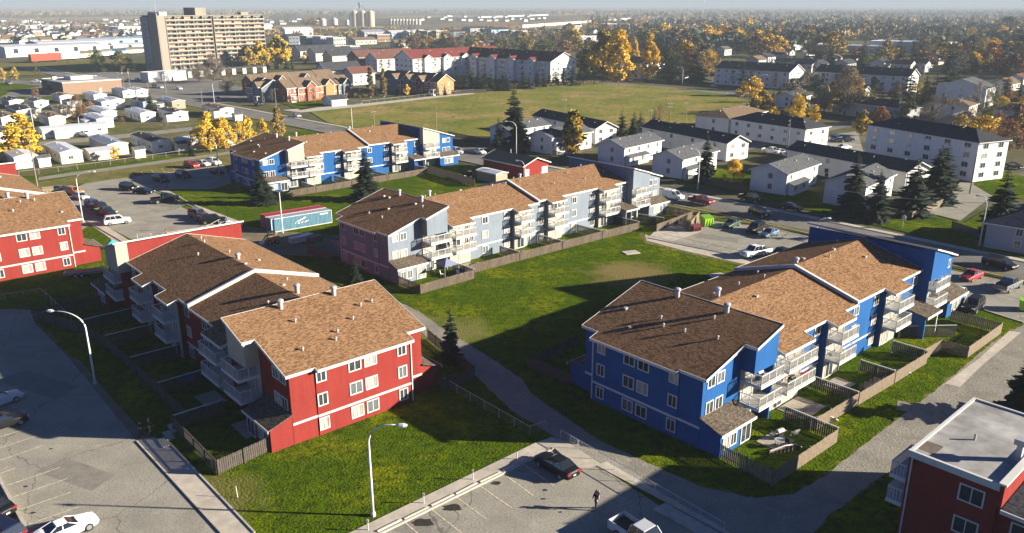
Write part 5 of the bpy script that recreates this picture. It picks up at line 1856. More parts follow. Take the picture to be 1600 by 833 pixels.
# small house with the red gable and its tan shed
hA = house('small house with black roof and red gable wall by the street', (817.6, 279), 132, 15, 8.5, 3.2, 1.5, RED_STUCCO, SHINGLE_BLACK, hand=-1, storeys=1, nf=2, ne=0, nl=0, ridge='x', name='red_gable_house', win=False)
b = MB(); b.box(-.06, -.0, -1.9, -.3, .1, 2.1); b.build('white_door', WHITE, hA)
b = MB(); b.box(-.06, -.0, -8.2, -6.2, .1, 2.1); b.build('garage_door', WHITE, hA)
b = MB(); b.lathe([(.12, 3.4), (.12, 5.6)], 8, (9, -4)); b.build('chimney_pipe', METAL, hA)
house('tan shed with pale tin roof beside the red-gabled house', (775, 287), 132, 7, 3.6, 2.3, .3, SIDING_TAN, TIN, hand=-1, name='long_shed', cat='shed', storeys=1, win=False, over=.2)
t = thing('fuel_tank', 'black round fuel tank lying beside the tall grey board fence', 'tank', (*P(729, 276), 0), R(132))
b = MB(); b.prism([(.8 * math.cos(i * .5236), 1 + .8 * math.sin(i * .5236)) for i in range(12)], -1.2, 1.2, 'x'); b.build('tank', BLACKP, t)
b = MB(); b.box(-1, -.8, -.6, .6, 0, .5); b.box(.8, 1, -.6, .6, 0, .5); b.build('stand', METAL, t)

# ------------------------------------------------------------------ red-roofed white apartment block (two wings)
def wing(label, c, ang, hand, L, W, roof, gabs, balc):
    t = house(label, c, ang, L, W, 11.8, 4.4, SIDING, roof, hand=hand, storeys=4, nf=0, ne=4 if hand > 0 else 5, nl=0, name='red_roofed_block', cat='apartment block', ws=(1.5, 1.3), vents=14, group='white four-storey block with red roof', lean=None, door=False, over=.7)
    X = lambda x, y, z: (x, hand * y, z)
    nb = lambda: MB(X, hand < 0)
    FR = 0 if hand > 0 else math.pi
    r, f = nb(), nb()
    for x in gabs:
        g = nb(); g.prism([(x - 2.6, 0), (x + 2.6, 0), (x + 2.6, 11.5), (x, 13.2), (x - 2.6, 11.5)], -1.6, W * .35, 'y'); g.build('gable_bay', SIDING, t)
        slab(r, f, [x - 3.0, x, x + 3.0], [-2.0, W * .3], lambda a, b: True, lambda a, b: 11.6 + .65 * (3.0 - abs(a - x)) * .95, .15, .25)
        for s in range(4):
            window(t, X(x, -1.6, 1 + s * 2.9), FR, 1.3, 1.4)
    r.build('bay_roof', SHINGLE_RED, t, uvslope=True)
    f.build('bay_fascia', WHITE, t)
    for x in balc:
        for s in range(4):
            z = .6 + s * 2.9
            b = nb(); b.box(x - 1.7, x + 1.7, -1.4, 0, z - .2, z); bo = b.build('balcony', WHITE, t)
            q = nb(); q.box(x - 1.7, x + 1.7, -1.4, -1.36, z + .9, z + .98)
            for k in range(13):
                q.box(x - 1.68 + k * .278, x - 1.62 + k * .278, -1.4, -1.36, z, z + .9)
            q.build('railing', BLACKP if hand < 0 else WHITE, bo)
            window(t, X(x, 0, z + .1), FR, 1.7, 1.9, name='patio_door')
    return t


wing('white four-storey wing with red roof, long sunlit side with gabled bays', (646, 125), 44, 1, 70, 17, SHINGLE_RED, (10, 24, 38, 52, 66), (4, 16, 31, 45, 59))
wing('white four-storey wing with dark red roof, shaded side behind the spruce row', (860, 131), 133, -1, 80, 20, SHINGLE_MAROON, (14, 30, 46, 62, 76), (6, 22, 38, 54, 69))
# maroon-roofed terraces to its left
house('brick and white terrace with maroon roof, stepped and close to the red-roofed wing', (562, 110), 44, 46, 14, 8.2, 4.2, BRICK_BROWN, SHINGLE_MAROON, storeys=3, nf=8, name='terrace_block', cat='apartment block', group='maroon-roofed terraces', vents=9, bal=(4, 14, 26, 36))
house('white balconied terrace end with maroon roof between the brick terraces', (590, 112), 44, 16, 13, 7.8, 3.8, SIDING, SHINGLE_MAROON, storeys=3, nf=4, name='terrace_block', cat='apartment block', group='maroon-roofed terraces', vents=5, bal=(2, 8))
for k, (u, v, L) in enumerate(((470, 92, 34), (494, 96, 34), (520, 101, 34))):
    house('dark-roofed terrace with white gable edge, %s in the stepped set behind the golden trees' % ORD[k], (u, v), 44, L, 13, 6.0, 4.0, SIDING_CREAM, SHINGLE_BLACK, storeys=2, nf=6, name='terrace_block', cat='apartment block', group='stepped dark-roofed terraces', vents=5)

# ------------------------------------------------------------------ gabled town houses
heritage_row('brown-roofed town house row in orange brick, ochre and grey, sunlit', (450, 160), 46, [(5, BRICK_ORANGE, None), (11.5, BRICK_ORANGE, .55), (9.5, YELLOW_SID, .5), (7, SLATE_SID, .6)])
heritage_row('slate grey gabled row joined to a maroon house with ochre end wall', (684, 149), 140, [(5.5, YELLOW_SID, None), (10, MAROON_SID, .5), (9, SLATE_SID, .5), (9, SLATE_SID, .5), (7, SLATE_SID, None)], hand=-1, roof=SHINGLE_BROWN)
heritage_row('dark grey end house turned toward the road with porch', (411, 160), 134, [(7, SLATE_SID, .5), (6, SLATE_SID, None)], hand=-1, roof=SHINGLE_BROWN)
heritage_row('brick town house row at the road with long tan roof, behind the grey end house', (398, 150), 46, [(7, BRICK_ORANGE, None), (14, BRICK_BROWN, .5), (14, SLATE_SID, .5), (10, BRICK_BROWN, None)])
house('dark-roofed house with white gable behind the ochre town houses', (512, 134), 44, 22, 12, 7.4, 4.2, SIDING, SHINGLE_BLACK, nf=4, name='town_house', group='town houses in the second row', lean=None)
house('maroon-roofed house behind the ochre town houses', (552, 134), 44, 14, 10, 6.2, 3.2, SIDING_GREY, SHINGLE_MAROON, nf=4, name='town_house', group='town houses in the second row', lean=None)
house('white garage with double doors at the corner of the dry field', (519, 166.5), 42, 7, 7.5, 2.8, 1.5, SIDING, SHINGLE_BLACK, name='garage', cat='garage', storeys=1, win=False, ridge='x', hand=1)
t = bpy.data.objects['garage']
b = MB(); b.box(7.0, 7.06, .8, 6.7, .1, 2.4); b.build('garage_door', WHITE, t)

# ------------------------------------------------------------------ high-rise, brick hall and neighbours
tower = high_rise('twelve-storey beige concrete tower with rows of balconies', (257, 112), 51, 77, 20, 12, 2.72)
house('low white flat building at the foot of the beige tower', (233, 129), 50, 22, 9, 5.0, 0, WHITE, MEMBRANE, flat=True, storeys=1, nf=0, ne=0, nl=0, name='pavilion', cat='building')
t = thing('entrance_canopy', 'dark entrance canopy on white piers along the tower foot', 'canopy', (*P(262, 122), 0), R(50))
b = MB(); b.box(0, 62, -7, 0, 3.4, 4.2); b.build('canopy_roof', BLACKP, t)
for k in range(9):
    b = MB(); b.box(2 + k * 7.2, 4.4 + k * 7.2, -6.8, -6.2, 0, 3.4); b.build('pier', WHITE, t)
hall = house('brown brick hall with flat grey roof beyond the trailer park', (100, 148.5), 46, 27, 30, 5.6, 0, BRICK_BROWN, MEMBRANE, flat=True, storeys=1, nf=0, ne=0, nl=0, name='brick_hall', cat='hall')
b = MB(); b.box(8, 18, 12, 22, 5.6, 7.4); b.box(3, 5, 22, 24, 5.6, 7); b.build('roof_unit', METAL, hall)

# ------------------------------------------------------------------ trailer park
MH = [  # near corner px, heading, L, roof, wall, label, side room
    ((25, 265), 131, 17, TIN, SIDING, 'white mobile home at the park corner behind the tall pole pair', None),
    ((97, 257), 131, 17, TIN, SIDING_CREAM, 'pale mobile home with bright tin roof and twin end windows', None),
    ((171, 244), 131, 19, TIN_GREY, SIDING_CREAM, 'cream mobile home with dark grey roof beside the small golden tree', None),
    ((239, 239), 131, 19, SHINGLE_BLACK, SIDING, 'white mobile home with black roof closest to the big golden trees', None),
    ((283, 236), 41, 20, TIN, SIDING_CREAM, 'long cream mobile home with tin roof hidden by golden trees', (7, 13, 2.6)),
    ((68, 218), 41, 19, TIN, SIDING, 'long white mobile home with entry room and wooden steps', (3, 7, 2.4)),
    ((153, 201), 131, 17, TIN, SIDING, 'white mobile home with flat tin roof and one end window by the lamp', (3, 9, 3)),
    ((221, 191), 131, 18, TIN, SIDING, 'white mobile home with tin roof beside the park spruce', None),
    ((272, 190), 131, 16, SHINGLE_GREY, SIDING, 'white mobile home with grey gable and annex by the bare shrub', (0, 4, 2.4)),
    ((270, 171), 131, 18, TIN_GREY, SIDING_TAN, 'tan mobile home by the road with small shed in front', None),
    ((345, 184), 131, 18, SHINGLE_BROWN, SIDING, 'white mobile home with brown roof above the golden trees', (0, 3.5, 2.4)),
    ((55, 171), 131, 14, SHINGLE_GREY, SIDING, 'white mobile home with grey roof below the hall car park', None),
    ((16, 170), 131, 16, SHINGLE_BLACK, SIDING_CREAM, 'cream mobile home with black roof at the hall side', None),
    ((28, 187), 131, 20, SHINGLE_BLACK, SIDING_CREAM, 'cream double-wide home with long black roof and gable window', None),
    ((97, 185), 131, 14, SHINGLE_BROWN, SIDING_CREAM, 'cream home with brown roof and pale gable facing the lane', None),
    ((78, 198), 131, 15, SHINGLE_BROWN, SIDING_CREAM, 'cream home with three gable windows and brown roof', None),
    ((4, 198), 131, 15, SHINGLE_BROWN, SIDING, 'white home with brown roof at the park edge', None),
    ((95, 162), 131, 13, SHINGLE_BROWN, SIDING, 'white home with brown roof behind the pale blue mobile home', None),
    ((107, 172), 131, 9, SHINGLE_GREY, SIDING_BLUE, 'pale blue mobile home in front of the brown-roofed white home', None),
    ((148, 160), 131, 15, TIN, SIDING, 'white mobile home with two end windows below the brick hall', None),
    ((193, 153.5), 131, 17, TIN_GREY, SIDING, 'white mobile home with porch columns beside the utility poles', None),
    ((214, 152), 131, 12, TIN, SIDING, 'white mobile home closest to the road poles', None),
    ((225, 172), 131, 17, SHINGLE_BLACK, SIDING_BLUE, 'long pale mobile home with dark roof crossing behind the park spruce', None),
    ((160, 172), 131, 10, TIN, SIDING_BLUE, 'pale blue mobile home with arched tin porch beside the rusty tree', None),
    ((175, 169), 131, 12, TIN, SIDING, 'white mobile home with tin roof between pale blue homes', None),
    ((160, 189), 131, 19, TIN, SIDING, 'white mobile home with wide tin roof behind the one by the lamp', None),
    ((-30, 250), 131, 17, TIN, SIDING, 'white mobile home cut by the picture edge, behind golden leaves', None),
    ((-2, 225), 131, 17, SHINGLE_GREY, SIDING, 'white mobile home behind the golden tree at the edge', None),
]
for c, a, L, rf, wl, lab, add in MH:
    mobile_home(lab, c, a, L, 5.3 if 'double' not in lab else 8.0, 3.2, wl, rf, hand=-1 if a == 131 else 1, add=add)
for c, lab in (((62, 262), 'small white shed beside the corner mobile home'), ((142, 252), 'pale flat-roofed garage shed with tree shadow on its wall'), ((212, 248), 'small cream shed beside the small golden tree'), ((279, 239), 'small cream shed by the chain-link fence and dark bush'), ((267, 170), 'small white gabled shed beside the tan mobile home'), ((246, 172), 'white shed with arched front by the park spruce'), ((368, 190), 'small white shed beside the brown-roofed mobile home')):
    big = 'garage' in lab
    shed(lab, c, 41, 6.5 if big else 2.8, 7.5 if big else 2.8, 2.4, SIDING_CREAM if 'cream' in lab or big else SIDING, TIN if 'flat' in lab else SHINGLE_GREY)

# ------------------------------------------------------------------ containers, skid steer, lumber, trailer, dumpsters
cc = P(425, 364.5)
cang = heading((425, 364.5), (523, 347.5))
container('pale blue shipping container with white wing emblem on its sunlit side', cc, cang, CONT_BLUE, CONT_DOOR, logo=True)
n = (-math.sin(R(cang)), math.cos(R(cang)))
container('red shipping container standing behind the pale blue one', (cc[0] + n[0] * 2.75, cc[1] + n[1] * 2.75), cang, CONT_RED, CONT_RED)

t = thing('skid_steer_loader', 'tan skid steer loader parked in the yard by the containers', 'loader', (*P(425, 380), .01), R(205))
TANP = M('loader_paint', (0.30, 0.22, 0.10), .15, 3, .5)
b = MB(); b.hexa([(-1.3, -.6, .35), (.9, -.6, .35), (.9, .6, .35), (-1.3, .6, .35)], [(-1.3, -.6, 1.25), (.6, -.6, 1.05), (.6, .6, 1.05), (-1.3, .6, 1.25)]); b.build('body', TANP, t)
b = MB()
for x, y in ((-.5, -.5), (-.5, .5), (.6, -.5), (.6, .5)):
    b.bar((x, y, 1.0), (x * .9, y, 2.0), .1)
b.box(-.6, .65, -.58, .58, 2.0, 2.12); b.box(-.55, -.5, -.5, .5, 1.1, 2); b.build('cab', BLACKP, t)
for s in (-1, 1):
    b = MB(); b.bar((-1.2, s * .7, 1.5), (.8, s * .7, 1.3), .16, .2); b.bar((.8, s * .7, 1.3), (1.5, s * .7, .35), .16, .2); b.build('lift_arm', TANP, t)
    for x in (-.75, .5):
        b = MB(); b.prism([(x + .4 * math.cos(i * .449), .4 + .4 * math.sin(i * .449)) for i in range(14)], s * .62, s * .92, 'y'); o = b.build('wheel', RUBBER, t)
        b = MB(); b.prism([(x + .22 * math.cos(i * .628), .4 + .22 * math.sin(i * .628)) for i in range(10)], s * .60, s * .935, 'y'); b.build('rim', TANP, o)
b = MB(); b.prism([(1.3, .1), (2.1, .1), (2.1, .16), (1.5, .5), (1.3, .75)], -.9, .9, 'y'); b.build('bucket', METAL, t)
WRAP = M('plastic_wrap', (0.42, .44, .46), .2, 2, .35)
for k, (c, lab) in enumerate((((465, 380), 'wrapped stack of pale roofing boards beside the skid steer'), ((492, 377), 'stack of grey boards on timbers beside the wrapped one'), ((478, 373), 'low pile of pale sheets at the foot of the blue container'))):
    t = thing('board_bundle', lab, 'building material', (*P(*c), .01), R(42 + 10 * k), 'building boards piled in the yard')
    b = MB()
    for i in range(5 - k):
        b.box(-1.3 - .05 * (i % 2), 1.3 + .04 * i, -.8 + .04 * i, .8 + .03 * (i % 2), .2 + i * .2, .37 + i * .2)
    b.build('board_layer', WRAP if k != 1 else WOOD_PALE, t)
    b = MB()
    for x in (-.9, 0, .9):
        b.box(x - .08, x + .08, -.85, .85, 0, .19)
    b.build('bearer', WOOD_DARK, t)
t = thing('flatbed_trailer', 'flatbed trailer with two axles parked by the red wall', 'trailer', (*P(131, 430), .01), R(20), 'vehicles')
b = MB(); b.box(-2.6, 2.6, -1.05, 1.05, .62, .74); b.bar((2.6, 0, .6), (4.0, 0, .5), .12); b.build('deck', WOOD_PALE, t)
b = MB(); b.box(-2.6, 2.6, -1.08, -1.0, .5, .62); b.box(-2.6, 2.6, 1.0, 1.08, .5, .62); b.bar((-2.6, -1, .7), (-2.6, 1, .7), .1); b.bar((2.5, -1, 1.2), (2.5, 1, 1.2), .08); b.bar((2.5, -1, .7), (2.5, -1, 1.2), .08); b.bar((2.5, 1, .7), (2.5, 1, 1.2), .08); b.build('frame', METAL, t)
for x in (-.1, -.95):
    for s in (-1, 1):
        b = MB(); b.prism([(x + .34 * math.cos(i * .449), .34 + .34 * math.sin(i * .449)) for i in range(14)], s * 1.1, s * 1.3, 'y'); o = b.build('wheel', RUBBER, t)
        b = MB(); b.prism([(x + .2 * math.cos(i * .628), .34 + .2 * math.sin(i * .628)) for i in range(10)], s * 1.09, s * 1.315, 'y'); b.build('rim', WHITE, o)
LIME = M('lime_plastic', (0.30, .55, .03), .1, 3, .5)
LIMED = M('lime_bin_dark', (0.12, .28, .02), .1, 3, .5)
MARO = M('maroon_metal', (0.16, .035, .04), .15, 3, .6)
dumpster('bright lime dumpster with open green lid by the wooden screen', (1104, 353), 20, LIME, 2.0, 1.6, 2.0, lidmat=LIMED)
dumpster('maroon dumpster between the wooden screen and the lime one', (1087, 361), 20, MARO, 1.7, 1.2, 1.2)
dumpster('lime green dumpster at the edge of the lot beside the black car', (1600, 484), 60, LIME, 1.9, 1.4, 1.5, lidmat=LIMED)
dumpster('tan dumpster beside the dark car behind the edge red block', (76, 303), 30, M('tan_metal', (.3, .24, .15), .1, 3, .6), 2.2, 1.5, 1.4)

# ------------------------------------------------------------------ vehicles
V = [  # kind, colour, centre px, tail px, nose px, label
    ('coupe', 'white', (106, 834), (62, 852), (150, 815), 'white coupe parked at the bottom of the shaded car park'),
    ('sedan', 'silver', (-2, 633), (-34, 646), (33, 622), 'silver sedan cut by the picture edge in the shaded lot'),
    ('sedan', 'black', (4, 668), (-34, 681), (42, 656), 'black sedan in the shaded lot beside the silver one'),
    ('suv', 'navy', (0, 842), (30, 858), (-40, 826), 'dark blue car behind the low concrete divider'),
    ('sedan', 'black', (-12, 800), (20, 815), (-50, 783), 'black car mostly hidden behind the low concrete divider'),
    ('sedan', 'black', (869, 735), (905, 757), (835, 715), 'black sedan parked in the bottom lot beside the pavement'),
    ('pickup', 'silver', (1003, 852), (960, 826), (1050, 885), 'silver pickup truck with empty bed at the bottom edge'),
    ('pickup', 'white', (1180, 400), (1203, 396), (1160, 404), 'white pickup truck in the lot behind the blue block'),
    ('pickup', 'black', (1222, 404), (1245, 399), (1202, 408), 'dark pickup half hidden behind the dark blue high wall'),
    ('sedan', 'green', (1143, 354), (1155, 349), (1132, 358), 'dark green sedan closest to the lime dumpster'),
    ('suv', 'black', (1180, 362), (1193, 356), (1168, 367), 'black off-road car in the lot next to a steel blue sedan'),
    ('sedan', 'steel blue', (1202, 369), (1216, 364), (1187, 374), 'steel blue sedan parked between two dark cars'),
    ('pickup', 'black', (1173, 315), (1153, 311), (1192, 320), 'long black pickup parked along the far kerb'),
    ('suv', 'black', (1187, 338), (1170, 334), (1202, 343), 'black wagon driving on the street with blue-tinted windscreen'),
    ('cargo_van', 'white', (1052, 311), (1036, 308), (1068, 314), 'white cargo van with roof rack beside the grey block'),
    ('pickup', 'maroon', (1095, 319), (1075, 315), (1115, 324), 'maroon red pickup parked behind the white cargo van'),
    ('sedan', 'black', (1236, 328), (1218, 325), (1254, 332), 'black sedan parked along the far kerb before the white house'),
    ('minivan', 'black', (1561, 418), (1540, 413), (1582, 424), 'black minivan on the street near the picture edge'),
    ('sedan', 'red', (1517, 436), (1527, 432), (1506, 440), 'red sedan beside the high blue wall'),
    ('pickup', 'grey', (1574, 452), (1562, 458), (1588, 446), 'dark grey pickup at the end of the lot by the red sedan'),
    ('suv', 'white', (1491, 471), (1500, 464), (1482, 478), 'white car nosed up to the blue block'),
    ('suv', 'black', (1519, 484), (1528, 477), (1510, 491), 'black car nosed up to the small yard beside the white one'),
    ('suv', 'red', (300, 262), (293, 261), (308, 264), 'red car in the rear lot beside two white ones'),
    ('sedan', 'white', (318, 259), (311, 258), (327, 261), 'white sedan parked between the red car and another white car'),
    ('suv', 'white', (335, 257), (328, 255), (343, 259), 'white car closest to the rear blue block end'),
    ('sedan', 'black', (339, 272), (330, 270), (348, 274), 'black sedan in the shade at the foot of the rear blue block'),
    ('minivan', 'black', (252, 284), (244, 282), (263, 286), 'black van in the shadow band of the rear lot'),
    ('suv', 'black', (287, 278), (278, 276), (296, 280), 'black car in the shadow band closer to the rear blue block'),
    ('suv', 'black', (202, 297), (190, 295), (214, 299), 'black wagon in the middle of the rear lot'),
    ('sedan', 'navy', (225, 303), (211, 302), (240, 303), 'navy sedan parked beside the black wagon in the rear lot'),
    ('pickup', 'black', (259, 316), (240, 318), (281, 313), 'black pickup parked against the walkway in the rear lot'),
    ('suv', 'orange', (117, 304), (107, 302), (128, 306), 'orange car partly hidden by the lamp post of the rear lot'),
    ('sedan', 'silver', (127, 311), (116, 308), (138, 314), 'silver sedan next to the orange car'),
    ('sedan', 'grey', (97, 300), (87, 299), (108, 301), 'dark grey sedan by the tan dumpster'),
    ('suv', 'blue', (147, 325), (132, 321), (162, 330), 'blue car in the row beside the lamp post'),
    ('pickup', 'navy', (157, 330), (140, 326), (177, 336), 'navy pickup in the row beside the blue car'),
    ('pickup', 'green', (166, 337), (148, 332), (190, 343), 'dark green pickup in the row between navy and black vehicles'),
    ('suv', 'black', (173, 343), (158, 339), (186, 347), 'black car between the green pickup and the white car'),
    ('suv', 'white', (184, 350), (168, 351), (201, 347), 'white car at the end of the row by the kerb'),
    ('suv', 'grey', (311, 340), (298, 337), (324, 343), 'dark grey car at the far end of the row facing the walkway'),
    ('sedan', 'maroon', (320, 345), (308, 343), (334, 347), 'dark maroon sedan in the row facing the walkway'),
    ('suv', 'black', (334, 349), (318, 349), (352, 347), 'black wagon in the row facing the walkway'),
    ('coupe', 'white', (360, 356), (342, 358), (378, 351), 'white coupe behind the white rail at the red wall'),
    ('pickup', 'white', (134, 213), (148, 215), (119, 211), 'white pickup on the trailer park lane'),
    ('sedan', 'red', (133, 203), (128, 202), (138, 204), 'small red car beside the mobile home with one end window'),
    ('pickup', 'white', (57, 130), (66, 130), (47, 130), 'white pickup beside the brick hall car park'),
    ('sedan', 'silver', (464, 183), (456, 181), (472, 185), 'silver car driving on the road beside the dry field'),
    ('suv', 'black', (404, 165), (396, 163), (412, 167), 'black car turning at the town house corner'),
    ('sedan', 'white', (252, 138), (246, 136), (257, 140), 'white car parked below the beige tower'),
    ('suv', 'black', (242, 137), (237, 135), (247, 139), 'black car parked beside the white one below the tower'),
    ('sedan', 'silver', (215, 126), (210, 125), (221, 127), 'silver car parked by the pavilion of the tower'),
    ('sedan', 'white', (201, 127), (196, 126), (206, 128), 'white car parked behind the utility poles near the tower'),
    ('suv', 'grey', (341, 158), (334, 156), (348, 160), 'grey car waiting on the road below the tower'),
    ('sedan', 'white', (986, 127), (979, 126), (993, 129), 'white car on the far road beside the tall golden poplar'),
    ('sedan', 'silver', (1115, 136), (1107, 134), (1123, 138), 'silver car on the far road in front of the white block'),
    ('suv', 'black', (1190, 142), (1182, 140), (1198, 144), 'black car parked before the white three-storey block'),
    ('pickup', 'white', (1072, 124), (1064, 125), (1080, 123), 'white pickup in the small lot between the far spruces'),
    ('suv', 'silver', (1063, 127), (1056, 127), (1070, 127), 'silver car in the small lot between the far spruces'),
    ('suv', 'blue', (1306, 220), (1299, 222), (1313, 218), 'blue car in the lot behind the long white building'),
    ('pickup', 'black', (1321, 222), (1313, 222), (1330, 221), 'black pickup with white cap beside the blue car'),
    ('sedan', 'white', (1319, 233), (1310, 234), (1328, 232), 'white sedan in the lot beside the four-storey block'),
    ('sedan', 'black', (1584, 263), (1573, 261), (1594, 265), 'black sedan beside the sunny lawn of the four-storey block'),
    ('pickup', 'white', (1205, 240), (1196, 238), (1214, 241), 'white pickup in the yard behind the long white building'),
    ('sedan', 'white', (1219, 241), (1212, 239), (1226, 242), 'white car in the yard beside the white pickup'),
    ('sedan', 'white', (750, 240), (743, 238), (757, 242), 'white car at the kerb beside the red-gabled house'),
    ('suv', 'silver', (714, 240), (706, 238), (722, 243), 'silver car on the street behind the rear blue block'),
    ('sedan', 'silver', (1576, 168), (1569, 167), (1583, 169), 'silver car near the green lawn at the picture edge'),
    ('suv', 'maroon', (1288, 215), (1284, 217), (1291, 213), 'maroon car at the lot entrance beside the sunlit white end wall'),
    ('suv', 'grey', (14, 132), (8, 131), (22, 133), 'grey car in the hall car park at the edge'),
    ('sedan', 'white', (280, 140), (274, 139), (286, 141), 'white car at the fence below the tower trees'),
]
for kd, colr, cpx, tl, ns, lab in V:
    car(kd, colr, cpx, heading(tl, ns), lab)
van = bpy.data.objects['cargo_van']
b = MB()
for x in (-1.9, -1.0, -.1):
    b.bar((x, -.8, 2.05), (x, .8, 2.05), .06)
b.bar((-2.1, -.7, 2.08), (.1, -.7, 2.08), .05); b.bar((-2.1, .7, 2.08), (.1, .7, 2.08), .05); b.build('roof_rack', METAL, van)

# wheel stops, bollards, divider wall
for k, (p, q) in enumerate((((740, 830), (890, 755)), ((905, 755), (1055, 680)), ((1070, 672), (1210, 602)), ((1220, 600), (1350, 532)), ((1368, 527), (1500, 465)), ((1512, 457), (1575, 425)))):
    a, c = P(*q4(*p)), P(*q4(*q))
    t = thing('wheel_stop', 'cream painted wheel stop at the bottom lot kerb, %s counting up from the picture bottom' % ORD[k], 'wheel stop', (*a, .012), math.atan2(c[1] - a[1], c[0] - a[0]), 'wheel stops along the bottom lot')
    L = dist(a, c)
    b = MB(); b.prism([(-.12, 0), (.12, 0), (.08, .15), (-.08, .15)], 0.02, L - .04, 'x'); b.build('bar', M('cream_paint', (.55, .50, .38), .12, 3, .7), t)
for k, (p, lab) in enumerate((((685, 818), 'short white post on the pavement closest to the street lamp'), ((1025, 653), 'short white post on the pavement between two dark stains'), ((1325, 508), 'short white post on the pavement beyond the second stain'))):
    t = thing('plug_post', lab, 'post', (*P(*q4(*p)), .07), 0, 'plug-in posts along the pavement')
    b = MB(); b.tube([(0, 0, 0), (0, 0, .75)], .05, 7); b.build('post', WHITE, t)
    b = MB(); b.box(-.08, .08, -.08, .08, .7, .95); b.build('outlet_box', METAL, t)
t = thing('plug_post', 'short white post on the pavement in the shade of the black sedan', 'post', (*P(*q8(30, 385)), .07), 0, 'plug-in posts along the pavement')
b = MB(); b.tube([(0, 0, 0), (0, 0, .75)], .05, 7); b.build('post', WHITE, t)
t = thing('marker_stake', 'thin white stake standing in the sunlit lawn by the cracked footpath', 'stake', (*P(*q0(1452, 615)), 0), 0)
b = MB(); b.tube([(0, 0, 0), (-.05, 0, 1.1)], .035, 6); b.build('stake', WHITE, t)
a, c = P(-6, 742), P(52, 850)
t = thing('divider_wall', 'low crumbling concrete divider between the shaded lot and the hidden cars', 'wall', (*a, 0), math.atan2(c[1] - a[1], c[0] - a[0]))
b = MB(); b.box(0, dist(a, c), -.12, .12, 0, .45); b.build('wall', CONC, t)
t = thing('sign_board', 'white oval sign on a thin post beside the street crossing', 'sign', (*P(1410, 357), 0), R(-60))
b = MB(); b.tube([(0, 0, 0), (0, 0, 2.0)], .04, 6); b.build('post', METAL, t)
b = MB(); b.prism([(.42 * math.cos(i * .5236), 2.1 + .55 * math.sin(i * .5236)) for i in range(12)], -.03, .03, 'y'); b.build('face', WHITE, t)

# ------------------------------------------------------------------ lamps and poles
for base, vt, arm, L, lab in (
        ((583, 806), 662, -5, 2.4, 'white curved street lamp in the sunlit lawn before the red block'),
        ((149, 600), 489, 170, 3.6, 'curved street lamp over the shaded lawn and parking lot'),
        ((1530, 384), 308, 130, 1.2, 'street lamp with wires beside the dark spruce at the edge'),
        ((1275, 368), 341, 0, 1.6, 'street lamp rising behind the dark blue high wall'),
        ((130, 347), 268, 0, 3.2, 'curved street lamp at the end of the parked row by the red block'),
        ((1090, 296), 233, 170, 1.8, 'street lamp standing before the single spruce and white house'),
        ((806.7, 243), 190, 170, 2.6, 'street lamp beside the two-tone spruces near the first white house'),
        ((550.7, 202), 162, 0, 3.0, 'street lamp at the near edge of the dry field'),
        ((343, 275), 218, 160, 2.6, 'street lamp at the corner of the rear blue block'),
        ((335, 161), 126, 0, 3.2, 'street lamp on the road in front of the tower trees'),
        ((53, 202), 163, 170, 3.4, 'street lamp in the trailer park beside the golden tree'),
        ((125.5, 207), 178, 0, 2.0, 'street lamp beside the white pickup in the trailer park'),
        ((958.5, 128), 101, 0, 2.5, 'street lamp on the far road below the big golden poplar'),
        ((1066, 133), 105, 170, 2.4, 'street lamp on the far road before two dark spruces'),
        ((1184, 147), 117, 0, 3.0, 'street lamp on the far road in front of the white block'),
        ((820, 283), 252, 150, 1.8, 'thin curved lamp behind the red-gabled house'),
        ((1443, 120), 99, 160, 3, 'street lamp above the white gable near dark spruces'),
        ((1236, 103), 80, 160, 3, 'street lamp beyond the white three-storey block')):
    street_lamp(lab, base, vt, arm, L)
t = thing('flood_light', 'tall floodlight pole beside the blue shipping container', 'light pole', (*P(442, 364), 0), 0)
b = MB(); h = height_at((442, 364), 299); b.tube([(0, 0, 0), (0, 0, h)], [.12, .08], 8); b.build('pole', LAMPGREY, t)
b = MB(); b.box(-.7, .7, -.1, .1, h, h + .3); b.build('lamp_head', METAL, t)
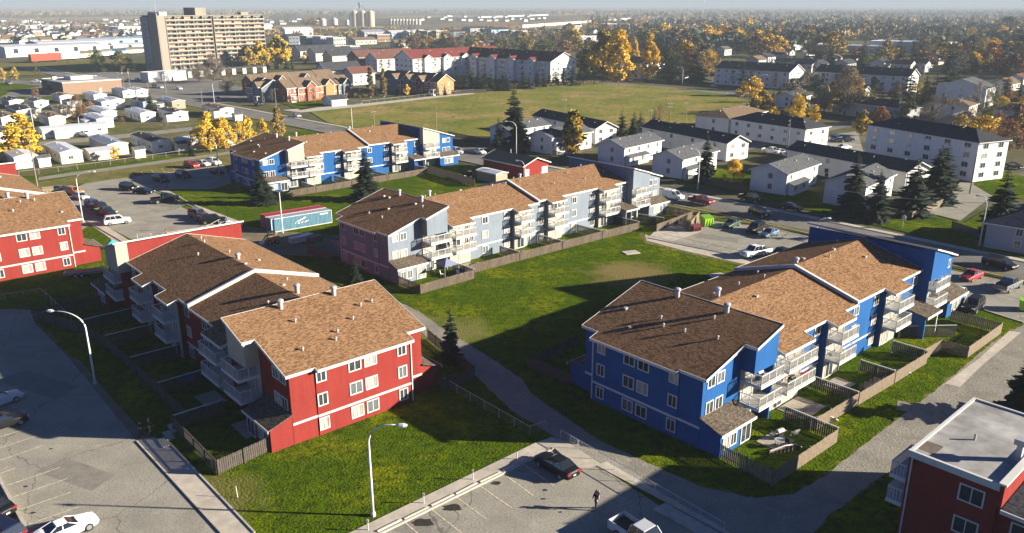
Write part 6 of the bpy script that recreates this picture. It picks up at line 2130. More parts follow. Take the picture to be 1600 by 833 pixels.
for base, vt, arms, ang, lab in (
        ((58.5, 291), 210, 0, 40, 'tall paired wooden pole by the corner mobile home'), ((186, 139), 113, 2, 0, 'wooden pole with two crossarms by the road near the tower'), ((194, 138), 108, 3, 0, 'wooden pole with three crossarms beside the road'), ((203.6, 138), 107, 3, 0, 'taller wooden pole with stacked crossarms near the white pavilion'),
        ((216, 170), 147, 0, 0, 'bare pole beside the park spruce'), ((232, 144), 128, 0, 0, 'slim pole by the road below the pavilion'), ((260, 147), 124, 0, 0, 'slim pole in the grass before the tower'), ((155, 156), 135, 0, 0, 'slim pole below the brick hall corner'), ((316, 161), 140, 0, 0, 'slim pole at the road bend below the tower'),
        ((585, 201), 173, 1, 50, 'wooden pole in the dry field by the field lamp'), ((682, 207), 162, 0, 50, 'plain wooden pole in the middle of the dry field edge'), ((882, 177), 154, 1, 40, 'wooden pole in the dry field above the golden poplar'), ((1015.5, 200), 171, 1, 40, 'wooden pole with short arm beside the three dark spruces'), ((1046, 195), 160, 2, 40, 'wooden pole with two crossarms at the field corner'), ((1071, 189), 159, 1, 40, 'thin wooden pole along the field path'), ((1159, 172), 148, 1, 40, 'wooden pole at the far field corner'), ((1167, 165), 144, 1, 40, 'second wooden pole at the far field corner, by the road'),
        ((1229, 245), 186, 2, 60, 'wooden pole with crossarms before the long white building'), ((1515, 303), 236, 1, 60, 'wooden pole at the corner of the four-storey white block'), ((107, 112), 89, 1, 80, 'wooden pole beside the railway grass'), ((400, 150), 128, 0, 0, 'pale pole before the town house corner'), ((432, 172), 138, 1, 0, 'pale pole pair before the orange town houses'), ((668, 88), 58, 0, 0, 'slim pole above the red roof wing'), ((632, 82), 58, 0, 0, 'slim pole above the brick terraces')):
    utility_pole(lab, base, vt, arms, ang, trans=arms == 3)


def wire(label, p0, z0, p1, z1, sag=.8):
    a, b_ = P(*p0), P(*p1)
    t = thing('overhead_cable', label, 'cable', (*a, 0))
    pts = []
    for k in range(13):
        s = k / 12
        pts.append(((b_[0] - a[0]) * s, (b_[1] - a[1]) * s, z0 + (z1 - z0) * s - 4 * sag * s * (1 - s)))
    m = MB(); m.tube(pts, .035, 5, cap=False); m.build('wire', METAL, t)


wire('pale overhead cable slung from the edge street lamp across the street', (1530, 384), 7.7, (1290, 345), 6.5, .6)
wire('overhead cable from the corner pole to the four-storey block', (1515, 303), 7.6, (1229, 245), 8.0, .8)

# ------------------------------------------------------------------ people
SKIN = M('skin_tone', (.42, .26, .19), .1, 6, .6)
CL = lambda n, c: M('cloth_' + n, c, .2, 8, .9)
HAIR = M('dark_hair', (.02, .015, .012), .2, 8, .7)
FAIR = M('fair_hair', (.35, .25, .13), .2, 8, .7)
per = person('person in dark clothes carrying a small child across the bottom lot', (931, 796), 215, SKIN, CL('black_jacket', (.02, .02, .022)), CL('dark_jeans', (.02, .022, .03)), HAIR, .14, 'hold', 1.8)
ch = person('small child in pale trousers held in the arms of the adult', (931, 796), 35, SKIN, CL('grey_top', (.09, .09, .10)), CL('pale_trousers', (.45, .40, .36)), FAIR, .05, 'down', 0.95)
ch.location = per.location + Vector((.16, -.16, 1.0))
person('person in dark jacket walking beside the footpath steps', (221, 682), 60, SKIN, CL('navy_jacket', (.02, .022, .035)), CL('black_trousers', (.012, .012, .014)), HAIR, .26, group='two people walking by the shaded steps')
person('person in black top and light shorts walking by the fence corner', (235, 679), 70, SKIN, CL('black_top', (.02, .02, .02)), CL('tan_shorts', (.28, .22, .15)), FAIR, .24, bare_legs=True, group='two people walking by the shaded steps')
person('person in red top standing by the white rail of the rear lot', (261, 373), 200, SKIN, CL('red_top', (.45, .08, .07)), CL('red_trousers', (.30, .06, .06)), HAIR, .08)
# steps where the two walk
for k in range(3):
    t = thing('concrete_step', 'broken concrete step slab beside the shaded footpath, %s from the fence' % ORD[k], 'step', (*P(*q0((1000 + 30 * k), 285 - 45 * k)), 0), R(128), 'concrete step slabs')
    b = MB(); b.box(-.9, .9, -.35, .35, 0, .16); b.build('slab', CONC, t)

# ------------------------------------------------------------------ yard and balcony belongings
def patio_table(label, pos, z=0, cloth=None):
    t = thing('patio_table', label, 'table', (*pos, z), rnd.uniform(0, 3), 'patio tables')
    b = MB(); b.lathe([(.5, .68), (.5, .72)], 14); b.build('top', cloth or METAL, t)
    for a in range(4):
        b = MB(); b.tube([(.35 * math.cos(a * 1.57), .35 * math.sin(a * 1.57), .68), (.42 * math.cos(a * 1.57), .42 * math.sin(a * 1.57), 0)], .025, 6); b.build('leg', BLACKP, t)


def barbecue(label, pos, z=0, rot=0):
    t = thing('barbecue_grill', label, 'barbecue', (*pos, z), R(rot), 'barbecue grills')
    b = MB(); b.box(-.35, .35, -.25, .25, .1, .75); b.build('cabinet', BLACKP, t)
    b = MB(); b.prism([(.26 * math.cos(i * .5236), .78 + .28 * math.sin(i * .5236)) for i in range(7)], -.38, .38, 'x'); b.build('lid', BLACKP if rnd.random() < .5 else METAL, t)
    for s in (-1, 1):
        b = MB(); b.box(s * .55 - .17, s * .55 + .17, -.2, .2, .72, .76); b.build('side_shelf', METAL, t)
        b = MB(); b.prism([(.09 * math.cos(i * .785), .09 + .09 * math.sin(i * .785)) for i in range(8)], s * .3 - .03, s * .3 + .03, 'x'); b.build('wheel', RUBBER, t)


def lounge_chair(label, pos, z=0, rot=0, mat=None):
    t = thing('garden_chair', label, 'chair', (*pos, z), R(rot), 'garden chairs')
    b = MB(); b.box(-.28, .28, -.28, .28, .38, .43); b.build('seat', mat or WHITE, t)
    b = MB(); b.hexa([(-.28, .24, .43), (.28, .24, .43), (.28, .29, .43), (-.28, .29, .43)], [(-.28, .36, .95), (.28, .36, .95), (.28, .41, .95), (-.28, .41, .95)]); b.build('backrest', mat or WHITE, t)
    for x in (-.24, .24):
        for y in (-.24, .24):
            b = MB(); b.bar((x, y, 0), (x, y, .38), .05); b.build('leg', mat or WHITE, t)


gl, bl, rl = local(GRAY_O, GRAY_A), local(BLUE_O, BLUE_A), local(RED_O, RED_A, -1)
PAVER = M('patio_paver', (.33, .29, .24), .2, 1.5, .9, bump=.1)


def patio(label, pos, rot, L=3.0, W=2.4, n=4, m=3):
    t = thing('patio_slab', label, 'patio', (*pos, .004), R(rot), 'paved patios')
    b = MB()
    for i in range(n):
        for j in range(m):
            b.box(i * L / n + .02, (i + 1) * L / n - .02, j * W / m + .02, (j + 1) * W / m - .02, 0, .05 + rnd.uniform(0, .012))
    b.build('paving', PAVER, t)


patio('light paved patio in the near yard of the front blue block', bl(5.2, -5.4), BLUE_A)
patio('light paved patio with white edging in the second blue yard', bl(12.6, -4.0), BLUE_A, 4.4, 3.2)
patio('paved patio beside picnic tables in the third blue yard', bl(21.5, -3.6), BLUE_A)
patio('stepping-stone patio in the shaded near yard of the red block', rl(4.2, -3.0), RED_A, 3.6, -2.2)
patio('cracked paving in the second shaded yard of the red block', rl(13.0, -3.4), RED_A, 3.4, -2.2)
patio('pale deck slab in the second yard of the grey block', gl(11.8, -3.2), GRAY_A, 3.2, 2.2)
barbecue('covered grill with silver lid on the near blue patio', bl(7.4, -4.2), .05, 30)
barbecue('black grill on the upper balcony of the front blue block near end', bl(7.6, -1.3), 5.15, 40)
barbecue('black grill on a lower balcony of the front blue block', bl(13.6, -1.6), 2.75, 40)
patio_table('small round table on the near blue patio beside the grill', bl(6.0, -5.0), .05)
patio_table('round table on the far upper balcony of the front blue block', bl(49.6, -1.2), 5.15)
lounge_chair('dark garden chair on the near blue patio', bl(6.8, -5.6), .05, 120, BLACKP)
lounge_chair('grey garden chair on the near blue patio by the divider', bl(8.8, -5.0), .05, 200, METAL)
lounge_chair('white chair on a middle balcony of the front blue block', bl(24.5, -1.4), 2.75, 210)
lounge_chair('red cushioned chair on a lower balcony of the front blue block', bl(16.3, -1.5), 2.75, 210, M('red_plastic', (.5, .03, .04), .1, 4, .5))
for k, (a, bb_) in enumerate(((23.6, -5.2), (25.4, -5.4))):
    t = thing('picnic_table', 'pale wooden picnic table in the third blue yard, %s from the patio door' % ORD[k], 'table', (*bl(a, bb_), 0), R(BLUE_A + 20), 'picnic tables')
    b = MB(); b.box(-.9, .9, -.38, .38, .70, .75); b.build('top', WOOD_PALE, t)
    for s in (-1, 1):
        b = MB(); b.box(-.9, .9, s * .62 - .13, s * .62 + .13, .42, .46); b.build('bench', WOOD_PALE, t)
        b = MB(); b.bar((s * .65, -.62, .4), (s * .65, .62, .4), .06); b.bar((s * .65, -.2, .7), (s * .65, -.6, 0), .07); b.bar((s * .65, .2, .7), (s * .65, .6, 0), .07); b.build('leg', WOOD_PALE, t)
t = thing('garden_gazebo', 'peaked blue-grey canopy tent in the near yard of the grey block', 'canopy tent', (*gl(8.0, -3.9), 0), R(GRAY_A), None)
b = MB(); b.add([(-1.4, -1.4, 2.0), (1.4, -1.4, 2.0), (1.4, 1.4, 2.0), (-1.4, 1.4, 2.0), (0, 0, 2.9)], [(0, 1, 4), (1, 2, 4), (2, 3, 4), (3, 0, 4), (3, 2, 1, 0)]); b.build('canopy', M('canopy_cloth', (.16, .18, .26), .15, 3, .8), t)
for x in (-1.35, 1.35):
    for y in (-1.35, 1.35):
        b = MB(); b.tube([(x, y, 0), (x, y, 2.0)], .04, 6); b.build('leg', METAL, t)
lounge_chair('white garden chair under the canopy tent of the grey block', gl(7.4, -3.6), 0, 90)
lounge_chair('blue garden chair beside the canopy tent of the grey block', gl(9.4, -5.2), 0, 40, M('blue_plastic', (.06, .12, .3), .1, 4, .5))
t = thing('paddling_pool', 'round blue paddling pool in a shaded yard of the red block', 'pool', (*rl(21.0, -2.4), 0), 0)
b = MB(); b.lathe([(.95, 0), (1.0, .28), (.88, .28), (.85, .05)], 18); b.build('rim', M('pool_blue', (.05, .16, .5), .1, 4, .4), t)
for k, (a, w) in enumerate(((13.6, 3.2), (23.4, 3.4), (33.2, 3.4), (43.4, 3.2))):
    c = gl(a, -2.6)
    t = thing('planter_rail', 'low curved white-capped planter rail, %s along the grey block yards' % ORD[k], 'planter', (*c, 0), R(GRAY_A - 50), 'low white-capped rails in the grey yards')
    b = MB(); b.tube([(0, 0, .45), (w * .4, .05, .7), (w * .75, .1, .62), (w, .15, .15)], .07, 6); b.build('cap', WHITE, t)
    b = MB(); b.box(0, w * .9, .02, .08, 0, .5); b.build('board', WOOD_DARK, t)
for k, (a, b_) in enumerate(((12.0, -4.2), (28.6, -4.4), (4.0, -5.2))):
    t = thing('planter_rail', 'low curved white-capped planter rail, %s in the blue yards' % ['second-yard', 'fourth-yard', 'near-yard'][k], 'planter', (*bl(a, b_), 0), R(BLUE_A + (-40 if k < 2 else -25)), 'low white-capped rails in the blue yards')
    b = MB(); b.tube([(0, 0, .45), (1.6, .05, .7), (2.8, .1, .62), (3.6, .15, .15)], .07, 6); b.build('cap', WHITE, t)
    b = MB(); b.box(0, 3.3, .02, .08, 0, .5); b.build('board', WOOD_PALE, t)
t = thing('toy_playhouse', 'teal and green toy playhouse in the yard behind the edge red block', 'toy house', (*P(176, 388), 0), R(30))
b = MB(); b.box(-.6, .6, -.5, .5, 0, .9); b.build('wall', M('toy_red', (.3, .05, .1), .1, 4, .5), t)
b = MB(); b.prism([(-.75, .9), (.75, .9), (0, 1.5)], -.6, .6, 'y'); b.build('roof', M('toy_teal', (.04, .42, .38), .1, 4, .5), t)
# ------------------------------------------------------------------ trees one can tell apart: base px, top row
def T(kind, mat, base, vt, label, name=None, v=0, lod=1, wide=1.0, group=None, extra=None):
    h = height_at(base, vt)
    nm = name or {'spruce': 'spruce_tree', 'round': 'leafy_tree', 'tall': 'poplar_tree', 'column': 'columnar_tree', 'bush': 'shrub', 'bare': 'bare_tree'}[kind]
    return tree(kind, mat, base, h, label, nm, v, lod, wide, 'shrub' if kind == 'bush' else 'tree', group, extra=extra)


G_S, G_P, G_L, G_B = 'spruces in the town', 'golden poplars', 'leafy autumn trees', 'bare trees'
T('spruce', NEEDLE, (705, 566), 476, 'small ragged spruce with rusty tip beside the gravel path', v=2, lod=0, wide=.72, group=G_S)
T('spruce', NEEDLE, (555, 449), 404, 'small spruce between the red block roof and grey end wall', v=1, lod=0, wide=1.25, group=G_S)
T('spruce', NEEDLE, (573, 312), 227, 'tall spruce in front of the rear blue block', v=0, lod=0, wide=1.1, group=G_S)
T('spruce', NEEDLE, (411, 319), 250, 'spruce at the near corner of the rear blue block', v=1, lod=0, wide=1.2, group=G_S)
T('spruce', NEEDLE, (1330, 338), 233, 'tall slim spruce before the white house wall across the street', v=0, lod=0, wide=.95, group=G_S)
T('spruce', NEEDLE, (1367, 345), 262, 'shorter spruce with drooping boughs beside the tall slim one', v=2, lod=0, wide=1.0, group=G_S)
T('spruce', NEEDLE, (1424, 336), 245, 'broad spruce with pointed top between house and fence corner', v=1, lod=0, wide=1.35, group=G_S)
T('spruce', NEEDLE, (1459, 318), 224, 'big dense spruce before the four-storey white block', v=0, lod=0, wide=1.25, group=G_S)
T('spruce', NEEDLE, (1469, 316), 222, 'big dense spruce twin close against the four-storey block corner', v=1, lod=0, wide=1.15, group=G_S)
T('spruce', NEEDLE, (1556, 378), 257, 'thin-topped spruce beside the edge street lamp', v=2, lod=0, wide=.95, group=G_S)
T('spruce', NEEDLE, (1604, 650), 535, 'dark spruce cut by the picture edge above the flat roof', v=1, lod=0, wide=1.3, group=G_S)
T('spruce', NEEDLE, (1101, 285), 204, 'single narrow spruce before the white house with curved lamp', v=0, lod=0, wide=.85, group=G_S)
T('spruce', NEEDLE, (803, 226), 128, 'tallest dark spruce rising above the first white house', v=0, lod=0, wide=.95, group=G_S)
T('spruce', NEEDLE, (809, 236), 150, 'dark spruce in front of the tallest one by the curved lamp', v=1, lod=0, wide=.9, group=G_S)
T('spruce', NEEDLE, (779, 229), 180, 'thin crooked spruce before the first white house wall', v=2, lod=0, wide=.7, group=G_S)
for (u, v_, t) in ((971, 209, 169), (990, 212, 172), (1000, 209, 171), (1021, 206, 172)):
    T('spruce', NEEDLE, (u, v_), t, 'dark spruce of the cluster at the dry field edge by the poles', v=u % 3, lod=1, wide=1.2, group='cluster of four dark spruces at the field edge')
for (u, v_, t) in ((1094, 196, 174), (1103, 196, 177)):
    T('spruce', NEEDLE, (u, v_), t, 'low dark spruce behind the hip-roofed house beside the field', v=u % 3, lod=1, wide=1.4, group='pair of low spruces at the hip-roofed house')
T('spruce', NEEDLE, (237, 183), 140, 'dark spruce in the middle of the trailer park', v=0, lod=0, wide=1.0, group=G_S)
T('spruce', NEEDLE, (131, 146), 127, 'dark spruce against the brick hall wall', v=1, lod=1, wide=1.2, group=G_S)
T('spruce', NEEDLE, (79, 148), 124, 'dark spruce at the near corner of the brick hall', v=0, lod=1, wide=1.3, group=G_S)
T('spruce', NEEDLE, (300, 244), 228, 'small dark conifer bush beside the cream shed', v=2, lod=1, wide=1.5, group=G_S)
# the dark row before the red-roofed block
for k, (u, v_, t) in enumerate(((706, 139, 106), (716, 140, 108), (727, 139, 107), (738, 141, 104), (748, 140, 108), (757, 142, 103), (766, 141, 110), (775, 142, 114), (786, 140, 106), (792, 142, 112), (818, 138, 108), (826, 139, 112), (840, 135, 106), (850, 136, 112), (858, 134, 110), (868, 132, 103), (880, 132, 101), (894, 133, 97), (906, 126, 100), (684, 112, 94), (655, 113, 100), (690, 130, 97))):
    T('spruce', NEEDLE, (u, v_), t, 'dark spruce in the row screening the red-roofed white block', v=k % 3, lod=1, wide=1.25, group='spruce row before the red-roofed white block')
# right-hand mid distance spruces
for k, (u, v_, t, lab) in enumerate(((1057, 124, 70, 'slim dark spruce beside the rusty tree on the far road'), (1049, 126, 76, 'broad dark spruce at the small lot on the far road'), (1083, 128, 60, 'dark spruce with pointed top beside the white pickup'), (1092, 129, 82, 'dark broad spruce at the corner of the white three-storey block'), (1115, 118, 64, 'dark spruce behind the white three-storey block corner'), (1160, 140, 94, 'dark spruce before the facade of the white three-storey block'), (1173, 141, 104, 'smaller spruce before the facade of the white three-storey block'), (1397, 168, 122, 'dark spruce with light branch above the grey black-roofed house'), (1377, 168, 132, 'short dark spruce left of the light-branched one by the bare tree'), (1444, 158, 112, 'dark spruce beside the white gable of the three-storey block'), (1460, 156, 106, 'broad dark spruce behind the white gable'), (1478, 160, 86, 'tall dark double spruce between two white blocks'), (1484, 158, 92, 'tall dark spruce next to the broad grey gable'), (1420, 150, 100, 'dark spruce in front of the black-roofed white block end'), (1307, 128, 96, 'dark spruce in front of the long black roof'), (1208, 158, 140, 'small spruce at the far road corner'), (1218, 152, 128, 'slim spruce at the corner of the far road by the lamp'), (1262, 100, 66, 'dark spruce by the green school lawn'), (1570, 155, 108, 'dark broad spruce at the picture edge behind the grey gable'), (1590, 158, 118, 'second dark spruce at the picture edge'), (1383, 84, 54, 'dark spruce before the white school wing'), (1405, 82, 52, 'dark spruce against the school gym'), (1465, 83, 58, 'dark spruce at the school end'))):
    T('spruce', NEEDLE, (u, v_), t, lab, v=k % 3, lod=1, wide=1.15, group=G_S)
# golden and orange trees
T('tall', GOLD, (895, 239), 175, 'golden poplar before the white house by the street', 'poplar_tree', 0, 0, 1.35, G_P, extra=(OLIVE, 2))
T('round', GOLD, (329, 238), 178, 'big golden tree at the trailer park edge', 'leafy_tree', 1, 0, 1.05, G_L)
T('round', GOLD, (352, 236), 186, 'golden tree beside the biggest one at the trailer park', 'leafy_tree', 2, 0, .9, G_L)
T('round', GOLD, (375, 232), 190, 'golden tree in the middle of the trailer park row', 'leafy_tree', 3, 0, .8, G_L)
T('round', GOLD, (389, 224), 184, 'smaller golden tree behind the row', 'leafy_tree', 4, 1, .8, G_L)
T('round', GOLD, (411, 218), 187, 'golden tree at the end of the row by the blue roof', 'leafy_tree', 0, 1, .8, G_L)
T('tall', DULL, (436, 216), 168, 'dull gold poplar at the road side above the blue roof', 'poplar_tree', 1, 0, 1.1, G_P)
T('tall', GOLD, (40, 250), 181, 'golden poplar over the corner mobile home', 'poplar_tree', 2, 0, 1.8, G_P)
T('tall', GOLD, (-4, 256), 205, 'golden poplar cut by the picture edge', 'poplar_tree', 0, 0, 1.5, G_P)
T('round', GOLD, (180, 252), 230, 'small golden sapling beside the pale garage shed', 'leafy_tree', 2, 1, .9, G_L)
T('bush', RUST, (122, 186), 152, 'wide rusty shrub tree among the pale blue homes', 'leafy_tree', 0, 0, .75, G_L)
T('bush', RUST, (142, 178), 160, 'rusty bush beside the pale blue homes', 'leafy_tree', 1, 1, 1.1, G_L)
T('bush', RUST, (57, 152), 138, 'rusty shrub before the brick hall', 'leafy_tree', 2, 1, .8, G_L)
T('bush', ORANGE, (275, 187), 168, 'small brown-orange shrub by the white home annex', 'leafy_tree', 3, 1, .7, G_L)
T('bush', GOLD, (1146, 285), 250, 'spreading yellow bush behind the street fence', 'shrub', 1, 0, .85, 'yellow bushes')
T('round', GOLD, (436, 104), 57, 'large golden tree beside the tower foot', 'leafy_tree', 1, 0, 1.1, G_L, extra=(OLIVE, 3))
T('round', GOLD, (408, 106), 67, 'golden-green tree touching the tower edge', 'leafy_tree', 2, 0, 1.0, G_L, extra=(GREENL, 4))
T('round', DULL, (390, 108), 74, 'greenish tree at the tower foot', 'leafy_tree', 3, 1, .9, G_L)
for k, (u, v_, t) in enumerate(((433, 108, 84), (448, 108, 82), (457, 109, 90), (418, 108, 88))):
    T('spruce', NEEDLE, (u, v_), t, 'small dark spruce under the large golden tree by the tower', v=k % 3, lod=1, wide=.9, group='small spruces under the large golden tree')
T('round', ORANGE, (477, 100), 82, 'orange tree among the stepped dark roofs', 'leafy_tree', 1, 1, .9, G_L)
T('bare', TWIG, (335, 128), 86, 'bare tree in front of the tower balconies', 'bare_tree', 0, 0, 1.2, G_B)
T('bare', TWIG, (312, 130), 100, 'small bare tree at the tower entrance', 'bare_tree', 1, 0, 1.2, G_B)
T('bare', TWIG, (356, 148), 122, 'bare tree beside the brick town house row', 'bare_tree', 2, 0, 1.2, G_B)
T('bare', RUST, (358, 124), 110, 'rusty bare tree beside the town houses', 'bare_tree', 1, 1, 1.2, G_B)
T('bush', GREENL, (154, 112), 80, 'dark green round tree left of the tower', 'leafy_tree', 2, 0, .85, G_L)
T('round', OLIVE, (190, 112), 80, 'dark brown-green tree beside the tower shadow', 'leafy_tree', 4, 0, 1.3, G_L)
T('spruce', NEEDLE, (207, 112), 83, 'dark pointed spruce against the tower end', v=1, lod=1, wide=1.1, group=G_S)
T('spruce', NEEDLE, (380, 108), 88, 'dark spruce before the tower ground floor', v=0, lod=1, wide=1.1, group=G_S)
T('round', DULL, (25, 126), 106, 'yellow tree by the hall car park', 'leafy_tree', 1, 1, 1.0, G_L)
T('round', DULL, (5, 128), 108, 'yellow tree cut by the edge near the hall car park', 'leafy_tree', 2, 1, 1.0, G_L)
T('bush', OLIVE, (58, 118), 106, 'dark olive shrub by the railway grass', 'shrub', 0, 1, .9, 'shrubs by the railway')
T('round', GOLD, (942, 124), 50, 'big golden tree on the far road', 'leafy_tree', 3, 0, .95, G_L, extra=(OLIVE, 1))
T('tall', GOLD, (965, 128), 48, 'golden tree leaning out of the big golden crown', 'poplar_tree', 1, 0, 1.3, G_P)
T('tall', GOLD, (1014, 125), 56, 'tall golden poplar on the far road', 'poplar_tree', 2, 0, 1.0, G_P)
T('tall', GOLD, (991, 100), 62, 'slender golden poplar behind the dark white-balconied block', 'poplar_tree', 0, 0, .9, G_P)
T('round', RUST, (1072, 112), 66, 'rusty red tree between two dark spruces', 'leafy_tree', 0, 0, .9, G_L)
T('round', OLIVE, (916, 121), 72, 'dark green tree at the corner of the red-roofed block', 'leafy_tree', 4, 1, 1.0, G_L)
T('round', GREENL, (930, 120), 82, 'green bushy tree below the big golden one', 'leafy_tree', 1, 1, 1.1, G_L)
T('round', RUST, (908, 112), 80, 'rusty tree behind the red-roofed gable end', 'leafy_tree', 2, 1, 1.1, G_L)
T('bare', TWIG, (1320, 180), 108, 'wide half-bare tree with golden leaves before the black-roofed block', 'bare_tree', 0, 0, 1.35, G_B, extra=(DULL, 3))
T('round', DULL, (1325, 176), 112, 'golden crown behind the half-bare tree', 'leafy_tree', 2, 0, 1.2, G_L)
T('bare', TWIG, (1287, 178), 138, 'grey bare tree beside the golden crown', 'bare_tree', 2, 0, 1.3, G_B)
T('bare', TWIG, (1453, 196), 152, 'bare round tree with dense grey twigs', 'bare_tree', 1, 0, 1.25, G_B)
T('round', GOLD, (1243, 198), 148, 'bright golden tree behind the hip-roofed house', 'leafy_tree', 0, 0, .8, G_L)
T('round', GOLD, (1272, 194), 164, 'small golden tree beside the bright one', 'leafy_tree', 3, 1, .8, G_L)
T('bush', GOLD, (1208, 190), 168, 'yellow bush tree at the hip-roofed house end', 'leafy_tree', 1, 0, .8, G_L)
T('round', DULL, (1196, 168), 145, 'dull yellow tree at the far field corner', 'leafy_tree', 2, 1, .8, G_L)
T('round', GOLD, (1346, 212), 174, 'yellow-green tree in front of the grey black-roofed house', 'leafy_tree', 1, 0, .9, G_L, extra=(OLIVE, 2))
T('round', ORANGE, (1376, 196), 168, 'orange tree in front of the grey black-roofed house', 'leafy_tree', 4, 0, 1.1, G_L)
T('bush', GOLD, (1530, 212), 186, 'golden shrub tree behind the four-storey roof', 'leafy_tree', 2, 0, .9, G_L)
T('bush', RUST, (1573, 237), 188, 'rusty-orange tree at the corner of the four-storey block', 'leafy_tree', 3, 0, .85, G_L)
T('bare', BARK_PALE, (1525, 172), 128, 'white-stemmed bare birch by the broad grey gable', 'bare_tree', 0, 0, .6, G_B)
T('bare', BARK_PALE, (1553, 168), 126, 'second white-stemmed birch by the broad grey gable', 'bare_tree', 2, 0, .6, G_B)
T('bare', TWIG, (1510, 178), 150, 'small bare tree before the broad grey gable', 'bare_tree', 1, 1, 1.1, G_B)
T('bush', ORANGE, (1054, 205), 192, 'small orange bush at the pole in the field corner', 'shrub', 0, 1, .8, 'field bushes')
T('bare', RUST, (1030, 202), 164, 'brown bare bush tree beside the dark spruce cluster', 'bare_tree', 2, 1, .9, G_B)
# saplings in front of the gabled rows
for k, (u, v_, t, m) in enumerate(((579, 152, 106, OLIVE), (600, 151, 108, DULL), (516, 150, 134, NEEDLE), (526, 150, 133, NEEDLE), (534, 150, 128, NEEDLE), (551, 151, 134, NEEDLE), (588, 150, 126, NEEDLE), (620, 150, 133, NEEDLE), (659, 149, 131, NEEDLE), (695, 149, 127, NEEDLE))):
    if m is NEEDLE:
        T('spruce', m, (u, v_), t, 'narrow young conifer planted along the gabled town houses', v=k % 3, lod=1, wide=.7, group='young conifers along the town houses')
    else:
        T('column', m, (u, v_), t, 'slim %s columnar tree before the slate grey gables' % ('olive' if m is OLIVE else 'yellowing'), v=k % 2, lod=0, wide=1.0, group='slim columnar trees')
T('round', GOLD, (636, 150), 133, 'small golden tree before the maroon house', 'leafy_tree', 2, 1, 1.0, G_L)
T('bush', RUST, (563, 152), 139, 'red-leaved shrub before the slate gables', 'shrub', 0, 1, .8, 'shrubs along the town houses')
T('bush', RUST, (544, 152), 138, 'rusty shrub at the ochre gable', 'shrub', 1, 1, .8, 'shrubs along the town houses')
T('bush', RUST, (582, 152), 140, 'dark red shrub between two slim columnar trees', 'shrub', 2, 1, .8, 'shrubs along the town houses')
for k, (u, v_, t) in enumerate(((426, 160, 140), (454, 165, 148), (478, 164, 150), (506, 160, 146), (490, 160, 138), (686, 148, 130))):
    T('bare', RUST if k % 2 else TWIG, (u, v_), t, 'thin bare sapling planted along the town house lawns', v=k % 3, lod=1, wide=.7, group='bare saplings along the town houses')
for k, (u, v_, t, m, kd) in enumerate(((1300, 92, 52, DULL, 'round'), (1280, 92, 58, DULL, 'round'), (1338, 95, 78, ORANGE, 'round'), (1405, 108, 84, RUST, 'round'), (1440, 110, 80, RUST, 'round'), (1365, 104, 88, GREENL, 'bush'), (1478, 72, 44, OLIVE, 'tall'), (1550, 84, 60, GOLD, 'round'), (1540, 112, 84, DULL, 'round'), (1590, 112, 84, ORANGE, 'round'), (1215, 88, 58, GOLD, 'round'), (1180, 90, 56, RUST, 'round'), (1105, 72, 42, GOLD, 'round'), (1150, 74, 46, GOLD, 'round'), (1128, 70, 40, GOLD, 'round'), (1030, 60, 40, DULL, 'round'), (1065, 62, 40, DULL, 'round'), (1200, 84, 54, GOLD, 'round'), (1575, 54, 26, OLIVE, 'round'), (1520, 96, 72, TWIG, 'bare'), (1500, 116, 80, TWIG, 'bare'), (745, 82, 62, DULL, 'round'), (820, 78, 52, DULL, 'round'), (850, 80, 60, OLIVE, 'round'), (880, 92, 64, RUST, 'round'), (700, 76, 60, OLIVE, 'round'), (672, 76, 58, DULL, 'round'), (645, 78, 58, RUST, 'round'), (780, 80, 60, OLIVE, 'round'), (840, 84, 68, OLIVE, 'bush'), (500, 38, 27, ORANGE, 'round'), (478, 40, 29, DULL, 'round'), (490, 40, 28, ORANGE, 'round'), (1560, 116, 92, RUST, 'round'))):
    T(kd, m, (u, v_), t, '', None, k % 5, 1, 1.65 if kd == 'round' else 1.1, G_L if kd != 'bare' else G_B)
    bpy.context.view_layer.update()
# ------------------------------------------------------------------ the far town: houses and trees one by one near, one mass beyond
FAR = random.Random(99)
ROOFS = [SHINGLE_GREY, SHINGLE_BROWN, SHINGLE_BLACK, SHINGLE_GREY, SHINGLE_MAROON, TIN]
WALLS = [SIDING, SIDING_CREAM, SIDING, SIDING_GREY, SIDING_TAN, SIDING]


_fh = {}


def far_house_mesh(v):
    if v not in _fh:
        L, W, h, r = ((13, 8.5, 3.2, 2.0), (11, 9, 5.2, 2.2), (15, 9, 3.6, 2.4))[v]
        w = MB(); w.prism([(-W / 2, 0), (W / 2, 0), (W / 2, h), (0, h + r), (-W / 2, h)], -L / 2, L / 2, 'x')
        rf, fs = MB(), MB()
        slab(rf, fs, [-L / 2 - .5, L / 2 + .5], [-W / 2 - .5, 0, W / 2 + .5], lambda a, b: True, lambda a, b: h + .15 + r / (W / 2) * (W / 2 - abs(b)), .2, .3)
        wins = []
        for s in (-1, 1):
            for k in range(3):
                wins.append(((-L / 2 + L * (k + .5) / 3, s * W / 2, h * .45), 0 if s < 0 else math.pi))
            wins.append(((s * L / 2, 0, h * .45), s * math.pi / 2))
        _fh[v] = (w, rf, wins, {}, {})
    return _fh[v]


def far_house(pos, v, wm, rm, rot, label, group, windows=True, s=1.0):
    w, rf, wins, cw, cr = far_house_mesh(v)
    if wm.name not in cw:
        cw[wm.name] = w.mesh('wall', wm)
    if rm.name not in cr:
        cr[rm.name] = rf.mesh('roof', rm, uvslope=True)
    t = thing('far_house', label, 'house', (*pos, -.1), R(rot), group)
    t.scale = (s, s, s)
    place(cw[wm.name], 'wall', t); place(cr[rm.name], 'roof', t)
    if windows:
        for loc, r in wins:
            place(plain_window((1.6, 1.2)), 'window', t, loc, r)
    return t


HOUSE_XY = []


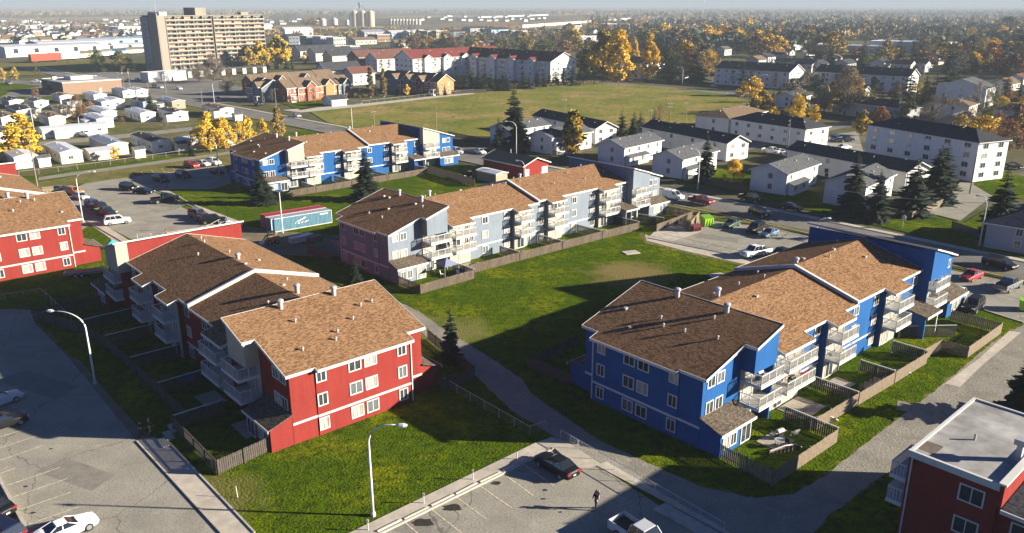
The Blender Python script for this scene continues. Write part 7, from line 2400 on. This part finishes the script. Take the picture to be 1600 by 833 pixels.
def scatter_px(n, box, mind, seed, keep=lambda u, v: True, lim=4000):
    """spread n places over a patch of the site, evenly as seen from the survey point, at least mind metres apart"""
    r = random.Random(seed)
    out, tries = [], 0
    while len(out) < n and tries < lim:
        tries += 1
        u, v = r.uniform(box[0], box[2]), r.uniform(box[1], box[3])
        if not keep(u, v):
            continue
        p = P(u, v)
        m = mind
        if all(abs(p[0] - q[0]) > m or abs(p[1] - q[1]) > m or dist(p, q) > m for q, _ in out):
            out.append((p, (u, v)))
    return out


# suburb beyond the railway, left
for p, (u, v) in scatter_px(140, (-20, 33, 222, 70), 15, 1):
    far_house(p, FAR.randrange(3), FAR.choice(WALLS), FAR.choice(ROOFS), FAR.choice((48, 138)) + FAR.uniform(-4, 4), 'small gabled house in the far suburb beyond the railway', 'houses beyond the railway', windows=v > 48)
# houses under the trees on the right
def right_ok(u, v):
    return not (1290 < u < 1500 and 60 < v < 104) and not (u < 1010 and v > 52) and not (880 < u < 1180 and v > 66)
for p, (u, v) in scatter_px(100, (900, 40, 1640, 112), 20, 2, right_ok):
    far_house(p, FAR.randrange(3), FAR.choice(WALLS), FAR.choice(ROOFS), FAR.choice((44, 134)) + FAR.uniform(-5, 5), 'small house half hidden among the trees of the far suburb', 'houses among the far suburb trees', windows=v > 60)
for k, (u, v) in enumerate(((1272, 100), (1300, 101), (1325, 99), (1400, 95), (1412, 112), (1500, 104), (1538, 98), (1460, 100), (1600, 96), (1590, 130), (1260, 112), (1570, 140), (1020, 106), (1130, 86), (930, 96))):
    far_house(P(u, v), k % 3, WALLS[k % 3], ROOFS[k % 5], 44 if k % 2 else 134, 'pale low house among the trees by the three-storey blocks', 'pale houses by the three-storey blocks')
# mid-left houses in front of the commercial strip, houses at silos
for p, (u, v) in scatter_px(32, (640, 26, 850, 34), 26, 3):
    far_house(p, FAR.randrange(3), WALLS[FAR.randrange(3)], SHINGLE_GREY, FAR.uniform(30, 60), 'new house on the open plain beyond the grain bins', 'new houses on the plain', windows=False, s=1.15)
for p, (u, v) in scatter_px(12, (400, 30, 500, 38), 30, 31):
    far_house(p, FAR.randrange(3), WALLS[FAR.randrange(3)], SHINGLE_GREY, FAR.uniform(30, 60), 'tiny house behind the white warehouse left of the silos', 'houses behind the white warehouse', windows=False)

# commercial strip between tower and red-roofed block
COM = [((446, 56), 34, 16, 8.0, SIDING, TIN, 'long white warehouse with bright wall beyond the golden tree'), ((400, 46), 26, 20, 7, SIDING, TIN, 'small white depot at the tower edge'),
       ((452, 70), 20, 16, 8, SLATE_SID, SHINGLE_BLACK, 'dark gabled lodge with white trim beyond the golden tree'), ((480, 72), 16, 16, 9.5, SLATE_SID, MEMBRANE, 'dark flat office block beyond the stepped roofs'), ((502, 73), 14, 16, 9.5, SIDING_GREY, MEMBRANE, 'grey flat office block with glass front'), ((522, 74), 14, 14, 9, SIDING_CREAM, MEMBRANE, 'cream cube-shaped office beside the brick terraces'),
       ((556, 70), 26, 16, 4.4, SIDING_CREAM, SHINGLE_BROWN, 'low pale building with brown hip roof above the terraces'), ((590, 66), 18, 20, 8, BRICK_BROWN, MEMBRANE, 'brick and dark office block above the terraces'), ((570, 60), 26, 18, 7, SIDING_GREY, TIN_GREY, 'grey shed hall behind the brown hip roof'), ((612, 60), 34, 18, 6.5, BLUE_TIN, TIN, 'long blue-grey shop with white front'), ((640, 60), 22, 16, 7, SIDING, TIN, 'white shop beside the blue-grey one'), ((668, 60), 22, 16, 8.5, SLATE_SID, MEMBRANE, 'dark brown office beyond the red roof'), ((682, 60), 14, 16, 9, SIDING_TAN, MEMBRANE, 'tan office end beyond the red roof'),
       ((700, 58), 24, 16, 6, SLATE_SID, SHINGLE_BLACK, 'dark gym building beyond the red roof'), ((735, 54), 26, 18, 8, SIDING_GREY, SHINGLE_BLACK, 'grey church hall with steep dark roof'), ((768, 58), 26, 18, 9, BLUE_TIN, SHINGLE_BLACK, 'pale blue building with dark steep roof and white end'), ((795, 58), 20, 18, 7.5, SLATE_SID, MEMBRANE, 'black flat building beside the pale blue one'), ((817, 58), 12, 14, 7.5, SIDING_TAN, MEMBRANE, 'tan end building beside the black one'),
       ((876, 54), 26, 14, 8, SLATE_SID, MEMBRANE, 'dark low block beyond the field spruces'), ((893, 50), 16, 14, 9, SIDING_TAN, MEMBRANE, 'pale tan block beyond the field spruces'), ((926, 46), 12, 12, 11, M('red_cladding', (.4, .05, .05), .1, 2), MEMBRANE, 'red cube block among far spruces'), ((944, 46), 26, 14, 9, BRICK_BROWN, MEMBRANE, 'brown block beside the red cube'), ((905, 66), 34, 20, 6, SIDING_GREY, MEMBRANE, 'grey low hall behind the golden tree'), ((755, 76), 24, 14, 4, SIDING, TIN, 'white low house above the red roof ridge'), ((620, 76), 16, 12, 4.5, SIDING_CREAM, SHINGLE_BROWN, 'cream house behind the red-roofed wing'), ((545, 84), 12, 12, 6, SIDING_GREY, MEMBRANE, 'grey-black office beside the stepped terraces')]
for k, (c, L, W, h, wm, rm, lab) in enumerate(COM):
    flat = rm in (MEMBRANE,)
    house(lab, c, 44 if k % 3 else 40, L * (1.25 if c[1] < 62 else 1), W, h * 1.05, 0 if flat else 3.0, wm, rm, flat=flat, name='commercial_building', cat='building', storeys=2 if h > 5 else 1, nf=5, ne=3, nl=2, ws=(1.9, 1.5), pane=False, group='commercial strip beyond the town houses', vents=0)
house('dark block with white balconies behind the tall golden poplar', (1000, 124), 134, 34, 16, 9, 3, SIDING, SHINGLE_BLACK, hand=-1, storeys=3, nf=6, name='apartment_block', cat='apartment block', group='white apartment blocks', bal=(4, 14), pane=False)
# school
sc_ = house('long low grey school with dark windows beyond the suburb trees', (1376, 84), 140, 62, 30, 6, 0, SIDING_GREY, MEMBRANE, hand=-1, flat=True, storeys=1, nf=12, ne=4, nl=0, ws=(3.6, 2.6), name='school', cat='school', pane=False)
house('white school gym wing with pale blue walls', (1478, 84), 138, 66, 34, 9, 0, SIDING, TIN, hand=-1, flat=True, storeys=1, nf=4, ne=0, nl=0, ws=(3, 2), name='school_gym', cat='school', pane=False)

# rail yard: warehouses, wagons
for k, (c, L, W, h, wm, rm, lab) in enumerate((((10, 90), 80, 30, 8, WHITE, TIN, 'long white warehouse at the edge of the rail yard'), ((62, 84), 70, 26, 9, WHITE, TIN, 'white warehouse with loading doors behind the wagons'), ((96, 82), 44, 22, 8, WHITE, TIN, 'white warehouse with grey doors behind the red wagon'), ((128, 76), 80, 24, 8, BLUE_TIN, BLUE_TIN, 'long shop hall with pale blue roof by the tower'), ((160, 80), 90, 18, 5, WHITE, TIN, 'low white shed row behind the wagons'), ((186, 52), 40, 26, 9, SIDING_CREAM, MEMBRANE, 'cream box store beside the tower'), ((175, 50), 44, 20, 7, SIDING, TIN, 'white store beyond the railway houses'), ((40, 46), 70, 20, 6, SIDING, TIN, 'long pale hall in the far suburb'))):
    house(lab, c, 52, L, W, h, 1.5, wm, rm, name='warehouse', cat='warehouse', storeys=1, nf=5, ne=0, nl=0, ws=(3.5, 3.5), pane=False, group='rail yard warehouses', flat=rm is MEMBRANE)
a, c = P(-60, 96), P(225, 80)
ra = math.degrees(math.atan2(c[1] - a[1], c[0] - a[0]))
sheet('rail_bed', strip([(a[0] - 200 * math.cos(R(ra)), a[1] - 200 * math.sin(R(ra))), a, c, (c[0] + 900 * math.cos(R(ra)), c[1] + 900 * math.sin(R(ra)))], 26), M_ramp('rail_ballast', [((.11, .09, .075),), ((.16, .13, .10), .1, .45, .65, 4)]), -.04, px=False)
sheet('dry_field', [(-60, 104), (0, 98), (150, 91), (215, 96), (150, 112), (40, 118), (-60, 126)], VERGE, -.05)


def rail_wagon(pos, ang, mat, label, L=15.0, H=3.9, group='rail wagons', kind='box'):
    t = thing('rail_wagon', label, 'rail wagon', (*pos, 0), R(ang), group)
    b = MB()
    if kind == 'hopper':
        b.prism([(-L / 2, 3.9), (-L / 2, 1.9), (-L / 4, 1.0), (L / 4, 1.0), (L / 2, 1.9), (L / 2, 3.9)], -1.5, 1.5, 'y')
    else:
        b.box(-L / 2, L / 2, -1.45, 1.45, 1.1, H)
    for k in range(12):
        x = -L / 2 + .4 + k * (L - .8) / 11
        b.box(x - .06, x + .06, -1.53, 1.53, 1.9 if kind == 'hopper' else 1.15, H - .05)
    b.build('body', mat, t)
    b = MB(); b.box(-L / 2, L / 2, -1.2, 1.2, .85, 1.08); b.build('frame', BLACKP, t)
    for x in (-L * .36, L * .36):
        b = MB()
        for dx in (-.9, .9):
            b.prism([(x + dx + .46 * math.cos(i * .628), .46 + .46 * math.sin(i * .628)) for i in range(10)], -.85, .85, 'y')
        b.box(x - 1.3, x + 1.3, -.9, .9, .45, .7); b.build('bogie', BLACKP, t)


RUSTP = M('rust_red_wagon', (.26, .055, .035), .2, 1, .8)
seq = [(72, RUSTP, 'rust red boxcar in the rail yard', 'box'), (102, SIDING, 'white boxcar coupled to the rust red one', 'box'), (126, SIDING_CREAM, 'cream hopper wagon next to the white boxcar', 'hopper'), (158, SIDING, 'grey-white hopper wagon above the round dark tree', 'hopper'), (180, BLUE_TIN, 'pale grey hopper wagon with graffiti-coloured side', 'hopper'), (210, SIDING_CREAM, 'cream hopper wagon beside the tower', 'hopper')]
for u, m, lab, kd in seq:
    vv = 98 - (u - 60) * .088
    p0 = P(u, vv)
    rail_wagon(p0, ra, m, lab, L=24 if kd == 'box' else 20, H=6.2, kind=kd)
for k in range(44):
    s = k / 43
    p0 = P(818, 44.5); p1 = P(985, 31.5)
    rail_wagon((p0[0] + (p1[0] - p0[0]) * s, p0[1] + (p1[1] - p0[1]) * s), math.degrees(math.atan2(p1[1] - p0[1], p1[0] - p0[0])), SIDING, 'white wagon of the long freight train on the plain', L=19, H=6.5, group='wagons of the long freight train')
for k in range(14):
    p0 = P(752 + k * 7.5, 28 - k * .28)
    house('long pale roofed barn row on the plain', p0, 60, 42, 16, 5, 3, SIDING, SHINGLE_GREY, name='barn', cat='barn', storeys=1, win=False, group='pale barns in a row on the plain', px=False)

# grain silos
def silo(pos, r, h, label, group, mat, cone=True):
    t = thing('grain_silo', label, 'silo', (*pos, -.2), 0, group)
    b = MB(); b.lathe([(r, 0), (r, h), (r * .3, h + r * .45 if cone else h + .4)], 20); b.build('tank', mat, t)
    c = MB()
    for z in np.linspace(h * .1, h * .95, 6):
        c.lathe([(r + .08, z), (r + .08, z + .35)], 20)
    c.build('hoop_band', METAL, t)


SILO = M('silo_concrete', (.52, .44, .31), .08, .3, .8)
for k, u in enumerate((555, 567.5, 580)):
    silo(P(u, 41.5), 7.3, 28, 'tall cream grain silo, %s of the three from the tower side' % ORD[k], 'three tall grain silos', SILO)
silo(P(549, 40), 4, 24, 'grey grain silo behind the three tall ones', None, METAL)
t = thing('silo_elevator', 'steel leg and conveyor frame rising above the tall silos', 'conveyor', (*P(562, 41), 0), 0)
b = MB()
b.bar((0, 6, 0), (0, 6, 44), 2.0); b.bar((0, 6, 42), (-12, 0, 30), .9); b.bar((0, 6, 42), (20, 0, 30), .9); b.bar((0, 6, 40), (6, 0, 30), .9); b.box(-2.5, 2.5, 4, 8, 42, 46); b.build('frame', METAL, t)
for k in range(10):
    silo(P(611 + k * 4.9, 38.3 + (k % 2) * .4), 4.0, 11, 'small pale grain bin in the row beside the silos', 'row of small grain bins', SIDING_CREAM)
for k, (u, v) in enumerate(((505, 40), (523, 39))):
    silo(P(u, v), 7, 12, 'white round storage tank left of the silos, %s from the tower' % ORD[k], 'white storage tanks', WHITE)
house('pale flat elevator shed between the tanks and silos', (543, 39), 40, 20, 14, 10, 0, SIDING_CREAM, MEMBRANE, flat=True, name='elevator_shed', cat='shed', win=False)
t = thing('radio_mast', 'thin lattice mast standing far off on the horizon', 'mast', (*P(1099, 24), 0), 0)
b = MB(); b.tube([(0, 0, 0), (0, 0, 75)], [.9, .5], 4); b.build('mast', METAL, t)
b = MB()
for z in range(10, 75, 12):
    b.box(-1.2, 1.2, -1.2, 1.2, z, z + .5)
b.build('platform', METAL, t)

# far fields
TAN = M_ramp('stubble_field', [((.30, .225, .14),), ((.24, .18, .11), .004, .42, .62, 5), ((.17, .14, .08), .02, .55, .7, 5)])
BROWNF = M_ramp('brown_heath', [((.20, .115, .06),), ((.26, .17, .09), .006, .42, .62, 5), ((.11, .085, .05), .03, .52, .68, 5)])
sheet('stubble_field', [(430, 50), (560, 43), (760, 48), (830, 46), (1000, 31), (930, 33), (800, 41), (700, 44), (640, 40), (540, 41), (430, 40), (400, 46)], TAN, -.06)
sheet('stubble_field', [(-200, 34), (0, 28.5), (220, 25.5), (420, 25), (420, 28), (220, 30), (0, 35)], TAN, -.05)
sheet('stubble_field', [(640, 24.5), (900, 22.5), (900, 24), (700, 27.5), (560, 28)], TAN, -.04)
sheet('brown_heath', [(700, 37), (850, 33), (1000, 24.5), (1060, 25), (1000, 30), (850, 40), (740, 43)], BROWNF, -.07)
sheet('dirt_ground', [(600, 44), (640, 40), (700, 36), (760, 34), (760, 39), (700, 46), (640, 50)], DIRT, -.03)
sheet('school_lawn', [(1235, 98), (1245, 80), (1320, 84), (1420, 88), (1420, 94), (1300, 98)], LAWN, -.02)
sheet('lawn', [(1530, 183), (1540, 170), (1590, 168), (1605, 178)], LAWN, 0.01)
sheet('lawn', [(1245, 140), (1262, 137), (1265, 142), (1235, 146)], LAWN, 0.01)
sheet('lawn', [(1520, 288), (1565, 268), (1640, 285), (1600, 310), (1560, 312)], LAWN, .03)
sheet('lawn', [(430, 158), (470, 150), (510, 158), (520, 164), (470, 172)], LAWN, .03)

# trees of the far town, one by one
def zone_trees(n, box, seed, mats, kinds, hr, label, group, name, mind=4.0, keep=lambda u, v: True, wide=(0.9, 1.2), lodv=70):
    rr = random.Random(seed)
    for p, (u, v) in scatter_px(n, box, mind, seed, keep, 9000):
        kd = rr.choice(kinds)
        m = rr.choice(mats)
        tree(kd, m, p, rr.uniform(*hr), label, {'bare': 'bare_tree', 'bush': 'bushy_tree'}.get(kd, name), rr.randrange(5) if kd != 'spruce' else rr.randrange(3), 2 if v < lodv else 1, rr.uniform(*wide) * (1.2 if kd != 'spruce' else 1.05), 'tree', group, px=False)


def rz(u, v):
    return not (1235 < u < 1425 and 78 < v < 100) and not (1310 < u < 1500 and 64 < v < 86) and not (1110 < u < 1270 and v > 84) and not (1260 < u < 1460 and v > 104) and not (1480 < u < 1570 and v > 116)


AUT = [GOLD, GOLD, DULL, DULL, OLIVE, RUST, RUST, GREENL, OLIVE, TWIG, TWIG, TWIG, ORANGE, DULL]
zone_trees(205, (880, 44, 1640, 122), 11, [NEEDLE], ['spruce'], (12, 22), 'dark spruce in the wooded suburb beyond the far road', 'spruces of the wooded suburb', 'spruce_tree', 7, lambda u, v: rz(u, v) and (v < 80 or u > 1040))
zone_trees(190, (880, 38, 1640, 126), 12, AUT, ['round', 'round', 'round', 'bare'], (10, 19), 'autumn leafy tree in the wooded suburb beyond the far road', 'leafy trees of the wooded suburb', 'leafy_tree', 7, lambda u, v: rz(u, v) and (v < 82 or u > 1040), (1.0, 1.3))
zone_trees(30, (640, 56, 900, 84), 13, [NEEDLE], ['spruce'], (12, 19), 'dark spruce beyond the red-roofed white block', 'spruces beyond the red-roofed block', 'spruce_tree', 7)
zone_trees(40, (620, 54, 900, 86), 14, [OLIVE, GREENL, RUST, DULL, TWIG, GREENL], ['round', 'bush', 'round'], (8, 13), 'olive or rusty leafy tree beyond the red-roofed white block', 'leafy trees beyond the red-roofed block', 'leafy_tree', 7)
zone_trees(45, (-20, 36, 222, 70), 15, [NEEDLE, OLIVE, RUST, TWIG, DULL], ['round', 'bush'], (5, 9), 'small tree among the houses beyond the railway', 'trees beyond the railway', 'leafy_tree', 9)
zone_trees(26, (1170, 130, 1480, 196), 16, AUT, ['round', 'bush', 'bare'], (5, 9), 'small leafy tree in the yards between the apartment blocks', 'small trees between the apartment blocks', 'leafy_tree', 8)
zone_trees(22, (1490, 150, 1620, 236), 17, AUT, ['round', 'bush', 'bare'], (5, 9), 'small leafy tree near the picture edge behind the white blocks', 'small trees behind the white blocks', 'leafy_tree', 8)
zone_trees(10, (60, 150, 330, 240), 18, [RUST, OLIVE, TWIG], ['bush', 'bare'], (2, 4), 'low shrub between the mobile homes', 'shrubs in the trailer park', 'shrub', 7)

# the woods beyond, one mass
def mass(name, label, n, box, hr, mat, seed, wide=.8, quads=26, keep=lambda u, v: True):
    rng = np.random.default_rng(seed)
    u = rng.uniform(box[0], box[2], n * 2); v = rng.uniform(box[1], box[3], n * 2)
    k = np.array([keep(a, b) for a, b in zip(u, v)])
    u, v = u[k][:n], v[k][:n]
    a, b = (u - 800) / F_PX, (v - 416.5) / F_PX
    t = CAM_H / (_S + b * _C)
    x, y = a * t, (_C - b * _S) * t
    h = rng.uniform(hr[0], hr[1], len(u))
    q = rng.normal(size=(len(u), quads, 3))
    q /= np.linalg.norm(q, axis=2)[:, :, None]
    q *= rng.uniform(.45, 1, (len(u), quads, 1))
    C = np.stack([x, y, h * .55], 1)[:, None, :] + q * (h[:, None, None] * np.array([wide * .55, wide * .55, .48]))
    C = C.reshape(-1, 3)
    C[:, 2] = np.maximum(C[:, 2], .3)
    hh = np.repeat(h, quads)
    n_ = len(C)
    A_ = rng.normal(size=(n_, 3)); A_ /= np.linalg.norm(A_, axis=1)[:, None]
    B_ = rng.normal(size=(n_, 3)); B_ -= (B_ * A_).sum(1)[:, None] * A_; B_ /= np.linalg.norm(B_, axis=1)[:, None]
    s = (hh * .20 * rng.uniform(.7, 1.3, n_))[:, None]
    Vv = np.stack([C - A_ * s, C - B_ * s * .7, C + A_ * s, C + B_ * s * .7], 1).reshape(-1, 3)
    o = bpy.data.objects.new(name, np_mesh(name, Vv, np.arange(n_ * 4).reshape(-1, 4), mat))
    col.objects.link(o)
    o['kind'] = 'stuff'; o['label'] = label
    return o


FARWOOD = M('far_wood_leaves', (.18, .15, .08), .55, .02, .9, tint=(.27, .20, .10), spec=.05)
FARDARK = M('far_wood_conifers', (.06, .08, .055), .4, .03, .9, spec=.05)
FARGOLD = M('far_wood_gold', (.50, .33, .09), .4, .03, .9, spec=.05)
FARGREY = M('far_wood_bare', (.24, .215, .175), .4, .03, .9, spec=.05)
nofield = lambda u, v: not (-50 < u < 430 and 25 < v) and not (540 < u < 1000 and 22 < v < 50 and (u < 860 or v > 24))
mass('distant_woodland', 'brown autumn woods reaching to the horizon', 3600, (-250, 14.2, 1850, 25), (10, 17), FARWOOD, 1, 1.3, keep=nofield)
mass('distant_woodland', 'grey leafless woods reaching to the horizon', 2400, (-250, 13.2, 1850, 22), (10, 17), FARGREY, 2, 1.5, keep=nofield)
mass('distant_woodland', 'dark conifers of the far woods', 1000, (-250, 14, 1850, 27), (10, 18), FARDARK, 3, .8, keep=nofield)
mass('distant_woodland', 'golden patches in the far woods', 420, (-100, 17, 1750, 26), (8, 13), FARGOLD, 4, 1.5, keep=lambda u, v: nofield(u, v) and math.sin(u * .021 + v) > .2)
mass('distant_woodland', 'golden wood strip at the edge of the brown heath', 260, (870, 18.5, 1080, 24.5), (8, 12), FARGOLD, 5, 1.4)
right = lambda u, v: rz(u, v) and u > 905 + (v - 26) * 2.2
mass('distant_tree_mass', 'leafless and rusty trees filling the far suburb', 1500, (880, 24, 1800, 62), (7, 12), FARGREY, 6, 1.1, 22, right)
mass('distant_tree_mass', 'brown trees filling the far suburb', 1100, (880, 24, 1800, 84), (6, 10), FARWOOD, 7, 1.1, 24, right)
mass('distant_tree_mass', 'dark conifers filling the far suburb', 1500, (880, 23, 1800, 88), (9, 16), FARDARK, 8, .55, 22, right)
mass('distant_tree_mass', 'golden trees dotting the far suburb', 480, (880, 22, 1800, 70), (8, 13), FARGOLD, 9, 1.3, 24, right)
mass('distant_tree_mass', 'low trees between the houses beyond the railway', 420, (-100, 30, 420, 48), (5, 8), FARGREY, 10, 1.0, 18)
mass('distant_tree_mass', 'dark hedges and trees of the middle distance', 260, (400, 46, 900, 60), (4, 8), FARWOOD, 12, 1.0, 22)
mass('distant_tree_mass', 'low scrub along the dry field top edge', 260, (760, 130, 960, 138), (.8, 2.0), FARWOOD, 13, 1.4, 14, lambda u, v: abs(v - (139 - (u - 760) * .055)) < 2.5)


# ------------------------------------------------------------------ labels for trees left unlabelled: by look and the landmark they stand out from
LAND = [('the white school wing', P(1440, 84)), ('the white three-storey block', P(1180, 130)), ('the grey black-roofed house', P(1370, 188)), ('the black-roofed three-storey block', P(1350, 140)), ('the broad grey gable', P(1536, 165)), ('the tall golden poplar', P(1014, 125)), ('the red-roofed wing', P(700, 112)), ('the dark-roofed wing', P(820, 122)), ('the grain silos', P(567, 41)), ('the tower', P(330, 100))]
LOOK = {GOLD.name: 'golden', DULL.name: 'dull gold', ORANGE.name: 'orange', RUST.name: 'rusty', OLIVE.name: 'olive', GREENL.name: 'green', TWIG.name: 'bare grey'}
todo = {}
for ob in list(col.objects):
    if ob.get('label') == '' and ob.parent is None:
        m = next(c for c in ob.children if c.name.startswith('crown')).data.materials[0].name
        p = ob.location
        l = min(LAND, key=lambda q: dist(q[1], p))
        todo.setdefault((LOOK[m], l[0]), []).append((dist(l[1], p), ob))
for (look, land), L in todo.items():
    for k, (_, ob) in enumerate(sorted(L, key=lambda x: x[0])):
        ob['label'] = '%s leafy tree, %s one out from %s' % (look, ORD[k], land) if len(L) > 1 else '%s tree standing out near %s' % (look, land)
# ------------------------------------------------------------------ daylight
SUN_EL, SUN_AZ = 16.5, -3.5          # elevation; heading of the sun measured from +x towards +y
w = bpy.data.worlds.new('World')
scene.world = w
w.use_nodes = True
nt = w.node_tree
bg = nt.nodes['Background']
sky = nt.nodes.new('ShaderNodeTexSky')
sky.sky_type = 'NISHITA'
sky.sun_disc = False
sky.sun_elevation = R(SUN_EL)
sky.sun_rotation = R(90 - SUN_AZ)
sky.altitude = 600
sky.air_density, sky.dust_density, sky.ozone_density = 0.4, 0.6, 9.0
nt.links.new(sky.outputs[0], bg.inputs[0])
bg.inputs[1].default_value = 0.05
sd = bpy.data.lights.new('sun', 'SUN')
sd.energy = 5.0
sd.angle = R(0.5)
sd.color = (1.0, 0.91, 0.74)
so = bpy.data.objects.new('sun', sd)
col.objects.link(so)
d = Vector((math.cos(R(SUN_EL)) * math.cos(R(SUN_AZ)), math.cos(R(SUN_EL)) * math.sin(R(SUN_AZ)), math.sin(R(SUN_EL))))
so.rotation_euler = (-d).to_track_quat('-Z', 'Y').to_euler()
so.location = (200, -20, 120)
HAZE = True
if HAZE:
    hm = bpy.data.materials.new('haze_air')
    hm.use_nodes = True
    nt = hm.node_tree
    nt.nodes.remove(nt.nodes['Principled BSDF'])
    pv = nt.nodes.new('ShaderNodeVolumePrincipled')
    pv.inputs['Color'].default_value = (0.365, 0.425, 0.49, 1)
    pv.inputs['Density'].default_value = 0.00021
    pv.inputs['Anisotropy'].default_value = 0.0
    nt.links.new(pv.outputs[0], nt.nodes['Material Output'].inputs['Volume'])
    hb = MB()
    hb.box(-30500, 30500, -2500, 40500, -1.4, 110)
    ho = hb.build('haze', hm)
    ho['kind'] = 'stuff'
    ho['label'] = 'thin autumn haze over the plain'
scene.view_settings.view_transform = 'Standard'
scene.view_settings.look = 'None'
scene.view_settings.gamma = 1.0
scene.view_settings.exposure = 1.85
cy = scene.cycles
cy.use_denoising = True
cy.max_bounces = 6
cy.diffuse_bounces = 3
cy.glossy_bounces = 3
cy.transparent_max_bounces = 8
cy.volume_bounces = 1
